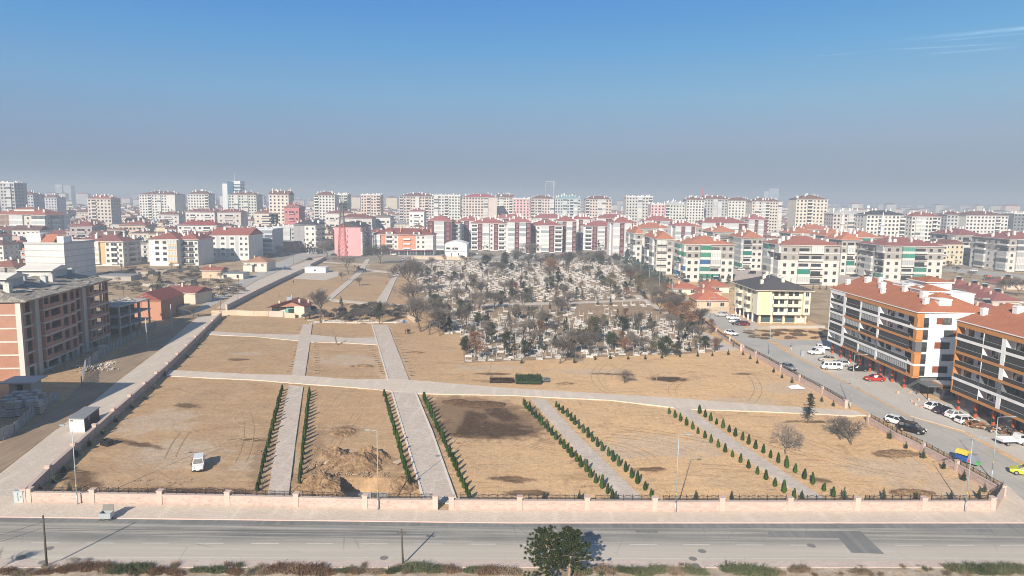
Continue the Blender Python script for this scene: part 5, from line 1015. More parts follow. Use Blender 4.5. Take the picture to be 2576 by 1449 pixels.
# ------------------------------------------------------------------ small houses
def house(name, label, xl, xr, ye, yb, depth, wallm, roofc, rh=2.0, roof='hip', a=0, wins=(), ov=.6, chim=1, solar=False, side_wins=0, Y=None):
    P0 = G(xl, yb); P1 = on_line(xr, yb, P0, R(a)); L = (P1 - P0).length; h = height_at(P0, xl, ye); T = thing(name, label, 'house', P0, R(a)); FOOT.append((P0.x + L / 2, P0.y + depth / 2, max(L, depth) * .6))
    MB().box(0, 0, -.3, L, depth, h).build('walls', wallm, T); b = MB(); zat = hip_roof(b, -ov, L + ov, -ov, depth + ov, h + .2, rh, 0, 1, {'gx': 'x', 'gy': 'y'}.get(roof)); ro = b.build('roof', [tiles(roofc), wallm if roof == 'gy' else wall((.5, .48, .45))], T)
    for u in wins:
        nm, me = bay('w', 2.0, 2.8, wall(WHITE), wall(WHITE), glass()); link(nm, me, T, (L * u, 0, max(0, h - 2.9)), 0)
    for i in range(chim): x, y = L * (.3 + .4 * i), depth * .45; link('chimney', chimney_mesh(.7, 1.2, wall((.55, .42, .33))), ro, (x, y, zat(x, y)))
    if solar:
        x, y = L * .6, depth * .5; z = zat(x, y); s = MB(); s.obox((x, y, z + .9), (2.4, 1.5, .08), 0, 0, R(40)).tube((x - 1.2, y + .7, z + 1.6), (x + 1.2, y + .7, z + 1.6), .25, n=8, m=1); s.tube((x - 1, y + .5, z - .2), (x - 1, y + .5, z + 1.5), .04, n=4, m=1).tube((x + 1, y + .5, z - .2), (x + 1, y + .5, z + 1.5), .04, n=4, m=1)
        s.build('solar_heater', [plain((.02, .025, .04), .25, .2, 'collector'), M_steel()], ro)
    return T, L, h
TANW = wall((.55, .43, .32)); CRW = wall((.60, .55, .48)); PKW = wall((.58, .46, .40))
house('low_house', 'low house with orange hipped roof and solar heater, nearest the conifer hedge', 1693, 1762, 727, 742, 11, CRW, (.36, .125, .075), 2.2, wins=(.25, .7), solar=True)
house('low_house', 'low house with orange hipped roof and solar panel, touching the yellow block', 1775, 1834, 722, 736, 12, CRW, (.36, .125, .075), 2.6, wins=(.5,), solar=True)
house('low_house', 'low house with orange roof between the two solar-heated roofs', 1758, 1815, 735, 750, 9, TANW, (.33, .115, .075), 2.0)
house('low_house', 'low tan house with orange hipped roof behind the tan plastered wall', 1752, 1832, 756, 782, 11, TANW, (.37, .13, .08), 3.0, wins=(.38, .8))
house('plastered_house', 'white plastered house with tan pyramid roof beside the far lane', 614, 672, 660, 683, 13, CRW, (.33, .17, .10), 2.6, wins=(.2, .5, .8))
flat_box('lean_to', 'low white lean-to before the plastered house', 612, 634, 667, 684, 6, CRW, (), 'shed', M_conc())
house('low_house', 'ruinous low house with red roof on the vacant lot, left wing', 508, 556, 681, 700, 8, TANW, (.30, .10, .075), 1.4, 'gx', wins=())
flat_box('low_house', 'tumbledown cream and brick wing with metal roof on the vacant lot', 557, 612, 688, 702, 8, CRW, [(.1, .25, .1, .8), (.7, .8, .2, .8)], 'house', plain((.2, .21, .22), .6, 0, 'tin'))
house('cream_house', 'long windowless cream house with sagging dark red roof by the lane', 421, 492, 735, 762, 9, wall((.56, .47, .37)), (.20, .07, .06), 1.8, 'gx', a=-14, chim=1)
house('brick_house', 'raw brick house with a gabled red roof and shaded flank by the dirt track', 334, 407, 757, 804, 15, brick((.45, .20, .12)), (.24, .07, .06), 2.6, 'gy', ov=.25, chim=1)
flat_box('shed', 'dark flat-roofed shed between the brick house and the lane end', 432, 456, 772, 792, 6, wall((.30, .30, .29)), [(.3, .6, .1, .7)], 'shed', plain((.12, .13, .15), .6, 0, 'tin2'))
flat_box('shed', 'small tin-roofed shed at the back of the vacant lot', 336, 372, 682, 690, 6, wall((.40, .35, .29)), [(.3, .5, .1, .7)], 'shed', plain((.3, .2, .16), .7, 0, 'tin4')); flat_box('shed', 'brown tin shed beside the cream house', 455, 480, 706, 716, 6, wall((.36, .30, .24)), [(.2, .5, .1, .7)], 'shed', plain((.22, .2, .19), .7, 0, 'tin5'))
flat_box('shed', 'low grey shed roofs on the vacant lot below the cream and ochre block', 250, 330, 694, 706, 9, wall((.38, .35, .31)), (), 'shed', plain((.25, .25, .25), .7, 0, 'tin3'))
# ruined house with a teal porch
def ruin():
    P0 = G(676, 797); P1 = on_line(766, 797, P0, 0); L = (P1 - P0).length; T = thing('ruined_house', 'half-demolished house with maroon roof, raw brick gable and teal porch', 'house', P0); FOOT.append((P0.x + L / 2, P0.y + 5, 8))
    b = MB(); b.box(L * .72, 0, -.2, L, 7, 3.6, 0).box(L * .42, 2.4, -.2, L * .72, 7, 3.3, 0).box(0, 3, -.2, L * .42, 7, 2.6, 0); b.build('walls', [wall((.62, .55, .46))], T)
    b = MB(); b.add([(0, 1.4, 2.9), (L, .0, 3.7), (L * .62, .3, 5.4), (0, 1.6, 2.9), (L, .3, 3.7), (L * .62, .6, 5.4)], [(0, 1, 2), (5, 4, 3)]); b.build('gable', brick((.38, .16, .10)), T)
    b = MB(); b.add([(-1, -.3, 2.9), (L * .62, -.5, 5.5), (L * .62, 8, 5.5), (-1, 8, 2.9), (L + .7, -.5, 3.6), (L + .7, 8, 3.6)], [(0, 1, 2, 3), (1, 4, 5, 2)]); b.add([(-1, -.3, 2.7), (L * .62, -.5, 5.3), (L * .62, 8, 5.3), (-1, 8, 2.7), (L + .7, -.5, 3.4), (L + .7, 8, 3.4)], [(3, 2, 1, 0), (2, 5, 4, 1)]); ro = b.build('roof', tiles((.20, .065, .055)), T)
    MB().box(L * .45, 1.9, 0, L * .50, 2.0, 2.8).box(L * .50, 1.9, 2.4, L * .72, 2.0, 2.8).box(L * .40, 1.9, 1.2, L * .45, 2.0, 2.2).build('porch', plain((.12, .42, .36), .7, 0, 'teal_paint'), T); MB().box(L * .50, 2.05, 0, L * .70, 2.35, 2.38).build('doorway_shade', M_dark(), T)  # black slab between the porch posts stands in for the shade indoors
    for x, y, z in ((L * .2, 4, 3.4), (L * .82, 2, 4.4), (L * .97, 6, 3.6)): link('chimney', chimney_mesh(.6, 1.3, wall((.58, .46, .36))), ro, (x, y, z))
    s = MB(); s.obox((L * .45, 5, 5.2), (1.6, 2.0, .08), R(20), 0, R(35)); s.tube((L * .5, 6, 4), (L * .5, 6, 6.6), .25, n=8); s.build('solar_heater', M_steel(), ro)
ruin()
# houses behind the orange-framed block
for i, (xl, xr, ye, yb, d, w) in enumerate(((2405, 2450, 722, 735, 12, 'with a solar heater, topmost of its cluster'), (2440, 2495, 733, 748, 12, 'with a solar heater beside the playground trees'), (2470, 2515, 742, 756, 10, 'in the middle of the cluster'), (2495, 2568, 758, 778, 14, 'with a broad ridge and two heaters'), (2455, 2556, 790, 812, 14, 'nearest the orange-framed blocks'), (2520, 2580, 715, 728, 12, 'below the trees at the picture edge'))):
    house('low_house', 'low house with dusty red roof ' + w, xl, xr, ye, yb, d, PKW, (.25, .095, .08), 2.8, wins=(.3,), solar=True, chim=2)
# ------------------------------------------------------------------ yellow block
def yellow_block():
    Pn, Pf = G(1899, 813), G(1833, 787); Pr = on_line(2031, 812, Pn, R(1.0)); L = (Pr - Pn).length; D = 21.0; h = height_at(Pn, 1899, 730); T = thing('apartment_block', 'pale yellow four-storey block with dark grey hipped roof', 'apartment block', Pn, R(1.0)); FOOT.append((Pn.x + L / 2, Pn.y + 10, 18))
    y1, y2 = wall((.72, .66, .49)), wall((.66, .58, .36)); cr = wall((.66, .60, .48)); g = 3.0; fh = (h - g) / 3
    b = MB(); b.box(0, 0, g, L, D, h, 0).box(0, -1.1, g, 4.6, -.003, h, 0).box(.7, -1.14, g + .1, 3.9, -1.103, h - .4, 1).box(1.4, 1.0, -.3, L - .4, D - .5, g - .02, 2).box(L - 2.2, -1.1, g, L, -.003, h, 0); b.build('walls', [y1, y2, cr], T)
    for i, x in enumerate((5.3, 10.0)):
        for f in range(3):
            z = g + f * fh; bb = MB(); bb.box(x, -1.3, z, x + 4.4, -.004, z + .16, 0).box(x, -1.3, z + .165, x + 4.4, -1.2, z + .95, 0).box(x, -1.195, z + .165, x + .1, -.004, z + .95, 0).box(x + .5, -.06, z + .2, x + 1.9, -.005, z + 2.2, 1).box(x + 2.5, -.06, z + .9, x + 3.9, -.005, z + 2.2, 1); bb.build('balcony', [wall((.68, .64, .5)), glass()], T)
    for x in (L - 1.1,):
        for f in range(3): nm, me = bay('w', 1.7, fh, wall(WHITE), wall(WHITE), glass()); link(nm, me, T, (x, -1.1, g + f * fh), 0)
    for y in (3, 6.5, 10.5, 14.5, 18.5):
        for f in range(3): nm, me = bay('b' if y in (6.5, 14.5) else 'n', 2.6 if y in (6.5, 14.5) else 1.8, fh, y1, wall((.66, .62, .5)), glass()); link(nm, me, T, (0, y, g + f * fh), -math.pi / 2)
    for x in (1.2, 5, 9, 13, L - 1): MB().box(x, -.2, -.3, x + .5, .3, g - .003).build('pillar', cr, T)
    for x in (2.2, 6.2, 10.2): MB().box(x, .92, .2, x + 3, .996, g - .5).build('shopfront', glass((.05, .09, .10)), T)
    for y in (3, 7, 11, 15, 19): MB().box(.05, y, -.3, .5, y + .5, g - .003).build('pillar', wall(WHITE), T)
    MB().box(1.15, 1.5, .1, 1.39, D - 1, g - .3).build('undercroft_shade', M_dark(), T)  # black panel stands in for the shade under the upper floors
    rb = MB(); zat = hip_roof(rb, -1, L + 1, -1.9, D + 1, h + .22, 3.6, 0, 1); ro = rb.build('roof', [tiles((.075, .072, .075)), cr], T)
    for x, y in ((3, 4), (8, 13), (10, 4), (14, 6), (6, 10)): link('chimney', chimney_mesh(.9, 1.3, wall((.64, .6, .52))), ro, (x, y, zat(x, y)))
    for x, y in ((7, 8), (11, 9)): link('satellite_dish', DISH, ro, (x, y, zat(x, y) + .9), 3.5)
yellow_block()
# ------------------------------------------------------------------ the two orange-framed blocks on the street
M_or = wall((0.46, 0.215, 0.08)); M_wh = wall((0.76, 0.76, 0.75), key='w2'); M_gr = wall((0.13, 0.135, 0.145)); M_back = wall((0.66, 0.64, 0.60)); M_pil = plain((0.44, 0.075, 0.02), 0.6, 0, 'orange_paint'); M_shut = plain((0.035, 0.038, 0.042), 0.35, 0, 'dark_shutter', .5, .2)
M_rail2 = plain((0.03, 0.032, 0.036), 0.25, 0, 'smoked_glass', .5)
def framed_block(lab, Pf, Pn, h, D, sect, gf=3.7, white_from=0, corner=True, roof_over=None, rooms=(), seed=1):
    d = Pn - Pf; a = math.atan2(d.y, d.x); L = d.length; T = thing('apartment_block', lab, 'apartment block', Pf, a); rnd = random.Random(seed); FOOT.append(((Pf.x + Pn.x) / 2 + D / 2, (Pf.y + Pn.y) / 2, 24))
    F = -1.0; B = 0.55; n = 5; fh = (h - gf - .55) / n; W_ = 8.0 if white_from else 0.0
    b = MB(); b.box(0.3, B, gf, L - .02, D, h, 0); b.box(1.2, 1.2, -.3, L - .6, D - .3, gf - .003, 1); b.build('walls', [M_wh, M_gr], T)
    cols = ['O', 'W', 'O', 'O', 'W', 'O']              # bands, from the lowest up
    for f in range(n + 1):
        z = gf + f * fh; t0, t1 = (z - .3, z + .22) if f < n else (z - .28, h + .35)
        segs = [(0, W_, M_wh)] if W_ else []
        segs.append((W_, L, M_or if cols[f] == 'O' else M_wh))
        for x0, x1, m in segs: MB().box(x0 + (.003 if x0 else 0), F, t0, x1, B - .003, t1).build('floor_band', m, T)
    xs = [s[0] for s in sect]
    for f in range(n):
        z0, z1 = gf + f * fh + .223, gf + (f + 1) * fh - (.303 if f < n - 1 else .283)
        for i, (x0, x1, fills) in enumerate(sect):
            k = fills[f]
            MB().box(x0 + .02, F + .05, z0, x1 - .02, F + .1, z0 + .72).build('railing', M_rail2, T)
            q = MB(); q.box(x0 + .02, F + .03, z0 + .723, x1 - .02, F + .12, z0 + .77); q.build('handrail', M_steel(), T)
            if k in 'dc':
                g = MB(); g.box(x0 + .05, F + .14, z0 + .003, x1 - .05, F + .2, z1 - .003, 0); m = max(3, round((x1 - x0) / .75))
                for j in range(m + 1): x = x0 + .05 + (x1 - x0 - .16) * j / m; g.box(x, F + .1, z0 + .775, x + .06, F + .138, z1 - .003, 1)
                g.build('glazing', [M_shut if k == 'd' else curtain((.46, .48, .48)), M_frame_d], T)
            else:
                nw = max(2, int((x1 - x0) / 3))
                for j in range(nw):
                    c = x0 + (x1 - x0) * (j + .5) / nw; w = rnd.choice((.7, .95, 1.2)); wo = MB(); zz = z0 if j % 2 == 0 else z0 + .8
                    wo.box(c - w, B - .05, zz + .003, c + w, B - .004, z1 - .15, 0); wo.box(c - .04, B - .09, zz + .01, c + .04, B - .053, z1 - .15, 1); wo.box(c - w - .06, B - .09, zz + .01, c - w, B - .053, z1 - .15, 1); wo.build('window', [glass((.05, .055, .06)), M_frame_d], T)
                if k == 'D': MB().box(x0 + .05, B - .03, z0 + .003, x1 - .05, B - .001, z1 - .003).build('back_wall', M_gr, T)
        for x0, x1 in zip([s[1] for s in sect], xs[1:]):
            MB().box(x0, F + .02, z0 - .001, x1, B - .01, z1 + .001).build('pier', M_wh if (x0 < W_ + .1 and W_) or f in (0, 3, 4) else (M_gr if f % 2 else M_wh), T)
        m = (M_gr if f == 2 else M_or) if corner else M_or
        MB().box(L - .9, F + .01, z0 - .001, L + .28, .3, z1 + .001).build('corner_frame', m, T); MB().box(L - .9, .303, z0 - .003, L + .1, 1.5, z0 + .9).build('corner_frame', M_rail2, T); MB().box(L + .003, .31, z0 + .91, L + .06, 1.5, z1).build('side_glazing', glass((.05, .055, .06)), T); MB().box(-.003, F + .02, z0 - .001, .25, B, z1 + .001).build('pier', M_wh if W_ else M_or, T)
        # end wall windows with wooden panels
        zc = gf + f * fh + .9
        for j, u in enumerate((.36, .80)):
            y = D * u + (.5 if f % 2 else 0); wi = link('window', MB().box(-.9, -.05, 0, .9, .02, 1.35, 0).box(-.95, -.09, -.05, .95, -.053, .02, 1).box(-.04, -.09, .02, .04, -.053, 1.35, 1).box(-.95, -.09, .021, -.88, -.053, 1.35, 1).box(.88, -.09, .021, .95, -.053, 1.35, 1).mesh('window', [glass((.05, .055, .06)), M_frame_d]), T, (L - .02, y, zc), math.pi / 2)
            s = -1 if (f + j) % 2 == 0 else 1; link('wood_panel', MB().box(-.6, -.06, 0, .6, .01, 1.35).mesh('wood_panel', [plain((.20, .06, .03), .6, 0, 'wood_panel')]), T, (L - .02, y + s * 1.55, zc), math.pi / 2)
    k = 0; x = .9
    while x < L - .5:
        MB().box(x, -.1, -.3, x + .36, .3, gf - .31).build('pillar', M_pil, T); MB().box(x - .02, -.12, .9, x + .38, .3, 1.5).build('pillar_band', M_dark(), T)
        if x + 4.8 < L: MB().box(x + .6, .9, .05, x + 4.4, 1.15, gf - .5).build('shopfront', glass((.04, .042, .045)) if k % 3 else plain((.16, .165, .17), .5, .2, 'roller_shutter'), T)
        x += 4.7; k += 1
    rz = h + .36; rb = MB(); zr = rz + 3.3; ym = D * .52
    rb.add([(-.1, F - .15, rz), (L + .3, F - .15, rz), (L - 6.5, ym, zr), (-.1, ym, zr), (L + .3, D + .4, rz), (-.1, D + .4, rz)], [(0, 1, 2, 3), (1, 4, 2), (2, 4, 5, 3), (0, 3, 5)], 0); rb.box(-.1, F - .15, rz - .2, L + .3, D + .4, rz - .01, 1); ro = rb.build('roof', [tiles((.36, .14, .078)), M_wh], T)
    zat = lambda x, y: rz + 3.3 * max(0, min((y - F) / (ym - F), (D - y) / (D - ym), (L - x) / 6.5))
    for (x0, x1, y0, y1, hh, red) in rooms:
        r = MB(); zb = rz; r.box(x0, y0, zb, x1, y1, zb + hh, 0)
        if red: hip_roof(r, x0 - .4, x1 + .4, y0 - .4, y1 + .4, zb + hh + .23, 1.0, 1, 0)
        else: r.box(x0 - .15, y0 - .15, zb + hh, x1 + .15, y1 + .15, zb + hh + .2, 0)
        r.build('roof_room', [M_wh, tiles((.36, .14, .078))], ro)
    for i in range(9):
        x = 2 + (L - 5) * i / 8; y = D * (.16, .36, .42, .3)[i % 4]; link('chimney', chimney_mesh((.9, 1.2)[i % 2], 1.3, M_wh), ro, (x, y, zat(x, y)))
    for i in range(4): x = 5 + i * 7; link('satellite_dish', DISH, ro, (x, D * .45, zat(x, D * .45) + .9), 3.4)
    return T, L, fh, gf
PfA, PnA = G(2088, 888), G(2302, 991); hA = height_at(PnA, 2313, 789)
framed_block('white block with orange frames and tiled roof, complete one beside the side turning', PfA, PnA, hA, 14.5, [(0.3, 7.2, 'odcoo'), (8.4, 15.4, 'docdd'), (16.0, 23.4, 'coDcc'), (24.2, 36.0, 'codoo')], white_from=1, rooms=((15, 21, 6.5, 11, 3.4, False), (19, 26, 8, 13.5, 4.6, True), (24, 31, 5.5, 10, 3.2, True), (27, 33, 9, 14, 3.0, False), (33, 36.5, 4.5, 7, 2.2, False)))
PfB, PnB = G(2397, 1028), E((86.4, 90.5)); PfB = E((85.9, PfB.y)); hB = height_at(PfB, 2389, 808)
TB, LB, fhB, gfB = framed_block('white block with orange frames cut by the right picture edge, shop sign below', PfB, PnB, hB, 16, [(0.4, 7.4, 'doodo'), (7.5, 12.0, 'oodod'), (13.0, 19.0, 'dDodo'), (19.1, 25.4, 'codod'), (26.4, 32.0, 'dodod'), (32.1, 37.0, 'oodoo')], corner=False, rooms=((12, 18, 8, 13, 3.2, True), (22, 30, 8, 14, 3.4, False)), seed=4)
def sign_on(T, x, z, text, size, mat):
    c = bpy.data.curves.new('sign_lettering', 'FONT'); c.body = text; c.size = size; c.extrude = .03; c.materials.append(mat); o = bpy.data.objects.new('sign_lettering', c); me = bpy.data.meshes.new_from_object(o); bpy.data.objects.remove(o); o = link('sign_lettering', me, T); o.location = (x, -1.06, z); o.rotation_euler = (math.pi / 2, 0, 0)
MB().box(21.2, -1.05, gfB - 1.15, 33, -.6, gfB - .31).build('sign_board', plain((.06, .04, .03), .5, 0, 'sign_board'), TB); sign_on(TB, 21.6, gfB - 1.0, 'Hatun Sultan Ciftlikevi', .88, plain((.75, .33, .02), .5, 0, 'amber_letters'))
def guard_booth():
    P = G(2404, 1006); T = thing('guard_booth', 'grey guard booth with orange fascia between the two orange-framed blocks', 'booth', P, R(0)); P2 = G(2376, 1000)
    MB().box(-2.6, 0, -.1, .2, 3.2, 2.3).build('walls', wall((.30, .31, .32)), T); MB().box(-3.2, -.5, 2.3, .5, 3.4, 3.1).build('fascia', M_or, T); MB().box(-3.0, -.3, 3.103, .3, 3.2, 3.2).build('roof', wall((.45, .46, .47)), T); MB().box(-2.2, -.05, .9, -1.0, -.004, 1.9).build('window', glass(), T); MB().box(-.7, -.05, .6, -.2, -.004, 2.0).build('window', glass(), T); MB().box(-2.65, .6, .9, -2.604, 2.2, 1.9).build('window', glass(), T)
    MB().box(-3.19, -.54, 2.5, -.4, -.505, 2.9).build('name_plate', M_dark(), T); MB().box(.7, .2, 2.0, 5.5, .25, 2.1).build('gate_rail', M_dark(), T)
    for i in range(12): MB().box(.8 + i * .42, .2, 0, .86 + i * .42, .25, 2.0).build('gate_bar', M_dark(), T)
    P = E((PnA.x + 0.2, PnA.y - .3)); A = thing('canopy', 'dark flat entrance canopy on thin posts beside the guard booth', 'canopy', P, 0); MB().box(-.5, -4.2, 2.7, 6, 0, 2.9).build('canopy_roof', M_gr, A)
    for x, y in ((-.3, -4), (-.3, -.4), (5.8, -4)): MB().box(x, y, 0, x + .12, y + .12, 2.697).build('post', M_dark(), A)
guard_booth()
# ------------------------------------------------------------------ unfinished buildings on the left
M_rawc = wall((.40, .385, .36), key='raw'); M_pale = wall((.58, .55, .50), key='palec'); M_brk = brick((.39, .175, .105)); M_room_shade = wall((.10, .085, .075))
def construction():
    Pn, Pf = G(65, 957), G(276, 861); d = Pf - Pn; a = math.atan2(d.y, d.x); L = d.length; h = height_at(Pn, 60, 757); D = 20.0
    T = thing('unfinished_building', 'six-storey unfinished brick and concrete building with makeshift sheet roof', 'building', Pn, a); FOOT.append((Pn.x - 10, Pn.y + 19, 26)); n = 6; fh = h / n
    MB().box(.6, 3.2, -.3, L - .4, D - 1, h - .3).build('core', M_room_shade, T)  # dark box stands in for unlit rooms, shade put into its colour
    for f in range(n + 1):
        z = f * fh; b = MB(); b.box(0, 0, z - .34, L, D, z - .02)
        for x0, x1 in ((6.2, 20.2), (27, 37)):
            if f: b.box(x0, -1.25, z - .34, x1, -.003, z - .02)
        b.build('floor_slab', M_rawc if f else M_rawc, T)
    cols = (0, 4.7, 20.4, 25.4, 37.2); S = dict(z=0)
    b = MB()
    for x, w, y in ((0, .6, -.06), (4.5, 1.6, -.5), (25.2, 1.7, -.5), (20.25, .35, -.2), (38.1, .55, -.06)): b.box(x, y, -.3, x + w, .5, h - .35)
    b.build('concrete_columns', M_rawc, T)
    bays = [(0.65, 4.45, -.0, [(1.1, 2.9, .05)]), (6.25, 20.15, -1.2, [(.5, 2.3, .95), (3.0, 6.9, .8), (8.2, 10.2, .35), (11.6, 13.3, .35)]), (20.65, 25.1, -.0, [(.2, 1.0, .1), (2.4, 3.9, .1)]), (27.0, 37.0, -1.2, [(.3, 1.9, .9), (2.5, 5.6, .7), (6.4, 7.6, .35), (8.3, 9.6, .35)]), (37.1, 38.05, -.0, [(.1, .8, .1)])]
    for f in range(n):
        z0, z1 = f * fh + (.0 if f else -.3), (f + 1) * fh - .345
        for x0, x1, y, ops in bays:
            if f == 0 and y < -1: y = 0.0; m = M_rawc
            else: m = M_brk if f else M_rawc
            b = MB(); u = 0.0
            for o0, o1, sill in ops:
                if o0 > u + .02: b.box(x0 + u, y, z0, x0 + o0, y + .22, z1)
                if sill > .1: b.box(x0 + o0 + .001, y + .001, z0, x0 + o1 - .001, y + .219, z0 + sill)
                b.box(x0 + o0 + .001, y + .001, z1 - .16, x0 + o1 - .001, y + .219, z1 - .001)
                u = o1
            b.box(x0 + u, y, z0, x1, y + .22, z1)
            if y < -1: b.box(x0, y + .225, z0, x0 + .2, -.01, z1); b.box(x1 - .2, y + .225, z0, x1, -.01, z1)
            b.build('infill_wall', brick((.31, .145, .10)) if m is M_brk else m, T)  # long side gets a darker brick copy, its shade put into the colour
    # lit end wall: brick panels between pale columns
    ys = (0, 5.6, 7.0, 12.6, 14.0, D)
    for f in range(n):
        z0, z1 = f * fh - (.3 if f == 0 else 0), (f + 1) * fh - .345
        for y0, y1 in ((.95, 5.6), (6.6, 12.6), (13.6, D - 1)): MB().box(.05, y0, z0, .3, y1, z1).build('infill_wall', M_brk, T)
    b = MB()
    for y0, y1 in ((0.505, .93), (5.62, 6.58), (12.62, 13.58), (D - .98, D)): b.box(-.08, y0, -.3, .35, y1, h - .35)
    for f in range(1, n + 1): b.box(-.06, .51, f * fh - .343, -.003, D, f * fh - .03)
    b.box(-.09, -.085, -.3, -.001, .5, h - .35); b.build('pale_frame', M_pale, T)
    # makeshift roof of boards and sheets
    t = NT('weathered_boards', .9, .15); p = t.obj(); w = t.noise(t.map(p, (.5, 5, 1), (0, 0, R(10))), 1.0, 3); n2 = t.noise(p, .35, 4); c = t.mix(t.ramp(w, .38, .62), (.16, .14, .12), (.37, .33, .28)); c = t.mix(t.ramp(n2, .5, .62, 0, .8), c, (.42, .385, .33)); t.color(c); M_boards = t.m
    rb = MB(); z = h + .05; ym = D * .5
    rb.add([(-.6, -1.5, z), (L + .5, -1.5, z), (L - 4, ym, z + 2.4), (5, ym, z + 2.4), (L + .5, D + .8, z), (-.6, D + .8, z)], [(0, 1, 2, 3), (1, 4, 2), (2, 4, 5, 3), (0, 3, 5)], 0); rb.box(-.6, -1.5, z - .28, L + .5, D + .8, z - .02, 0); ro = rb.build('roof', [M_boards], T)
    r_ = random.Random(5)
    for i in range(34):
        x, y = r_.uniform(1, L - 2), r_.uniform(-1, ym - .8); zz = z + 2.4 * (y + 1.5) / (ym + 1.5); MB().obox((x, y, zz + .12), (r_.uniform(1.0, 2.6), r_.uniform(.5, 1.6), .05), r_.uniform(-.3, .3), 0, math.atan(2.4 / (ym + 1.5))).build('loose_board', wall(r_.choice(((.44, .41, .36), (.34, .33, .32), (.30, .25, .19), (.50, .47, .41)))), ro)
    for x0, x1, y0, y1, hh in ((7, 14, 6.5, 13, 3.6), (25.5, 33, 6.5, 13, 3.6)):
        r = MB(); r.box(x0, y0, z + .5, x1, y1, z + hh, 0); hip_roof(r, x0 - .8, x1 + .8, y0 - .8, y1 + .8, z + hh + .23, .9, 1, 1, 'y'); r.build('stair_tower', [wall((.50, .51, .50)), wall((.64, .62, .57))], ro)
    for x, y in ((4.2, 4.4), (5.5, 7.5), (17.5, 4.0), (22.5, 5.0), (36, 7), (18.5, 9)): link('chimney', chimney_mesh(1.2, 1.9, wall((.50, .51, .50))), ro, (x, y, z + 1.2))
construction()
def skeleton():
    Pc = G(304, 849); d = G(349, 823) - Pc; L2 = d.length; a = 0; P0 = E((on_line(276, 849, Pc, 0).x - 4, Pc.y)); L = Pc.x - P0.x; h = height_at(Pc, 304, 771); T = thing('unfinished_building', 'bare three-storey concrete skeleton between the big unfinished block and the brick house', 'building', P0); FOOT.append((Pc.x - 6, Pc.y + 10, 14)); D = L2; n = 3; fh = h / n
    for f in range(1, n + 1): MB().box(-.4, -.5, f * fh - .3, L + .3, D + .3, f * fh - .02).build('floor_slab', M_rawc, T)
    for x in (0.2, L * .5, L - .4):
        for i in range(4): MB().box(x, D * i / 3.02, -.3, x + .4, D * i / 3.02 + .4, h - .3).build('column', M_rawc, T)
    MB().box(.6, 3, 0, L - 4, D - 1, h - .35).build('dark_interior', M_room_shade, T); r_ = random.Random(3)  # dark inner box, the shade between the slabs put into its colour
    for i in range(40): x, y = r_.uniform(0, L), r_.uniform(0, D); MB().obox((x, y, h + r_.uniform(.1, 1.0)), (r_.uniform(.5, 2.5), .2, .12), r_.uniform(0, 3), 0, r_.uniform(-.3, .3), r_.uniform(-.3, .3)).build('loose_timber', wall(r_.choice(((.4, .36, .3), (.3, .28, .25), (.55, .5, .42)))), T)
    for i in range(26): x, y = r_.uniform(.3, L), r_.uniform(.2, D); MB().tube((x, y, 2 * fh), (x, y, h - .3), .05, n=5).build('prop', M_wood, T)
skeleton()

# the neighbouring unfinished block just outside the frame, whose shadow falls over the lane
T = thing('unfinished_building', 'unfinished brick block beyond the left picture edge, shading the block pallets', 'building', (-126, 84, 0)); b = MB()
for f in range(6): MB().box(0, 0, f * 2.8, 36.5, 25, f * 2.8 + 2.5).build('infill_wall', M_brk, T); MB().box(-.3, -.3, f * 2.8 + 2.503, 36.8, 25.3, f * 2.8 + 2.797).build('floor_slab', M_rawc, T)
# ------------------------------------------------------------------ the cemetery
CEM = [G(*q) for q in ((1168, 914), (1290, 909), (1500, 899), (1700, 892), (1795, 886), (1752, 842), (1700, 803), (1648, 775), (1625, 740), (1590, 700), (1560, 675), (1530, 657), (1045, 657), (1040, 700), (1062, 745), (1085, 790), (1112, 842), (1160, 838))]
def soil_c():
    t = NT('cemetery_soil', .95, .1); p = t.pos(); n = t.noise(p, .09, 5, .65); n2 = t.noise(p, .8, 5, .7); c = t.mix(t.ramp(n, .35, .65), (.38, .27, .17), (.31, .225, .15)); c = t.mix(t.ramp(n2, .42, .68, 0, .6), c, (.17, .13, .09)); t.color(c); t.bump(n2, .7, .2); return t.m
sheet('cemetery_soil', CEM, .03, soil_c())
t_ = NT('white_marble', .55, .4); p_ = t_.obj(); t_.color(t_.mix(t_.ramp(t_.math('ADD', t_.noise(p_, 2.5, 4), t_.math('MULTIPLY', t_.rand(), .35)), .42, .95), (.56, .55, .535), (.30, .29, .28))); M_marb = t_.m
M_gsoil = plain((.24, .17, .11), .95, 0, 'grave_soil', .1, .3); M_gst = plain((.38, .37, .36), .8, 0, 'grey_stone', .3, .25)
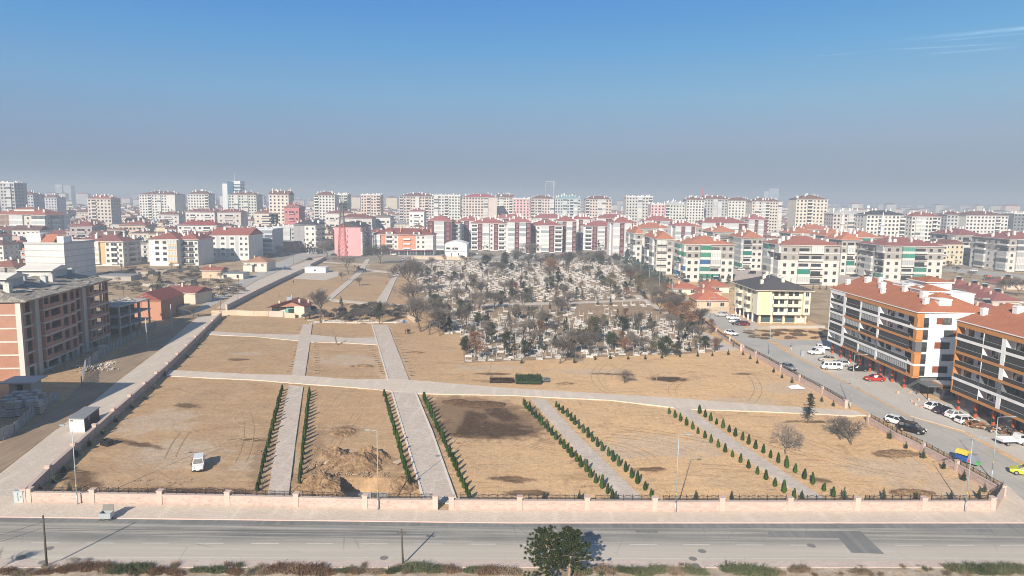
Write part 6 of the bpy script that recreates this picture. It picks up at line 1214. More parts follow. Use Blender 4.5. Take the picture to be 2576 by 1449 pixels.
def grave(seed):
    r = random.Random(seed); b = MB(); L, w, h = r.uniform(1.7, 2.1), r.uniform(.7, .9), r.choice((.16, .22, .3, .45))
    for x0, x1, y0, y1 in ((0, L, 0, .10), (0, L, w - .10, w), (0, .10, .101, w - .101), (L - .10, L, .101, w - .101)): b.box(x0, y0, -.1, x1, y1, h, 0)
    b.box(.131, .131, -.1, L - .131, w - .131, h - .1, 1)
    hh = r.choice((1.0, 1.3, 1.6, 1.8)); k = r.random(); s = r.choice((.32, .45, .6)) * .5; m = 0 if k < .78 else 2; c = w / 2
    b.add([(.02, c - s, 0), (.16, c - s, 0), (.16, c + s, 0), (.02, c + s, 0), (.03, c - s * .8, hh), (.14, c - s * .8, hh), (.14, c + s * .8, hh), (.03, c + s * .8, hh), (.03, c, hh + .18), (.14, c, hh + .18)], [(0, 3, 2, 1), (0, 1, 5, 4), (1, 2, 6, 9, 5), (2, 3, 7, 6), (3, 0, 4, 8, 7), (4, 5, 9, 8), (6, 7, 8, 9)], m)
    if k > .3: b.box(L - .15, c - s * .7, 0, L - .03, c + s * .7, hh * r.uniform(.5, .85), m)
    if k > .75: b.box(.3, w * .3, h, L - .3, w * .7, h + .25, 0)
    return b
GV = [grave(s) for s in range(10)]
for g in GV: g.v = [(x * .88, y * .88, z * .95) for x, y, z in g.v]
GM = [g.mesh('grave', [M_marb, M_gsoil, M_gst]) for g in GV]
def cem_d(x, px, py, m):
    c = G(px, py); return (E(x) - c).length < m
def build_graves():
    r = random.Random(77); sp = []; A = R(-5)
    y = 150.0
    while y < 460:
        step = r.uniform(2.5, 3.3) * (.78 if y < 215 else 1); x = -75.0 + r.random() * 2
        while x < 70:
            p = E((x + r.uniform(-.4, .4), y + r.uniform(-.5, .5) + 2.0 * math.sin(x * .12) + (x + 10) * .09)); x += r.uniform(2.7, 4.4) * (1 if y > 215 else .78)
            if not inside(p, CEM) or r.random() < .12: continue
            # open brown ground in the middle, drives kept free
            c = cam_px(p)
            if (1440 < c[0] < 1690 and 770 < c[1] < 806 and r.random() < .85) or (1170 < c[0] < 1420 and 770 < c[1] < 790 and r.random() < .45): continue
            dy = c[1] - (767 - (c[0] - 1150) * .022)
            if c[0] < 1640 and -3.5 < dy < 9: continue
            if c[0] > 1590 and abs(c[1] - (742 + (c[0] - 1600) * .54)) < 9: continue
            sp.append(p)
        y += step
    sp.sort(key=lambda p: p.y); near, far = sp[:292], sp[292:]
    for i, p in enumerate(near):
        k = r.randrange(10); o = link('grave', GM[k], None, (p.x, p.y, .02), A + r.uniform(-.12, .12), (1, 1, r.uniform(.85, 1.15)))
        if r.random() < .3: o.scale.x = -1
        c = cam_px(p); w = 'in the first crowded rows beside the bare earth plot' if c[1] > 880 else ('behind the first rows and under the trees' if c[1] > 845 else ('in the rows below the open brown ground' if c[1] > 806 else 'near the inner drive'))
        tag(o, f'white marble grave with upright headstone {w}', 'grave', 'white graves ' + w)
    b = MB()
    for p in far:
        g = GV[r.randrange(10)]; a = A + r.uniform(-.12, .12); ca, sa = math.cos(a), math.sin(a); s = 1 if r.random() < .7 else -1; n0 = len(b.v)
        for (x, y_, z) in g.v: x *= s; b.v.append((p.x + x * ca - y_ * sa, p.y + x * sa + y_ * ca, z))
        for f, m in zip(g.f, g.m): b.f.append([n0 + i for i in f]); b.m.append(m)
    tag(b.build('distant_graves', [M_marb, M_gsoil, M_gst]), 'crowd of small white graves farther up the cemetery', 'graves', None, 'stuff')
def cam_px(p, z=0.0):
    c = CAMROT.transposed() @ Vector((p[0], p[1], z - CAM_H)); return 1288 - FPX * c.x / c.z, 724.5 + FPX * c.y / c.z
build_graves()
ZN = lambda x, y: ('front' if y > 860 else 'middle' if y > 770 else 'upper') + (' left' if x < 1330 else ' right' if x > 1560 else ' centre')
def ctree(kind, base, topy, wide=1.0, lab=None):
    S, bh, nm, cat, txt = dict(ever=(EVER, 6, 'evergreen_tree', 'tree', 'dark evergreen tree'), cone=(CONE, 5, 'conifer_tree', 'tree', 'narrow dark conifer'), blue=(BLUE, 6, 'conifer_tree', 'tree', 'blue-grey conifer'), rust=(RUST, 8, 'autumn_tree', 'tree', 'rust-leaved tree'), oliv=(OLIV, 7, 'autumn_tree', 'tree', 'olive-brown tree'), bare=(BARE, 8, 'bare_tree', 'tree', 'bare grey tree'))[kind]
    CT[0] += 1; h0 = height_at(G(*base), base[0], topy)
    t = tree_at(S[CT[0] % len(S)], bh, nm, '', base, topy, CT[0] * 1.7, wide, 'cemetery trees')
    t['label'] = lab or f'{txt} among the graves in the {ZN(*base)} of the cemetery'; TREES.append(G(*base)); return t
CT = [0]; TREES = []
for k, b_, t_y, w, l in (('rust', (1197, 905), 829, 1.05, 'big rust-leaved tree at the near corner of the cemetery'), ('bare', (1222, 872), 815, 1.2, 'bare grey tree behind the big rust-leaved corner tree'), ('ever', (1320, 899), 853, 1.15, 'broad dark evergreen in the front rows of graves'), ('ever', (1278, 862), 832, 1.1, None), ('bare', (1342, 875), 830, 1.2, None), ('bare', (1408, 915), 850, 1.25, 'bare grey tree standing at the very front edge of the graves'), ('ever', (1222, 822), 790, 1.2, None), ('cone', (1363, 806), 771, 1.0, 'slim dark cypress on the open brown ground'), ('cone', (1342, 824), 795, 1.1, None), ('ever', (1269, 674), 648, 1.1, None), ('bare', (1212, 758), 702, 1.35, None), ('rust', (1297, 748), 708, .9, None), ('rust', (1399, 756), 720, .8, 'small rusty tree beside the inner drive'), ('cone', (1376, 737), 711, 1.4, None), ('rust', (1384, 702), 646, 1.2, None), ('oliv', (1492, 868), 793, 1.25, 'largest olive-brown tree in the front of the cemetery'), ('ever', (1470, 876), 838, 1.3, None), ('ever', (1673, 898), 842, 1.1, None), ('rust', (1728, 832), 752, 1.15, 'largest rust-leaved tree, beside the street railing'), ('rust', (1700, 812), 765, 1.0, None), ('rust', (1573, 813), 771, .95, None), ('rust', (1564, 873), 830, .95, None), ('cone', (1553, 806), 777, 1.3, None), ('cone', (1635, 827), 790, 1.5, None), ('blue', (1598, 830), 790, .8, 'blue-grey conifer between two dark ones on the drive side'), ('cone', (1536, 767), 747, 1.3, None), ('cone', (1504, 767), 750, 1.2, None), ('rust', (1788, 841), 799, .8, 'small rust-leaved tree on the street pavement, farther one'), ('rust', (1797, 886), 843, .75, 'small rust-leaved tree by the drive entrance'), ('bare', (1760, 863), 815, 1.2, None), ('cone', (1733, 885), 860, 1.6, None), ('oliv', (1748, 880), 842, .8, None), ('bare', (1605, 894), 840, 1.3, None), ('ever', (1702, 896), 862, .9, None), ('oliv', (1536, 742), 682, 1.1, None), ('oliv', (1609, 742), 687, 1.35, None), ('bare', (1640, 760), 700, 1.3, None), ('bare', (1553, 674), 634, 1.5, None), ('bare', (1513, 657), 626, 1.6, None), ('bare', (1660, 790), 742, 1.3, None), ('bare', (1810, 880), 846, 1.3, None), ('cone', (1130, 836), 788, 1.6, 'dense black-green shrub tree behind the bare corner trees'), ('ever', (1113, 835), 806, 1.3, None), ('bare', (1430, 688), 630, 1.3, None), ('bare', (1330, 660), 607, 1.3, None), ('bare', (1300, 664), 620, 1.3, None), ('ever', (1222, 672), 640, 1.3, None), ('ever', (1392, 690), 655, 1.1, None), ('cone', (1404, 708), 672, 1.6, None), ('bare', (1185, 862), 812, 1.2, None)):
    ctree(k, b_, t_y, w, l)
def more_trees():
    r = random.Random(9); n = 0; tries = 0
    while n < 240 and tries < 14000:
        tries += 1; y = 655 + 245 * r.random() ** 1.15; x = r.uniform(1040, 1800)
        p = G(x, y)
        if not inside(p, CEM): continue
        if 1430 < x < 1680 and 765 < y < 812: continue
        if any((p - q).length < 2.9 for q in TREES): continue
        far = (y < 725 and x > 1180) or x > 1590
        k = r.choices(('ever', 'cone', 'bare', 'rust', 'oliv', 'blue'), (2.6, 2.6, 2.7 if not far else 5, .9 if x < 1600 else 2.2, 1.6 if x > 1450 else .6, .6))[0]
        hh = {'ever': r.uniform(2.8, 5.6), 'cone': r.uniform(2.4, 5), 'bare': r.uniform(4.5, 8), 'rust': r.uniform(3.2, 6), 'oliv': r.uniform(3.5, 6), 'blue': r.uniform(2.5, 5)}[k]
        top = cam_px(p, hh)[1]; ctree(k, (x, y), top, r.uniform(.85, 1.4)); n += 1
more_trees()
def hedge_trees():
    A = [(1577, 676, 628, 1.2)] + [(1596 + i * 8.3, 682 + i * 4.6, 647 + i * 5.0, 1.25) for i in range(12)]
    for i, (x, y, ty, w) in enumerate(A): t = ctree('blue', (x, y), ty, w, ('tall blue-green conifer at the far end of the conifer hedge' if i == 0 else f'blue-grey conifer, {ORD[i - 1]} in the hedge from its far end')); t['group'] = 'conifer hedge before the grey blocks'
    for i, x in enumerate((1722, 1764, 1778, 1791, 1808, 1832)): t = ctree('blue', (x, 713), 690, 1.15, f'small blue-grey conifer below the blind-fronted block, {ORD[i]} from the hedge'); t['group'] = 'conifers below the grey block'
    for i in range(9): x = 2045 + i * 17; t = ctree('cone', (x, 728 + i * .6), 716 + i * .6, 1.3, 'tiny dark conifer along the kerb below the salmon-roofed grey block'); t['group'] = 'small conifers by the estate kerb'
    for i, (x, y, ty, k) in enumerate(((2385, 676, 655, 'rust'), (2405, 688, 668, 'bare'), (2440, 700, 680, 'bare'), (2500, 720, 690, 'bare'), (2530, 730, 694, 'oliv'), (2560, 745, 700, 'bare'), (2548, 715, 690, 'bare'), (2480, 705, 690, 'ever'), (2420, 700, 686, 'bare'))): t = ctree(k, (x, y), ty, 1.5, f'leafless tree by the playground, {ORD[i]} from the grey block'); t['group'] = 'playground trees'
hedge_trees()
def street_trees():
    r = random.Random(12)
    for i in range(34):
        u = r.random(); x = 1575 + 190 * u + r.uniform(-14, 14); y = 690 + 140 * u + r.uniform(-8, 10); k = r.choices(('bare', 'oliv', 'rust'), (5, 2.2, 2))[0]; hh = r.uniform(4.5, 7.5); P = G(x, y)
        t = ctree(k, (x, y), cam_px(P, hh)[1], r.uniform(1.0, 1.35), {'bare': 'bare grey', 'oliv': 'olive-brown', 'rust': 'rust-leaved'}[k] + ' tree in the belt between the cemetery and the street'); t['group'] = 'trees between cemetery and street'
    for i in range(30):
        x = r.uniform(1185, 1560); y = r.uniform(652, 672); hh = r.uniform(5, 8); P = G(x, y)
        t = ctree('bare' if i % 4 else 'ever', (x, y), cam_px(P, hh)[1], r.uniform(1.0, 1.35), ('bare grey' if i % 4 else 'dark evergreen') + ' tree in the belt along the far end of the cemetery'); t['group'] = 'trees along the far cemetery end'
street_trees()
# ------------------------------------------------------------------ vehicles
M_tyre = plain((.018, .018, .018), .85, 0, 'rubber', .2); M_rim = plain((.42, .43, .44), .35, .6, 'alloy'); M_cgl = glass((.018, .022, .026), .06); M_hl = plain((.62, .63, .62), .15, 0, 'headlight'); M_tl = plain((.35, .02, .02), .25, 0, 'tail_light')
WH = {}
def wheel(T, x, y, r, side):
    if r not in WH:
        n = 16; t = MB(); s = MB()
        for b, rr, w in ((t, r, .1), (s, r * .62, .105)): b.tube((0, -w, 0), (0, w, 0), rr, n=n)
        WH[r] = (t.mesh('wheel', [M_tyre]), s.mesh('rim', [M_rim]))
    o = link('wheel', WH[r][0], T, (x, y, r)); link('rim', WH[r][1], o)
def loft(b, secs, m=0):
    # secs: (x, half width, z bottom, z top, shoulder) -> closed body of eight-point rings
    rings = []
    for x, w, z0, z1, sh in secs: rings.append([(x, -w * .9, z0), (x, w * .9, z0), (x, w, z0 + .14), (x, w, z1 - sh), (x, w * .93, z1 - .02), (x, w * .5, z1), (x, -w * .5, z1), (x, -w * .93, z1 - .02), (x, -w, z1 - sh), (x, -w, z0 + .14)])
    n = 10; b.add([v for r in rings for v in r], [(k * n + i, k * n + (i + 1) % n, (k + 1) * n + (i + 1) % n, (k + 1) * n + i) for k in range(len(rings) - 1) for i in range(n)] + [tuple(range(n - 1, -1, -1)), tuple(range((len(rings) - 1) * n, len(rings) * n))], m)
def frustum(b, x0, x1, w0, z0, X0, X1, w1, z1, m=0):
    b.add([(x0, -w0, z0), (x1, -w0, z0), (x1, w0, z0), (x0, w0, z0), (X0, -w1, z1), (X1, -w1, z1), (X1, w1, z1), (X0, w1, z1)], [(0, 3, 2, 1), (4, 5, 6, 7), (0, 1, 5, 4), (1, 2, 6, 5), (2, 3, 7, 6), (3, 0, 4, 7)], m)
def car(kind, label, px, py, col, heading, cat='car', name='parked_car', group='parked cars', P=None, sc=1.0):
    P = P or G(px, py); T = thing(name, label, cat, (P.x, P.y, .10), R(heading), group); T.scale = (sc,) * 3
    paint = plain(col, .28, .05, 'car_paint', .6, .04)
    if kind in ('sedan', 'hatch'):
        r = -2.15 if kind == 'sedan' else -1.95; b = MB(); tail = .98 if kind == 'sedan' else 1.02
        loft(b, [(r, .66, .42, .84, .1), (r + .12, .80, .28, tail - .06, .12), (-1.3, .87, .22, tail, .14), (0, .88, .2, .96, .14), (1.0, .87, .2, .93, .14), (1.75, .83, .24, .82, .14), (2.08, .74, .34, .68, .12), (2.16, .58, .42, .6, .08)]); b.build('body', paint, T, False)
        c = MB(); a = (-1.75, -1.15) if kind == 'sedan' else (-1.88, -1.55); frustum(c, a[0], 1.02, .80, .93, a[1], .22, .60, 1.42); c.build('cabin_glass', M_cgl, T)
        q = MB(); frustum(q, a[1] - .02, .24, .61, 1.40, a[1] + .1, .1, .54, 1.45)
        for s in (-1, 1):
            for (x0, z0, x1, z1, w) in ((1.04, .92, .24, 1.41, .04), (a[0] - .02, .92, a[1] - .02, 1.41, .09), (-.35, .92, -.38, 1.41, .05)): q.tube((x0, s * .805, z0), (x1, s * .605, z1), w, n=4)
        q.build('roof', paint, T)
        for s in (-1, 1):
            MB().obox((2.02, s * .56, .62), (.22, .30, .12)).build('headlight', M_hl, T); MB().obox((r + .06, s * .58, .74), (.16, .26, .16)).build('tail_light', M_tl, T); MB().obox((.75, s * .93, .97), (.14, .16, .1)).build('mirror', paint, T)
        MB().obox((2.13, 0, .42), (.1, .9, .14)).build('grille', M_dark(), T); MB().obox((r + .02, 0, .5), (.08, .5, .12)).build('number_plate', plain((.7, .7, .7), .5, 0, 'plate'), T)
        for x in (-1.3, 1.32):
            for s in (-1, 1): wheel(T, x, s * .78, .31, s)
    elif kind in ('van', 'suv'):
        hi = 1.78 if kind == 'van' else 1.68; b = MB(); loft(b, [(-2.05, .76, .36, 1.0, .1), (-1.95, .84, .28, 1.04, .12), (0, .86, .22, 1.04, .12), (1.05, .86, .22, 1.02, .12), (1.75, .82, .26, .92, .14), (2.02, .74, .34, .74, .12), (2.08, .6, .4, .62, .08)]); b.build('body', paint, T)
        c = MB(); frustum(c, -2.02, 1.1, .82, 1.02, -1.92, .42, .68, hi); c.build('upper_body', paint, T)
        def gq(pts, nm): g = MB(); g.add(pts, [(0, 1, 2, 3)]); g.build(nm, M_cgl, T)
        gq([(1.06, -.7, 1.08), (1.06, .7, 1.08), (.50, .62, hi - .08), (.50, -.62, hi - .08)], 'windscreen')
        for s in (-1, 1):
            for x0, x1 in (((-.05, .85),) if kind == 'van' else ((-.05, .85), (-1.0, -.12), (-1.85, -1.08))): gq([(x0, s * .835, 1.08), (x1, s * .835, 1.08), (min(x1, .52) if x1 > .5 else x1, s * .71, hi - .14), (x0, s * .71, hi - .14)], 'side_window')
            MB().obox((1.98, s * .58, .78), (.2, .28, .2)).build('headlight', M_hl, T); MB().obox((-2.06, s * .74, 1.0), (.08, .12, .4)).build('tail_light', M_tl, T); MB().obox((.85, s * .95, 1.1), (.14, .2, .18)).build('mirror', M_dark(), T)
        gq([(-2.045, -.6, 1.1), (-2.045, .6, 1.1), (-1.95, .55, hi - .12), (-1.95, -.55, hi - .12)], 'rear_window'); MB().obox((2.03, 0, .42), (.14, 1.3, .22)).build('bumper', M_dark(), T); MB().obox((2.115, 0, .47), (.03, .5, .12)).build('number_plate', plain((.7, .7, .7), .5, 0, 'plate'), T)
        for x in (-1.3, 1.3):
            for s in (-1, 1): wheel(T, x, s * .77, .32, s)
    elif kind == 'minibus':
        b = MB(); loft(b, [(-2.3, .78, .4, 1.1, .1), (-2.2, .86, .32, 1.12, .1), (2.0, .86, .3, 1.12, .1), (2.3, .76, .4, 1.0, .1)]); b.build('body', paint, T); c = MB(); frustum(c, -2.26, 2.22, .84, 1.1, -2.05, 1.7, .66, 1.92); c.build('upper_body', paint, T)
        for s in (-1, 1):
            for x0, x1 in ((1.0, 1.75), (.1, .85), (-.8, -.05), (-1.8, -.95)): g = MB(); g.add([(x0, s * .845, 1.16), (x1, s * .845, 1.16), (x1 - .06, s * .715, 1.72), (x0, s * .715, 1.72)], [(0, 1, 2, 3)]); g.build('side_window', M_cgl, T)
            MB().obox((2.27, s * .55, .85), (.1, .2, .2)).build('headlight', M_hl, T)
        g = MB(); g.add([(2.19, -.7, 1.18), (2.19, .7, 1.18), (1.79, .58, 1.8), (1.79, -.58, 1.8)], [(0, 1, 2, 3)]); g.build('windscreen', M_cgl, T)
        for x in (-1.4, 1.3):
            for s in (-1, 1): wheel(T, x, s * .78, .32, s)
    elif kind == 'pickup':
        b = MB(); loft(b, [(.55, .80, .4, 1.25, .1), (1.0, .83, .3, 1.28, .1), (1.9, .82, .32, 1.15, .12), (2.15, .74, .4, .95, .1)]); frustum(b, .6, 1.95, .8, 1.24, .7, 1.45, .66, 1.85); b.build('cab', paint, T)
        g = MB(); g.add([(1.94, -.66, 1.28), (1.94, .66, 1.28), (1.52, .56, 1.75), (1.52, -.56, 1.75)], [(0, 1, 2, 3)])
        for s in (-1, 1): g.add([(.75, s * .815, 1.27), (1.7, s * .815, 1.27), (1.42, s * .70, 1.74), (.78, s * .70, 1.74)], [(0, 1, 2, 3)])
        g.build('cab_windows', M_cgl, T)
        d = MB(); d.box(-2.4, -.85, .68, .45, .85, .76)
        for q in ((-2.4, -.85, .45, -.8), (-2.4, .8, .45, .85), (-2.4, -.795, -2.35, .795), (.4, -.795, .45, .795)): d.box(q[0], q[1], .763, q[2], q[3], 1.12)
        d.build('load_bed', paint, T); MB().box(-2.3, -.4, .45, 1.0, .4, .66).build('chassis', M_dark(), T)
        for s in (-1, 1): MB().obox((2.1, s * .55, .8), (.12, .22, .18)).build('headlight', M_hl, T)
        for x in (-1.4, 1.3):
            for s in (-1, 1): wheel(T, x, s * .74, .31, s)
    return T
wht, sil, nav, blk, beige, redc, gry = (.72, .72, .72), (.42, .43, .44), (.012, .016, .03), (.008, .009, .012), (.40, .36, .29), (.42, .03, .02), (.24, .25, .27)
car('van', 'white small van parked alone on the bare earth, facing the road', 500, 1179, wht, -69, 'van', 'parked_van', sc=.92)
S = [('pickup', 'white pickup truck parked deepest in the car park', 2072, 883, wht, 170, 'pickup truck', 'pickup_truck'), ('van', 'white delivery van parked in front of the pickup truck', 2053, 892, wht, 192, 'van', 'parked_van'), ('sedan', 'beige sedan parked behind the white minibus', 2082, 910, beige, 170), ('minibus', 'white minibus parked at the car park kerb', 2091, 930, wht, 172, 'minibus', 'minibus'), ('hatch', 'silver car half hidden behind the white minibus', 2113, 921, sil, 165), ('sedan', 'black estate car before the shop with red goods', 2158, 934, blk, 176), ('sedan', 'red sedan parked alone on the pale apron', 2199, 959, redc, 176), ('sedan', 'grey sedan parked along the stone wall railing', 1983, 930, gry, -72),
     ('sedan', 'white sedan parked first in the row by the guard booth', 2352, 1030, wht, 15), ('sedan', 'navy sedan parked between two white sedans', 2376, 1041, nav, 14), ('sedan', 'white sedan with dark rear window, right of the navy one', 2406, 1052, wht, 12), ('hatch', 'white hatchback beside the heap of scrap timber', 2430, 1066, wht, 10), ('hatch', 'white coupe parked along the railing behind the black car', 2258, 1068, wht, -58), ('suv', 'black estate parked along the railing of the street', 2294, 1088, blk, -50), ('pickup', 'white flatbed pickup truck near the right picture edge', 2546, 1119, wht, 5, 'pickup truck', 'pickup_truck'),
     ('hatch', 'bright yellow-green car driving into the picture from the right', 2582, 1196, (.55, .60, .03), 152, 'car', 'moving_car'), ('sedan', 'white sedan driving down the street beside the cemetery railing', 1839, 843, wht, -52, 'car', 'moving_car'), ('suv', 'silver van parked first under the yellow block', 1815, 796, sil, 170, 'van', 'parked_van'), ('suv', 'white van parked second under the yellow block', 1843, 804, wht, 170, 'van', 'parked_van'), ('sedan', 'white car parked third under the yellow block', 1850, 813, wht, 170), ('sedan', 'dark car squeezed beside the maroon one under the yellow block', 1858, 818, nav, 170), ('sedan', 'maroon car parked nearest the weedy lot', 1869, 819, (.12, .015, .02), 172),
     ('sedan', 'white car driving along the far lane', 582, 730, wht, -125, 'car', 'moving_car'), ('pickup', 'blue pickup parked beside the plastered house', 720, 679, (.02, .05, .16), 175, 'pickup truck', 'pickup_truck'), ('suv', 'dark off-roader on the far lane', 779, 655, blk, 60), ('sedan', 'white car at the far street corner', 781, 639, wht, 170), ('sedan', 'dark car at the far street corner', 805, 638, nav, 170), ('van', 'white van on the far end of the main path', 1015, 656, wht, -95, 'van', 'parked_van'), ('sedan', 'white car in the pink paved estate court', 2114, 690, wht, 175), ('sedan', 'black car in the pink paved estate court', 2148, 696, blk, 178), ('sedan', 'white car between the grey blocks', 1864, 681, wht, 175), ('suv', 'dark car between the grey blocks', 1891, 689, nav, 178), ('suv', 'white off-roader on the playground road', 2448, 683, wht, 170), ('sedan', 'pale car before the grey-white long block', 528, 660, sil, 170), ('sedan', 'dark car below the dark bare tree by the pink block', 839, 643, blk, 175), ('sedan', 'white car under the red awning', 1170 - 180, 642, wht, 178), ('sedan', 'dark car parked before the plastered house', 680, 648, blk, 165), ('sedan', 'silver car parked by the brick box', 724, 641, sil, 175)]
for s in S: car(*s)
for i in range(9): car('sedan', f'{("white", "grey", "navy", "silver", "white", "black", "red", "silver", "white")[i]} car beyond the cemetery, {ORD[i]} along from the vaulted office', 1195 + i * 36, 641 + i * .5, (wht, gry, nav, sil, wht, blk, redc, sil, wht)[i], 175)
def tractor():
    P = G(905, 682); T = thing('tractor', 'dark backhoe tractor with white wheels on the far path', 'tractor', P, R(10)); b = MB(); b.box(-.2, -.5, .7, 2.0, .5, 1.5, 0).box(-1.3, -.7, .8, -.2, .7, 1.4, 0); b.build('body', plain((.05, .05, .055), .5, 0, 'tractor_paint'), T)
    c = MB(); frustum(c, -1.2, .1, .7, 1.4, -1.1, -.1, .6, 2.8); c.build('cab', M_cgl, T); MB().obox((3.0, 0, .6), (.6, 2.2, .8)).tube((1.8, .6, 1.2), (3, .6, .6), .1).tube((1.8, -.6, 1.2), (3, -.6, .6), .1).build('loader_bucket', M_dark(), T); MB().tube((-1.3, 0, 1.2), (-2.6, 0, 3.2), .14).tube((-2.6, 0, 3.2), (-3.2, 0, 1.0), .12).build('digger_arm', M_dark(), T)
    for x, r in ((-1.0, .75), (1.5, .5)):
        for s in (-1, 1): wheel(T, x, s * .85, r, s)
tractor()
def cart():
    P = G(2432, 1167); T = thing('food_cart', 'colourful food cart with a yellow barrel roof parked at the railing', 'food cart', (P.x, P.y, .1), R(-60)); cols = (plain((.02, .08, .30), .5, 0, 'blue_paint'), plain((.22, .25, .29), .15, 0, 'clear_panel'), plain((.58, .42, .06), .6, 0, 'yellow_canvas'), plain((.10, .40, .12), .5, 0, 'green_paint'), plain((.5, .06, .05), .5, 0, 'red_paint2'))
    MB().box(-1.5, -.6, .35, .2, .6, 1.1).build('counter', cols[0], T); n = 9; r = MB(); r.add([(x, .65 * math.cos(math.pi * i / n), 1.35 + .65 * math.sin(math.pi * i / n)) for x in (-1.5, .2) for i in range(n + 1)], [(i, i + 1, n + 2 + i, n + 1 + i) for i in range(n)] + [tuple(range(n, -1, -1)), tuple(range(n + 1, 2 * n + 2))]); r.build('barrel_roof', cols[2], T)
    MB().box(.21, -.55, .35, 1.5, .55, .9).build('front_box', cols[1], T); g = MB(); frustum(g, .25, 1.5, .55, .903, .4, 1.2, .45, 1.7); g.build('windscreen', cols[1], T); MB().box(1.5, -.5, .35, 1.75, .5, .75).build('nose', cols[3], T); MB().box(.3, -.57, .5, .7, -.553, .8).build('red_badge', cols[4], T)
    for x, y in ((-1, .55), (-1, -.55), (1.1, 0)): wheel(T, x, y, .3, 1)
cart()
# ------------------------------------------------------------------ people
def body_mesh(stride, top, legs, hairc, arm=0.15):
    sk = [((0, 0, .95), .15), ((0, .01, 1.18), .145), ((0, 0, 1.40), .17), ((0, 0, 1.52), .065), ((0, .01, 1.60), .085), ((0, .015, 1.70), .09)]; ed = [(0, 1), (1, 2), (2, 3), (3, 4), (4, 5)]
    for s in (-1, 1):
        i = len(sk); f = stride * s; sk += [((s * .09, 0, .88), .10), ((s * .10, f * .5 + .02, .48), .07), ((s * .10, f - .02, .08), .045), ((s * .11, f + .14, .04), .035)]; ed += [(0, i), (i, i + 1), (i + 1, i + 2), (i + 2, i + 3)]
        i = len(sk); sk += [((s * .19, 0, 1.42), .07), ((s * (.23 + arm * .3), -f * .3, 1.14), .048), ((s * (.22 + arm * .2), -f * .5 + .08, .90), .035), ((s * (.22 + arm * .2), -f * .5 + .10, .84), .028)]; ed += [(2, i), (i, i + 1), (i + 1, i + 2), (i + 2, i + 3)]
        j = i + 3
        for q in range(5): k = len(sk); sk.append(((s * (.22 + arm * .2) + (q - 2) * .012, -f * .5 + .11 + .01 * (q == 0), .76 + .015 * abs(q - 2)), .009)); ed.append((j, k))
    me = bpy.data.meshes.new('skeleton'); me.from_pydata([v for v, _ in sk], ed, []); o = bpy.data.objects.new('skeleton', me); COL.objects.link(o); m = o.modifiers.new('skin', 'SKIN'); m.use_smooth_shade = True
    for i, (_, r) in enumerate(sk): me.skin_vertices[0].data[i].radius = (r, r * .8)
    me.skin_vertices[0].data[0].use_root = True; o.modifiers.new('sub', 'SUBSURF').levels = 1
    dg = bpy.context.evaluated_depsgraph_get(); out = bpy.data.meshes.new_from_object(o.evaluated_get(dg)); bpy.data.objects.remove(o)
    out.materials.clear()
    for c in (top, legs, (.36, .22, .16)): out.materials.append(plain(c, .85, 0, 'clothing', .15))
    for p in out.polygons: z = p.center.z; p.material_index = 2 if z > 1.5 or (z < .9 and abs(p.center.x) > .2) else (0 if z > .92 else 1)
    out.name = 'person'; h = MB().lathe([(.085, 1.70), (.1, 1.74), (.075, 1.80), (.02, 1.82)], 8).mesh('hair', [plain(hairc, .9, 0, 'hair')]); return out, h
B1 = body_mesh(.0, (.015, .016, .02), (.02, .02, .026), (.02, .015, .012)); B2 = body_mesh(.25, (.02, .02, .022), (.60, .60, .58), (.02, .015, .012)); B3 = body_mesh(.1, (.40, .03, .03), (.04, .04, .05), (.05, .03, .02)); B4 = body_mesh(.1, (.03, .028, .026), (.05, .045, .04), (.02, .015, .012))
def person(b, px, py, rz, label, group=None):
    P = G(px, py); o = link('person', b[0], None, (P.x, P.y, ez(P.x, P.y) + .02), rz); tag(o, label, 'person', group); link('hair', b[1], o); return o
for i, (x, y, r) in enumerate(((1019.5, 840, -1.4), (1025.0, 841, .4), (1028.3, 840.5, 2.6), (1031.5, 838.5, 1.5))): person(B1, x, y, r, f'person in dark clothes in the group standing on bare earth, {ORD[i]} from the path', 'men standing on the earth plot')
person(B2, 1989, 881, 1.2, 'person in a black jacket and white trousers walking by the side turning'); person(B3, 973, 716, .3, 'person in a red top walking on the far main path'); person(B4, 738, 714, .3, 'person in dark clothes standing in the far plot'); person(B3, 702, 747, 2, 'person in a red top bending near the ruined house'); person(B3, 1844, 874, 1, 'person in red standing beside the street railing'); person(B4, 2296, 1079, .5, 'person in dark clothes standing beside the black estate')
# ------------------------------------------------------------------ smaller things
def dumpster():
    P = G(269, 1309); T = thing('waste_container', 'galvanised waste container with its lid propped open on the pavement', 'dumpster', (P.x, P.y, .13), R(3)); w, d, h = .68, .48, .95; b = MB()
    frustum(b, -w * .9, w * .9, d * .85, .22, -w, w, d, .3, 0)
    for q in ((-w, -d, w, -d + .05), (-w, d - .05, w, d), (-w, -d + .052, -w + .05, d - .052), (w - .05, -d + .052, w, d - .052)): b.box(q[0], q[1], .302, q[2], q[3], h)
    for i in range(4): b.box(-w + .12 + i * .34, -d - .03, .34, -w + .18 + i * .34, -d - .002, h - .06)
    b.box(-w - .05, -d - .05, h - .1, w + .05, -d - .035, h + .02); b.build('bin_body', M_steel(), T); MB().obox((-.05, d + .05, h + .30), (1.3, .06, .75), 0, 0, R(-12)).build('lid', plain((.20, .19, .17), .7, .2, 'rusty_steel'), T)
    for x in (-.5, .5):
        for y in (-.35, .35): MB().tube((x - .03, y, .1), (x + .03, y, .1), .1, n=10).box(x - .02, y - .02, .1, x + .02, y + .02, .25).build('caster', M_dark(), T)
dumpster()
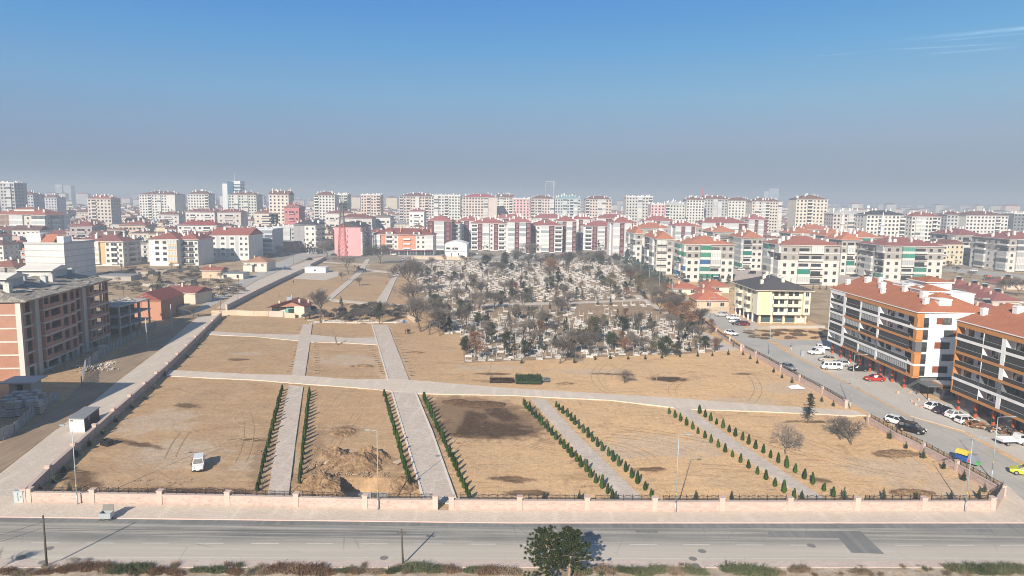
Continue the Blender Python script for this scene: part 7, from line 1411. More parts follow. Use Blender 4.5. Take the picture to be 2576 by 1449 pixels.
P = G(51, 1264); T = thing('electrical_cabinet', 'grey-green electrical cabinet at the wall end by the lane', 'utility box', (P.x, P.y, .1), .05); MB().box(-.55, -.3, .0, .55, .3, 1.45).build('cabinet', plain((.40, .46, .46), .6, .1, 'cabinet_paint'), T); MB().box(-.62, -.36, 1.45, .62, .36, 1.55).build('cabinet_roof', M_steel(), T); MB().box(-.05, -.32, .2, .0, -.303, 1.35).box(.3, -.34, .7, .36, -.303, .85).build('door_seam', M_dark(), T)
def cabin():
    A, B = G(176, 1088), G(213.5, 1088.5); C = G(251, 1058); w = (B - A).length; a = math.atan2((B - A).y, (B - A).x); d = (C - B).length; T = thing('site_cabin', 'white and navy site cabin with flat roof standing on the paved lane', 'cabin', (A.x, A.y, .09), a); h = height_at(A, 174, 1054) - .1
    sk = (C - B); sk = Matrix.Rotation(-a, 2) @ sk; dx, dy = sk.x, sk.y
    b = MB(); b.add([(0, 0, 0), (w, 0, 0), (w + dx, dy, 0), (dx, dy, 0), (0, 0, h), (w, 0, h), (w + dx, dy, h), (dx, dy, h)], [(0, 3, 2, 1), (4, 5, 6, 7), (0, 1, 5, 4), (1, 2, 6, 5), (2, 3, 7, 6), (3, 0, 4, 7)], 0); b.m = [0, 0, 0, 1, 1, 1]; b.build('walls', [plain((.70, .71, .71), .5, 0, 'white_panel'), plain((.02, .028, .045), .5, 0, 'navy_panel')], T)
    r = MB(); o = .15; r.add([(-o, -o, h + .002), (w + o, -o, h + .002), (w + dx + o, dy + o, h + .002), (dx - o, dy + o, h + .002), (-o, -o, h + .16), (w + o, -o, h + .16), (w + dx + o, dy + o, h + .16), (dx - o, dy + o, h + .16)], [(0, 3, 2, 1), (4, 5, 6, 7), (0, 1, 5, 4), (1, 2, 6, 5), (2, 3, 7, 6), (3, 0, 4, 7)]); r.build('roof', plain((.22, .23, .24), .7, .1, 'roof_sheet'), T)
    MB().box(.9, -.03, .1, 1.7, -.003, 2.0).build('door', plain((.64, .65, .66), .5, 0, 'door'), T); MB().box(.15, -.03, h - .4, .7, -.003, h - .2).build('name_plate', M_dark(), T); L = math.hypot(dx, dy); k = MB().box(0, -.03, 0, .8, .02, .7).build('window', glass((.25, .27, .28)), T); k.location = (w + dx * .22 + .02, dy * .22, 1.5); k.rotation_euler = (0, 0, math.atan2(dy, dx))
cabin()
P = G(269, 1120); T = thing('waste_container', 'low black open waste box on the earth by the long wall', 'dumpster', P, R(-25)); b = MB(); b.box(-.9, -.5, 0, .9, .5, .08)
for q in ((-.9, -.5, .9, -.45), (-.9, .45, .9, .5), (-.9, -.448, -.85, .448), (.85, -.448, .9, .448)): b.box(q[0], q[1], .083, q[2], q[3], .85)
for i in range(6): b.box(-.85 + i * .32, -.54, .1, -.8 + i * .32, -.502, .8)
b.build('bin_body', M_dark(), T); MB().box(-.95, -.55, .852, .95, -.4, .9).box(-.95, .4, .852, .95, .55, .9).build('rim', M_dark(), T)
P = G(24, 996); T = thing('concrete_booth', 'unfinished concrete guard booth with flat slab roof', 'booth', P, R(8)); b = MB(); L = (G(86, 990) - P).length
b.box(0, 0, 0, L * .30, 3.6, 2.6).box(L * .30, 0, 0, L * .62, 3.6, .9).box(L * .62, 0, 0, L, 3.6, 2.6).box(L * .301, .002, 2.2, L * .619, 3.598, 2.6); b.build('walls', M_rawc, T); MB().box(-1.2, -1.0, 2.602, L + .9, 4.4, 2.85).build('roof', wall((.44, .43, .42)), T); MB().box(L * .303, .5, .9, L * .617, .6, 2.19).build('opening_shade', M_dark(), T)  # black panel stands in for the shade inside the booth window
P = G(247, 891); T = thing('site_shed', 'small pale metal shed at the foot of the unfinished block', 'shed', P, R(10)); MB().box(0, 0, 0, 1.7, 1.5, 1.9).build('walls', wall((.42, .44, .44)), T); MB().box(-.1, -.1, 1.9, 1.8, 1.6, 1.98).build('roof', wall((.5, .5, .5)), T)
# block pallets and sheet fence of the building site
r6 = random.Random(6); M_aer = wall((.42, .42, .41), key='aer'); M_tanb = wall((.42, .36, .29), key='tanb')
PAL = MB().box(0, 0, .13, 1.3, 1.1, 1.35, 0)
for i in range(3): PAL.box(0, .05 + i * .42, 0, 1.3, .2 + i * .42, .129, 1)
for i in range(1, 4): PAL.box(-.01, -.01, .13 + i * .3, 1.31, 1.11, .15 + i * .3, 1)
PM = [PAL.mesh('block_pallet', [M_aer, M_wood]), PAL.mesh('block_pallet', [M_tanb, M_wood])]
i = 0
for row in range(4):
    for c in range(6):
        if row + c > 7: continue
        x, y = -2 + c * 17 + row * 5, 1052 - row * 9 - c * 1.5; P = G(x, y)
        for lv in range(2 if (row + c) % 3 else 1):
            o = link('block_pallet', PM[1 if r6.random() < .3 else 0], None, (P.x, P.y, lv * 1.36), r6.uniform(-.3, .3)); tag(o, f'pallet of building blocks on the site, {"upper" if lv else "lower"} one of the {ORD[i]} stack', 'pallet', 'block pallets on the building site')
        i += 1
def sheet_fence(pts, label, h=2.1):
    p = [G(*q) for q in pts]; T = thing('sheet_fence', label, 'fence', p[0]); t = plain((.30, .33, .35), .6, .2, 'corrugated_sheet', .3, .25); r = random.Random(3)
    for a, b in zip(p, p[1:]):
        d = b - a; n = max(1, round(d.length / 1.0)); 
        for i in range(n):
            q0, q1 = a + d * (i / n) - p[0], a + d * ((i + 1) / n - .02) - p[0]; ln = r.uniform(-.12, .12); hh = h * r.uniform(.9, 1.05); nn = E((-d.y, d.x)).normalized(); k = MB(); m = 8; vs = []
            for z, o in ((0, 0), (hh, ln)):
                for j in range(m + 1): c = q0.lerp(q1, j / m) + nn * (o + (.04 if j % 2 else -.04)); vs.append((c.x, c.y, z))
            k.add(vs, [(j, j + 1, m + 2 + j, m + 1 + j) for j in range(m)]); k.build('sheet_panel', t, T)
        k = MB(); k.tube((a.x - p[0].x, a.y - p[0].y, 0), (a.x - p[0].x, a.y - p[0].y, h), .05); k.build('fence_post', M_wood, T)
sheet_fence([(-5, 1112), (37, 1094), (66, 1066), (95, 1039), (150, 1005)], 'battered corrugated sheet fence below the block pallets')
sheet_fence([(205, 972), (217, 927), (250, 903), (312, 866), (395, 824)], 'corrugated sheet fence curving round the unfinished block')
r7 = random.Random(8)
RUB = MB()
for i in range(26): RUB.obox((r7.gauss(0, .5), r7.gauss(0, .4), r7.uniform(0, .25)), (r7.uniform(.1, .4), r7.uniform(.1, .3), r7.uniform(.08, .25)), r7.random() * 3, i % 2, r7.random(), r7.random())
RM = [RUB.mesh('rubble_heap', [wall((.42, .38, .33), key='r1'), wall((.30, .23, .17), key='r2')]), RUB.mesh('rubble_heap', [wall((.58, .56, .53), key='r3'), wall((.40, .37, .33), key='r4')]), RUB.mesh('rubble_heap', [wall((.26, .18, .12), key='r5'), wall((.34, .25, .17), key='r6')])]
def heap(px, py, k, s, label, grp=None):
    P = G(px, py); o = link('rubble_heap', RM[k], None, (P.x, P.y, ez(P.x, P.y)), r7.random() * 6, s); tag(o, label, 'rubble', grp)
for i in range(26): heap(r7.uniform(770, 1025), r7.uniform(806, 814), r7.choice((0, 1, 1)), r7.uniform(.6, 1.1), 'pale rubble along the edge of the dark thicket', 'rubble along the thicket')
for i in range(26): heap(r7.uniform(290, 640), r7.uniform(690, 748), r7.choice((0, 1)), r7.uniform(1, 2.2), 'grey rubble on the vacant lot behind the brick houses', 'rubble on the vacant lot')
for i in range(22): heap(r7.uniform(160, 290), r7.uniform(885, 935), r7.choice((0, 1, 0)), r7.uniform(.7, 1.4), 'debris between the unfinished block and its sheet fence', 'debris by the unfinished block')
for i in range(70):
    k = r7.choice(((655, 690, 1060, 1230), (770, 800, 1080, 1230), (1010, 1050, 1090, 1200), (1100, 1170, 1060, 1240), (1430, 1500, 1130, 1240))); heap(r7.uniform(k[0], k[1]), r7.uniform(k[2], k[3]), 2, r7.uniform(.18, .5), 'small clod heap beside an arborvitae row', 'clods beside the planted rows')
for i in range(60):
    x, y = r7.gauss(850, 45), r7.gauss(1195, 35)
    if 1090 < y < 1245 and 770 < x < 1015 and not (850 < x < 985 and y > 1200): heap(x, y, 2, r7.uniform(.35, .9), 'brown clod heap around the excavation', 'clods around the excavation')
for i in range(30): heap(r7.uniform(160, 560) * 1.0, r7.uniform(1205, 1240), 2, r7.uniform(.15, .35), 'small clod on the earth inside the front wall', 'clods inside the front wall')
# planting holes beside the upper paths
HOLE = MB().lathe([(.02, .02), (.30, .025), (.42, .10), (.75, .03), (.9, -.05)], 10, 0); HOLE.lathe([(.33, .0), (.33, .045)], 10, 1); HM = HOLE.mesh('planting_hole', [plain((.33, .235, .15), .95, 0, 'spoil', .1, .2), plain((.05, .033, .022), .95, 0, 'hole_shade', .05)])  # flat dark disc, the shade of the hole put into its colour
for a, b, n, w in (((727, 935), (751, 865), 14, 'left of the narrow cobbled path, upper part'), ((797, 940), (793, 862), 14, 'right of the narrow cobbled path, upper part'), ((965, 940), (930, 870), 15, 'left of the main path, upper part'), ((1038, 945), (988, 826), 18, 'right of the main path, upper part'), ((745, 836), (752, 822), 5, 'left of the narrow path at its end'), ((800, 842), (798, 822), 6, 'right of the narrow path at its end')):
    for i, p in enumerate(between(a, b, n)): o = link('planting_hole', HM, None, (p.x + r7.uniform(-.2, .2), p.y, ez(p.x, p.y)), r7.random() * 6, r7.uniform(.8, 1.15)); tag(o, f'dug planting hole {w}, {ORD[i]} from near end', 'hole', 'planting holes ' + w)
# boards, tarp, hedge stacks
def boards(px, py, n, L, rz, label, col, stack=1):
    P = G(px, py); T = thing('board_stack', label, 'timber', (P.x, P.y, ez(P.x, P.y) + .25), rz)
    for k in range(stack):
        for i in range(n): MB().obox((r7.uniform(-.2, .2), (i - n / 2) * .24, k * .08), (L, .2, .06), r7.uniform(-.03, .03)).build('board', wall(col), T)
    for x in (-L * .3, L * .3): MB().obox((x, 0, -.12), (.1, n * .24, .14)).build('batten', M_wood, T)
boards(841, 1172, 5, 2.3, -.05, 'pale stack of shuttering boards on the spoil heap', (.60, .48, .34), 2); boards(820, 1210, 2, 2.0, -.25, 'two grey scaffold boards lying on the clods', (.42, .42, .40)); boards(1001, 1166, 4, 1.2, .9, 'small heap of planks beside the arborvitae row', (.55, .44, .33), 2)
P = G(1002, 975); P = G(2003, 976); b = MB(); n = 12
for j in range(n + 1):
    for i in range(n + 1): x, y = (i / n - .5) * 3.2, (j / n - .5) * 2.2; b.v.append((x, y, .6 * max(0, 1 - (x / 1.6) ** 2) * max(0, 1 - (y / 1.1) ** 2) * (1 + .5 * mnoise.noise((x * 1.5, y * 1.5, 0))) + .12 * abs(mnoise.noise((x * 4, y * 4, 1))) + .03))
for j in range(n):
    for i in range(n): a = j * (n + 1) + i; b.f.append((a, a + 1, a + n + 2, a + n + 1)); b.m.append(0)
o = b.build('tarpaulin', plain((.74, .74, .73), .5, 0, 'white_sheet')); o.location = (P.x, P.y, .03); tag(o, 'crumpled white tarpaulin over a heap near the street railing', 'tarpaulin')
def hedge_stack(x0, x1, y0, y1, h, mat, label):
    A, B, C = G(x0, y0), G(x1, y0), G(x0, y1); w, d = (B - A).length, (C - A).y; r = random.Random(2); b = MB()
    for i in range(int(w * d * 70)): b.leaf((r.uniform(0, w), r.uniform(0, d), r.uniform(.15, h)), .3, r, up=.5)
    b.box(.1, .1, 0, w - .1, d - .1, h * .7); T = thing('hedge_plants', label, 'nursery plants', (A.x, A.y, ez(A.x, A.y))); b.build('foliage', mat, T); k = MB()
    for i in range(int(w / .4)): k.tube((.2 + i * .4, -.05, 0), (.2 + i * .4, -.05, .25), .14, n=7)
    k.build('pots', M_dark(), T)
hedge_stack(1297, 1363, 966, 948, .9, leafmat((.028, .05, .02), (.05, .075, .03), 'nursery_green'), 'rectangular block of green potted nursery plants'); hedge_stack(1232, 1292, 963, 955, .7, leafmat((.035, .022, .016), (.06, .045, .028), 'nursery_brown'), 'dark brown row of potted nursery plants beside the green block'); hedge_stack(1364, 1383, 961, 953, .5, leafmat((.12, .13, .12), (.2, .21, .2), 'nursery_grey'), 'small silver-grey block of potted plants at the green block end')
# manhole covers, kerb stones, scrap heap, goods
for x, y, r, l in ((124, 1380, .45, 'beside the leaning pole'), (52, 1403, .5, 'nearest the lower picture corner'), (107, 1417, .4, 'partly behind the leaning pole'), (966, 1404, .45, 'left of the second timber pole'), (1766, 1387, .45, 'on the near lane below the diagonal paths'), (1743, 1406, .45, 'before the track mouth in the verge'), (1750, 1424, .4, 'in the track mouth through the verge'), (2110, 1320, .4, 'by the pavement kerb'), (2041, 1373, .5, 'on the lane line left of the dark patch')):
    P = G(x, y); o = MB().lathe([(r, 0), (r, .03), (r * .82, .031), (r * .8, .022), (.02, .022)], 18).build('manhole_cover', plain((.20, .19, .175), .8, .1, 'cast_iron')); o.location = (P.x, P.y, .012 if y < 1412 else .11); tag(o, 'round iron manhole cover ' + l, 'manhole cover')
for i, (x, y) in enumerate(((2258, 990), (2289, 989), (2295, 1011), (2312, 1008), (2336, 1007), (2302, 1020), (2318, 1027), (2345, 1033))):
    P = G(x, y); o = MB().obox((0, 0, .2), (.55, .4, .4), .3 * i).obox((0, 0, .42), (.4, .3, .06), .3 * i).build('stone_block', wall((.50, .34, .25), key='blk2')); o.location = (P.x, P.y, .1); tag(o, f'orange-brown stone block on the car park apron, {ORD[i]} from the red sedan', 'stone block', 'stone blocks on the apron')
def scrap():
    P = G(2488, 1088); T = thing('scrap_heap', 'long heap of scrap timber, metal and scaffolding before the shop sign', 'scrap heap', (P.x, P.y, .1)); r = random.Random(4)
    for m, k in ((plain((.16, .10, .06), .9, 0, 'scrap_wood'), 34), (plain((.06, .06, .06), .6, .4, 'scrap_metal'), 30), (plain((.5, .46, .4), .8, 0, 'scrap_pale'), 16), (plain((.30, .13, .06), .85, .2, 'rusty'), 22)):
        b = MB()
        for i in range(k): u = r.uniform(-3.6, 3.6); b.obox((u * .8 + 1.0, -u * .9 + r.gauss(0, .5), r.uniform(.1, 1.1)), (r.uniform(.4, 2.2), r.uniform(.08, .4), r.uniform(.05, .3)), r.random() * 3.1, 0, r.uniform(-.4, .4), r.uniform(-.6, .6))
        b.build('scrap_pieces', m, T)
scrap()
for i, (x, y, c) in enumerate(((2192, 921, (.45, .05, .05)), (2178, 915, (.6, .6, .6)), (2205, 929, (.55, .07, .06)), (2150, 903, (.10, .10, .14)), (2160, 908, (.3, .12, .06)))):
    P = G(x, y); T = thing('goods_stand', f'stand of bicycles and goods before the shopfront, {ORD[i]} from the pickup', 'goods stand', (P.x, P.y, .1), 1.5); r = random.Random(i); b = MB()
    for k in range(14): b.obox((r.uniform(-1, 1), r.uniform(-.4, .4), r.uniform(.2, .9)), (r.uniform(.2, .5), r.uniform(.1, .4), r.uniform(.1, .4)), r.random() * 3, 0, r.random() * .5)
    b.build('goods', plain(c, .6, 0, 'goods'), T); MB().box(-1.1, -.5, .05, 1.1, .5, .12).build('table', M_wood, T)
P = G(1016, 812); o = MB().lathe([(.3, 0), (.33, .2), (.33, .75), (.29, .9), (.05, .9)], 12).build('barrel', plain((.02, .13, .42), .5, 0, 'blue_plastic')); o.location = (P.x, P.y, 0); tag(o, 'blue plastic barrel beside the leaning wall stub', 'barrel')
P = G(2018, 896); T = thing('kiosk_box', 'grey cable cabinet at the car park kerb near the side turning', 'utility box', (P.x, P.y, .1)); MB().box(-.4, -.3, 0, .4, .3, 1.3).build('cabinet', plain((.33, .35, .36), .6, .1, 'cabinet_grey'), T); MB().box(-.45, -.35, 1.3, .45, .35, 1.38).build('cabinet_roof', M_steel(), T)
def playground():
    P = G(2490, 708); T = thing('playground', 'orange and red climbing frame among bare trees beyond the low houses', 'playground', P); MB().box(-2, -1, 1.2, 2, 1, 1.4).tube((2, 0, 1.3), (5, 0, .2), .5).build('slide', plain((.55, .16, .05), .6, 0, 'orange_plastic'), T); MB().box(-2, -1, 2.5, 0, 1, 3.2).build('tower_roof', plain((.5, .1, .06), .6, 0, 'red_plastic'), T)
    for x in (-2, 0, 2):
        for y in (-1, 1): MB().tube((x, y, 0), (x, y, 2.6), .08).build('post', M_steel(), T)
playground()
# ------------------------------------------------------------------ towers on the skyline
TW = [(0, 36, 461, 620, 'grey', 'brown', 'pale tall block with blue-grey crown cut by the left picture edge', 'flat'), (18, 84, 490, 720, 'lil', 'brown', 'lilac-grey block in shade behind the left edge tower', 'hip'), (86, 143, 497, 800, 'lil', 'brown', 'shadow side of the lilac-grey block, set apart, its shade in the bluish colour', 'hip'), (220, 279, 500, 640, 'pinkg', 'red', 'squat pinkish-grey block with red pyramid roof', 'hip'), (350, 440, 489, 760, 'white', 'brown', 'broad white tower with two roof turrets', 'hip'), (472, 525, 488, 760, 'white', 'brown', 'white tower with arched top bays', 'hip'), (575, 645, 490, 760, 'green', 'brown', 'white and olive tower with arched top bays', 'hip'),  # bluish block is its neighbour's shadow side, the shade put into its colour
      (676, 726, 490, 640, 'cream', 'brown', 'cream tower with grey window bands behind the reddish house', 'gx'), (790, 842, 491, 700, 'white', 'brown', 'white and grey banded tower behind the lattice mast', 'hip'), (844, 874, 490, 730, 'greeny', 'green', 'greenish tower slab right behind the lattice mast', 'flat'), (908, 957, 491, 720, 'peach', 'brown', 'peach tower with a stepped top', 'flat'), (1005, 1092, 494, 720, 'pinkw', 'brown', 'wide pinkish-white tower left of the centre', 'hip'), (1092, 1158, 492, 720, 'pale', 'grey', 'pale stepped tower beside the wide pinkish one', 'flat'), (1164, 1250, 496, 720, 'pinkw', 'dred', 'pink-white tower with broad crimson roof', 'hip'),
      (1251, 1290, 497, 760, 'white', 'brown', 'white sloped-roof tower next to the crimson-roofed one', 'gx'), (1290, 1332, 501, 740, 'pink', 'pink', 'pink tower with a pale stair strip', 'flat'), (1335, 1394, 500, 740, 'pinkw', 'brown', 'grey and rose tower with maroon lower part', 'hip'), (1396, 1460, 500, 740, 'blue', 'blue', 'pale blue-green tower with blue cornice', 'hip'), (1473, 1538, 501, 740, 'pinkw', 'brown', 'pinkish-grey tower standing alone right of the blue one', 'hip'), (1575, 1642, 495, 720, 'greyd', 'grey', 'grey tower with strong grid of dark windows', 'flat'), (1637, 1672, 515, 690, 'pink', 'pink', 'short rose-pink block beside the gridded grey tower', 'flat'), (1674, 1723, 515, 690, 'pale', 'grey', 'short pale block right of the rose-pink one', 'hip'),
      (1727, 1772, 503, 720, 'white', 'brown', 'white stepped tower before the grey gabled one', 'hip'), (1772, 1830, 501, 740, 'grey', 'brown', 'broad grey tower with white gabled roofs', 'gx'), (1832, 1890, 505, 740, 'white', 'brown', 'cream-white tower with brown pyramid roof', 'hip'), (1892, 1967, 507, 700, 'cream', 'brown', 'cream tower with domed corner bays and dark roof', 'hip'), (2003, 2082, 501, 620, 'creamy', 'brown', 'tallest cream tower with stepped gables, standing apart on the right', 'gy'), (2096, 2178, 538, 560, 'pinkg', 'grey', 'grey-beige block with curved balconies', 'hip'), (2180, 2278, 541, 540, 'white', 'black', 'bright white block with black roof', 'hip'), (2294, 2366, 545, 530, 'white', 'red', 'white banded block with red roof behind the grey estate', 'hip'), (2382, 2428, 541, 600, 'grey', 'brown', 'grey block with maroon strips right of the banded one', 'hip'), (2430, 2536, 542, 590, 'white', 'brown', 'wide white block with dark ribbon balconies', 'hip'), (2550, 2620, 538, 600, 'dark', 'grey', 'dark gridded block at the right picture edge', 'flat')]
TC = dict(grey=(.42, .42, .42), lil=(.44, .44, .48), pinkg=(.52, .46, .42), white=(.60, .585, .55), green=(.53, .53, .46), cream=(.60, .54, .47), greeny=(.45, .48, .38), peach=(.58, .46, .40), pinkw=(.56, .48, .44), pale=(.56, .56, .52), pink=(.62, .40, .40), blue=(.46, .50, .51), greyd=(.48, .47, .45), creamy=(.62, .57, .48), dark=(.2, .21, .22))
RC = dict(brown=(.17, .09, .08), red=(.26, .10, .08), green=(.36, .40, .30), grey=(.4, .4, .4), dred=(.33, .09, .11), pink=(.5, .3, .3), blue=(.22, .34, .38), black=(.05, .05, .055))
for i, (xl, xr, ye, Y, wc, rc, lab, rf) in enumerate(TW):
    P = at_depth(xl, Y); h = height_at(P, xl, ye); w = (xr - xl) / FPX * Y; n = max(3, round(w / 3.4)); r_ = random.Random(i)
    cols = ' '.join(r_.choice(('q', 'q', 'g', 'b')) if r_.random() < .5 else 'q' for _ in range(n)); side = 'R' if xr < 1100 else ('L' if xl > 1400 else None)
    pal = dict(wall=TC[wc], trim=(.62, .61, .59), parapet=c_mul(TC[wc], 1.08), roof=RC[rc], accent=(.3, .12, .12), upper=c_mul(TC[wc], .97), nupper=1)
    apartment('tower_block', lab, xl, xr, ye, pal, Y=Y, depth=max(16, w * .62), floors=max(5, round(h / 3.05)), cols=cols, side=side, scols='q q q q', roof=rf, rh=3.6, chim=9, gf=.5, far=True, seed=i, ov=.6, cat='tower block', group=None)
def far_office():
    Y = 900; P = at_depth(562, Y); w = 45 / FPX * Y; T = thing('office_tower', 'white office tower with blue glass core and tall roof antenna', 'office tower', P); z = lambda y: height_at(P, 580, y)
    MB().box(0, 0, 0, w * .42, 16, z(462)).build('left_wing', wall((.62, .63, .64)), T); MB().box(w * .3, -1.5, 0, w * .62, 12, z(456)).build('glass_core', glass((.04, .12, .2)), T); b = MB()
    for i in range(9): zz = z(466) - i * 4.2; b.box(w * .63, -.1, zz - 1.6, w, 15, zz, 0)
    b.box(w * .64, 0, 0, w * .99, 14.9, z(463), 1).box(w * .5, 0, z(463), w, 15, z(455), 0); b.build('right_wing', [wall((.62, .63, .64)), glass((.05, .10, .16))], T); MB().tube((w * .62, 5, z(456)), (w * .62, 5, z(433)), .5, .15).tube((w * .32, 5, z(456)), (w * .32, 5, z(446)), .25).build('antenna', M_steel(), T)
    Y = 2000; P = at_depth(144, Y); w = 36 / FPX * Y; T = thing('office_tower', 'faint twin glass slab fading in the haze', 'office tower', P); zt = height_at(P, 144, 464); MB().box(0, 0, 0, w * .45, 20, zt).box(w * .46, 4, 0, w, 24, zt - 2).build('slabs', wall((.36, .39, .42)), T); MB().box(-.5, -.5, zt - 6, w * .46, 20.5, zt - 3).build('cornice', wall((.6, .6, .6)), T)
    Y = 2300; P = at_depth(1371, Y); w = 22 / FPX * Y; zt = height_at(P, 1375, 456); T = thing('frame_tower', 'thin open concrete tower frame fading in the haze', 'tower', P); MB().box(0, 0, 0, 1.4, 18, zt).box(w * .86, 0, 0, w, 18, zt).box(1.4, 0, zt - 2.2, w * .86, 18, zt).build('frame', wall((.40, .40, .41)), T); k = MB()
    for i in range(14): k.box(1.41, 2, i * zt / 14, w * .859, 16, i * zt / 14 + .6)
    k.build('floors', wall((.4, .4, .42)), T)
    Y = 1900; P = at_depth(1932, Y); zt = height_at(P, 1940, 474); T = thing('office_tower', 'faint dark glass tower behind the cream tower with domed bays', 'office tower', P); w = 24 / FPX * Y; MB().box(0, 0, 0, w, 22, zt).build('shaft', wall((.30, .34, .40)), T); MB().box(-w * .5, 4, 0, -.1, 20, zt * .9).build('lower_slab', wall((.38, .41, .45)), T)
far_office()
def minaret(px, ytop, Y, col, label, name='minaret'):
    P = at_depth(px, Y); h = height_at(P, px, ytop); T = thing(name, label, 'minaret', P); m = wall(col[0]); s = h / 34.0
    MB().lathe([(2.0 * s, 0), (1.9 * s, 8 * s), (1.3 * s, 9 * s), (1.25 * s, 17 * s)], 10).lathe([(1.15 * s, 17.9 * s), (1.1 * s, 24 * s)], 10).build('shaft', m, T, False); MB().lathe([(1.3 * s, 16.6 * s), (2.2 * s, 17.4 * s), (2.2 * s, 18.3 * s), (1.1 * s, 18.31 * s)], 12).build('balcony', m, T); MB().lathe([(1.2 * s, 23.5 * s), (2.0 * s, 24.2 * s), (2.0 * s, 25 * s), (.9 * s, 25.01 * s), (.9 * s, 27 * s)], 12).build('balcony', m, T); MB().lathe([(1.25 * s, 27 * s), (.6 * s, 30.5 * s), (.06, 34 * s)], 10).build('spire', wall(col[1]), T)
minaret(387, 549, 520, ((.6, .58, .55), (.10, .42, .60)), 'minaret with a bright blue spire in the crowded low quarter'); minaret(1297, 531, 560, ((.55, .55, .54), (.03, .22, .12)), 'minaret with a green spire before the towers'); minaret(2121, 532, 520, ((.66, .66, .66), (.64, .64, .64)), 'white minaret before the curved-balcony block'); minaret(2222, 533, 500, ((.68, .68, .68), (.66, .66, .66)), 'white minaret before the bright white block'); minaret(2237, 528, 800, ((.58, .58, .58), (.55, .55, .55)), 'slender far minaret with pale pencil spire, left of two'); minaret(2303, 528, 760, ((.58, .58, .58), (.55, .55, .55)), 'slender far minaret with pale pencil spire, right of two')
P = at_depth(358, 500); T = thing('mosque_dome', 'small mosque with a bright blue dome among dark roofs', 'mosque', (P.x, P.y, 0)); hz = height_at(P, 345, 590); MB().box(-6, -6, 0, 6, 6, hz - 1).build('walls', wall((.5, .48, .45)), T); MB().lathe([(4.0, hz - 1), (3.9, hz - .2), (3.3, hz + 1.2), (2.2, hz + 2.2), (1.0, hz + 2.8), (.05, hz + 3.1)], 16).build('dome', plain((.03, .17, .48), .4, 0, 'blue_dome'), T, True)
P = at_depth(1763, 1300); T = thing('flagpole', 'tall red flag hanging limp above the far roofs', 'flag', P); zt = height_at(P, 1763, 473); MB().tube((0, 0, 0), (0, 0, zt + 3), .4, .2).build('pole', M_steel(), T); b = MB(); b.add([(0.3, 0, zt + 1), (2.2, .3, zt - 4), (3.6, 0, zt - 12), (3.2, .4, zt - 18), (.3, 0, zt - 18), (0.3, .5, zt + 1), (2.2, .8, zt - 4), (3.6, .5, zt - 12), (3.2, .9, zt - 18), (.3, .5, zt - 18)], [(0, 1, 2, 3, 4), (9, 8, 7, 6, 5), (0, 5, 6, 1), (1, 6, 7, 2), (2, 7, 8, 3)]); b.build('flag', plain((.5, .02, .04), .8, 0, 'flag_cloth'), T)
P = at_depth(2182, 640); T = thing('satellite_mast', 'two round white dishes on a short mast above the right-hand roofs', 'dish', P); zt = height_at(P, 2182, 520)
MB().tube((0, 0, 0), (0, 0, zt + 2), .3).build('pole', M_steel(), T)
for z in (zt, zt - 3.6): o = MB().lathe([(.05, 0), (1.1, .15), (1.35, .4), (1.2, .4), (.05, .1)], 14).build('dish', wall(WHITE), T); o.location = (0, -.6, z); o.rotation_euler = (R(90), 0, 0)
# ------------------------------------------------------------------ the crowded low quarter
rh_ = random.Random(21); HC = {'white': (.60, .585, .55), 'cream': (.58, .50, .41), 'grey': (.42, .42, .41), 'pinkish': (.56, .43, .38), 'yellowish': (.58, .52, .38)}; HR = {'brown': (.135, .075, .065), 'dark red': (.19, .075, .065), 'red': (.27, .095, .075), 'grey': (.2, .2, .2)}
def house_mesh(b, L, D, h, rh, ov, chim, rnd, wins=True):
    b.box(0, 0, -.3, L, D, h, 0); k = rnd.random(); zat = hip_roof(b, -ov, L + ov, -ov, D + ov, h + .2, rh, 1, 2, None if k < .6 else ('x' if k < .8 else 'y'))
    for i in range(chim): x, y = rnd.uniform(.1, .9) * L, rnd.uniform(.15, .85) * D; w = rnd.uniform(.35, .8); z = zat(x, y); b.box(x - w, y - w, z - .5, x + w, y + w, z + rnd.uniform(.9, 2.0), 2)
    if rnd.random() < .35: x0, y0 = L * .25, D * .25; b.box(x0, y0, h, x0 + L * .4, y0 + D * .4, h + rh + 1.6, 0)
    if wins:
        n = max(2, int(L / 2.8)); fl = max(1, int(h / 2.9))
        for f in range(fl):
            for i in range(n):
                x = L * (i + .5) / n; z = f * h / fl + .9
                if rnd.random() < .25: b.box(x - 1.2, -1.0, z - 1.0, x + 1.2, -.002, z - .1, 2)
                b.box(x - .6, -.05, z, x + .6, -.003, z + 1.3, 3)
            m = max(2, int(D / 3.2))
            for s, xx in ((-1, 0), (1, L)):
                for i in range(m): y = D * (i + .5) / m; b.box(xx - .05 if s < 0 else xx + .003, y - .5, f * h / fl + .9, xx - .003 if s < 0 else xx + .05, y + .5, f * h / fl + 2.2, 3)
def blocked(x, y, r):
    return any((x - a) ** 2 + (y - b) ** 2 < (r + q) ** 2 for a, b, q in FOOT)
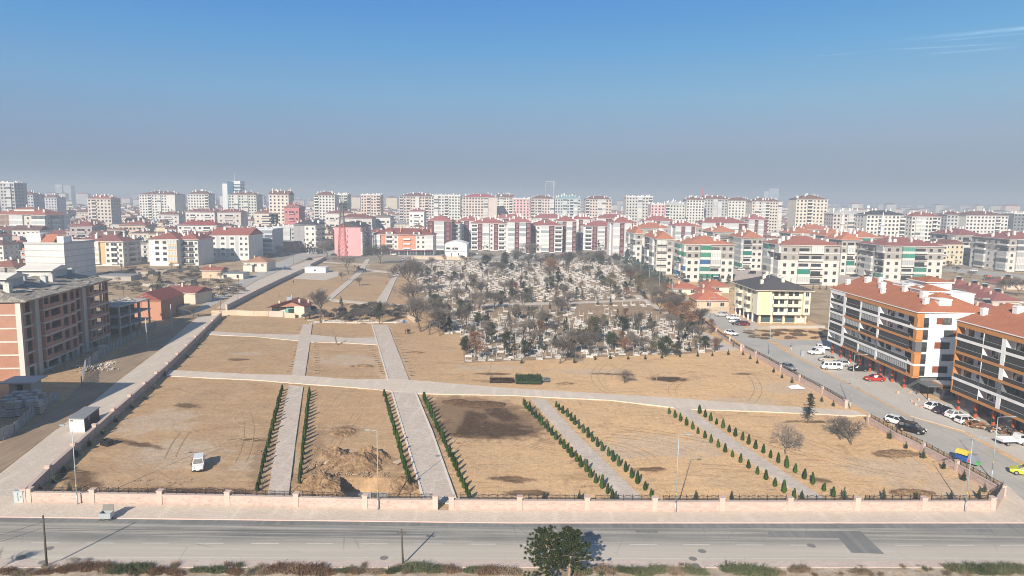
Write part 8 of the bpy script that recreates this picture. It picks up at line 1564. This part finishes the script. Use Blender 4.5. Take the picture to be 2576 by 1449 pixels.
def low_quarter():
    sp = []; y = 392.0
    while y < 1400:
        x = -.78 * y - 20
        while x < .80 * y + 30:
            px = x + rh_.uniform(-5, 5); py = y + rh_.uniform(-6, 6); c = cam_px((px, py)); x += rh_.uniform(16, 22) * (1 + y / 4000)
            if py < 470 and -118 < px < 150: continue
            if px > 140 and py < 430: continue
            if py < 490 and c[0] > 505 and c[0] < 1650: continue
            if rh_.random() < .06: continue
            if blocked(px, py, 5): continue
            if 930 < c[0] < 2000 and py < 640 and c[0] > 1000 and py < 520: continue
            sp.append((px, py))
        y += rh_.uniform(16, 21) * (1 + y / 2600)
    sp.sort(key=lambda p: p[1]); print('low houses', len(sp)); b = MB()
    mats = {}
    for i, (x, y) in enumerate(sp):
        L, D = rh_.uniform(11, 19), rh_.uniform(10, 15); c = cam_px((x, y)); right = c[0] > 1280
        h = rh_.choice((6.5, 9, 9.5, 12, 12.5, 13.5)) if y < 800 else rh_.choice((8, 11, 13, 15, 18)); wc = rh_.choices(list(HC), (4, 2, 2, 1.2, .8))[0]; rc = rh_.choices(list(HR), (4, 3, 1, 1) if not right else (1.5, 2, 4, .5))[0]
        if i < 285:
            m = MB(); house_mesh(m, L, D, h, rh_.uniform(1.8, 3.2), .5, rh_.randrange(2, 7), rh_); sto = {6: 'two', 9: 'three', 12: 'four', 13: 'four'}.get(int(h), 'several')
            T = thing('town_house', f'{wc} {sto}-storey house with {rc} roof in the crowded quarter, {"right" if right else "left"} of the mast line' if False else f'{wc} {sto}-storey house with {rc} roof in the crowded quarter {"before the left towers" if c[0] < 640 else "behind the pink block" if c[0] < 1280 else "behind the maroon-striped blocks" if c[0] < 1900 else "behind the grey estate"}', 'house', (x, y), rh_.uniform(-.25, .25)); T['group'] = T['label'].replace('house', 'houses', 1)
            wm, rm = wall(HC[wc]), tiles(HR[rc]); tm = wall((.52, .50, .47)); gm = glass()
            w_, r_ = MB(), MB()
            for f, k in zip(m.f, m.m):
                t = r_ if k == 1 else w_; t.add([m.v[q] for q in f], [tuple(range(len(f)))], 0 if k == 1 else {0: 0, 2: 1, 3: 2}[k])
            w_.build('walls', [wm, tm, gm], T); r_.build('roof', [rm], T)
        else:
            a = rh_.uniform(-.3, .3); m = MB(); house_mesh(m, L, D, h, rh_.uniform(1.8, 3), .5, rh_.randrange(1, 4), rh_, y < 900); ca, sa = math.cos(a), math.sin(a); n0 = len(b.v); ks = list(HC).index(wc), 5 + list(HR).index(rc), 9, 10
            b.v += [(x + p * ca - q * sa, y + p * sa + q * ca, z) for p, q, z in m.v]
            for f, k in zip(m.f, m.m): b.f.append([n0 + j for j in f]); b.m.append(ks[k])
    y = 1400.0
    while y < 5200:
        x = -.78 * y
        while x < .78 * y:
            px, py = x + rh_.uniform(-12, 12), y + rh_.uniform(-12, 12); x += rh_.uniform(38, 75) * (1 + y / 5000)
            L, D = rh_.uniform(14, 34), rh_.uniform(12, 22); h = rh_.choice((9, 12, 15, 15, 20, 28)) if rh_.random() > .06 else 40; k = rh_.randrange(5); n0 = len(b.v); m = MB(); m.box(0, 0, 0, L, D, h, k); hip_roof(m, -.5, L + .5, -.5, D + .5, h + .2, 3, 5 + rh_.randrange(3), 9); b.v += [(px + p, py + q, z) for p, q, z in m.v]
            for f, q in zip(m.f, m.m): b.f.append([n0 + j for j in f]); b.m.append(q)
        y += rh_.uniform(36, 60) * (1 + y / 6000)
    mm = [wall(HC[k]) for k in HC] + [tiles(HR[k]) for k in HR] + [wall((.52, .50, .47)), glass()]
    tag(b.build('distant_town', mm), 'mass of low roofs and blocks fading towards the horizon', 'town', None, 'stuff')
    tb = MB(); r = random.Random(3)
    for i in range(620):
        y = r.uniform(440, 2200); x = r.uniform(-.78, .78) * y
        if y < 480 and -120 < x < 160 or blocked(x, y, 1): continue
        s = r.uniform(2, 4.5)
        for k in range(30): tb.leaf((x + r.gauss(0, s * .5), y + r.gauss(0, s * .5), s * 1.3 + r.gauss(0, s * .5)), s * .55, r)
    tag(tb.build('distant_trees', leafmat((.05, .048, .04), (.10, .085, .065), 'town_trees')), 'scattered dark trees between the far houses', 'trees', None, 'stuff')
low_quarter()
# ------------------------------------------------------------------ the air over the town
def haze():
    m = bpy.data.materials.new('smog'); m.use_nodes = True; nt = m.node_tree; nt.nodes.clear(); o = nt.nodes.new('ShaderNodeOutputMaterial'); v = nt.nodes.new('ShaderNodeVolumePrincipled'); v.inputs['Color'].default_value = (.62, .705, .80, 1); v.inputs['Density'].default_value = .00068; v.inputs['Anisotropy'].default_value = 0.0; nt.links.new(v.outputs[0], o.inputs['Volume'])
    try: m.cycles.homogeneous_volume = True
    except Exception: pass
    b = MB().box(-12500, -600, -3, 12500, 12600, 82).build('haze', m); tag(b, 'thin grey-blue smog lying over the whole town', 'haze', None, 'stuff')
haze()
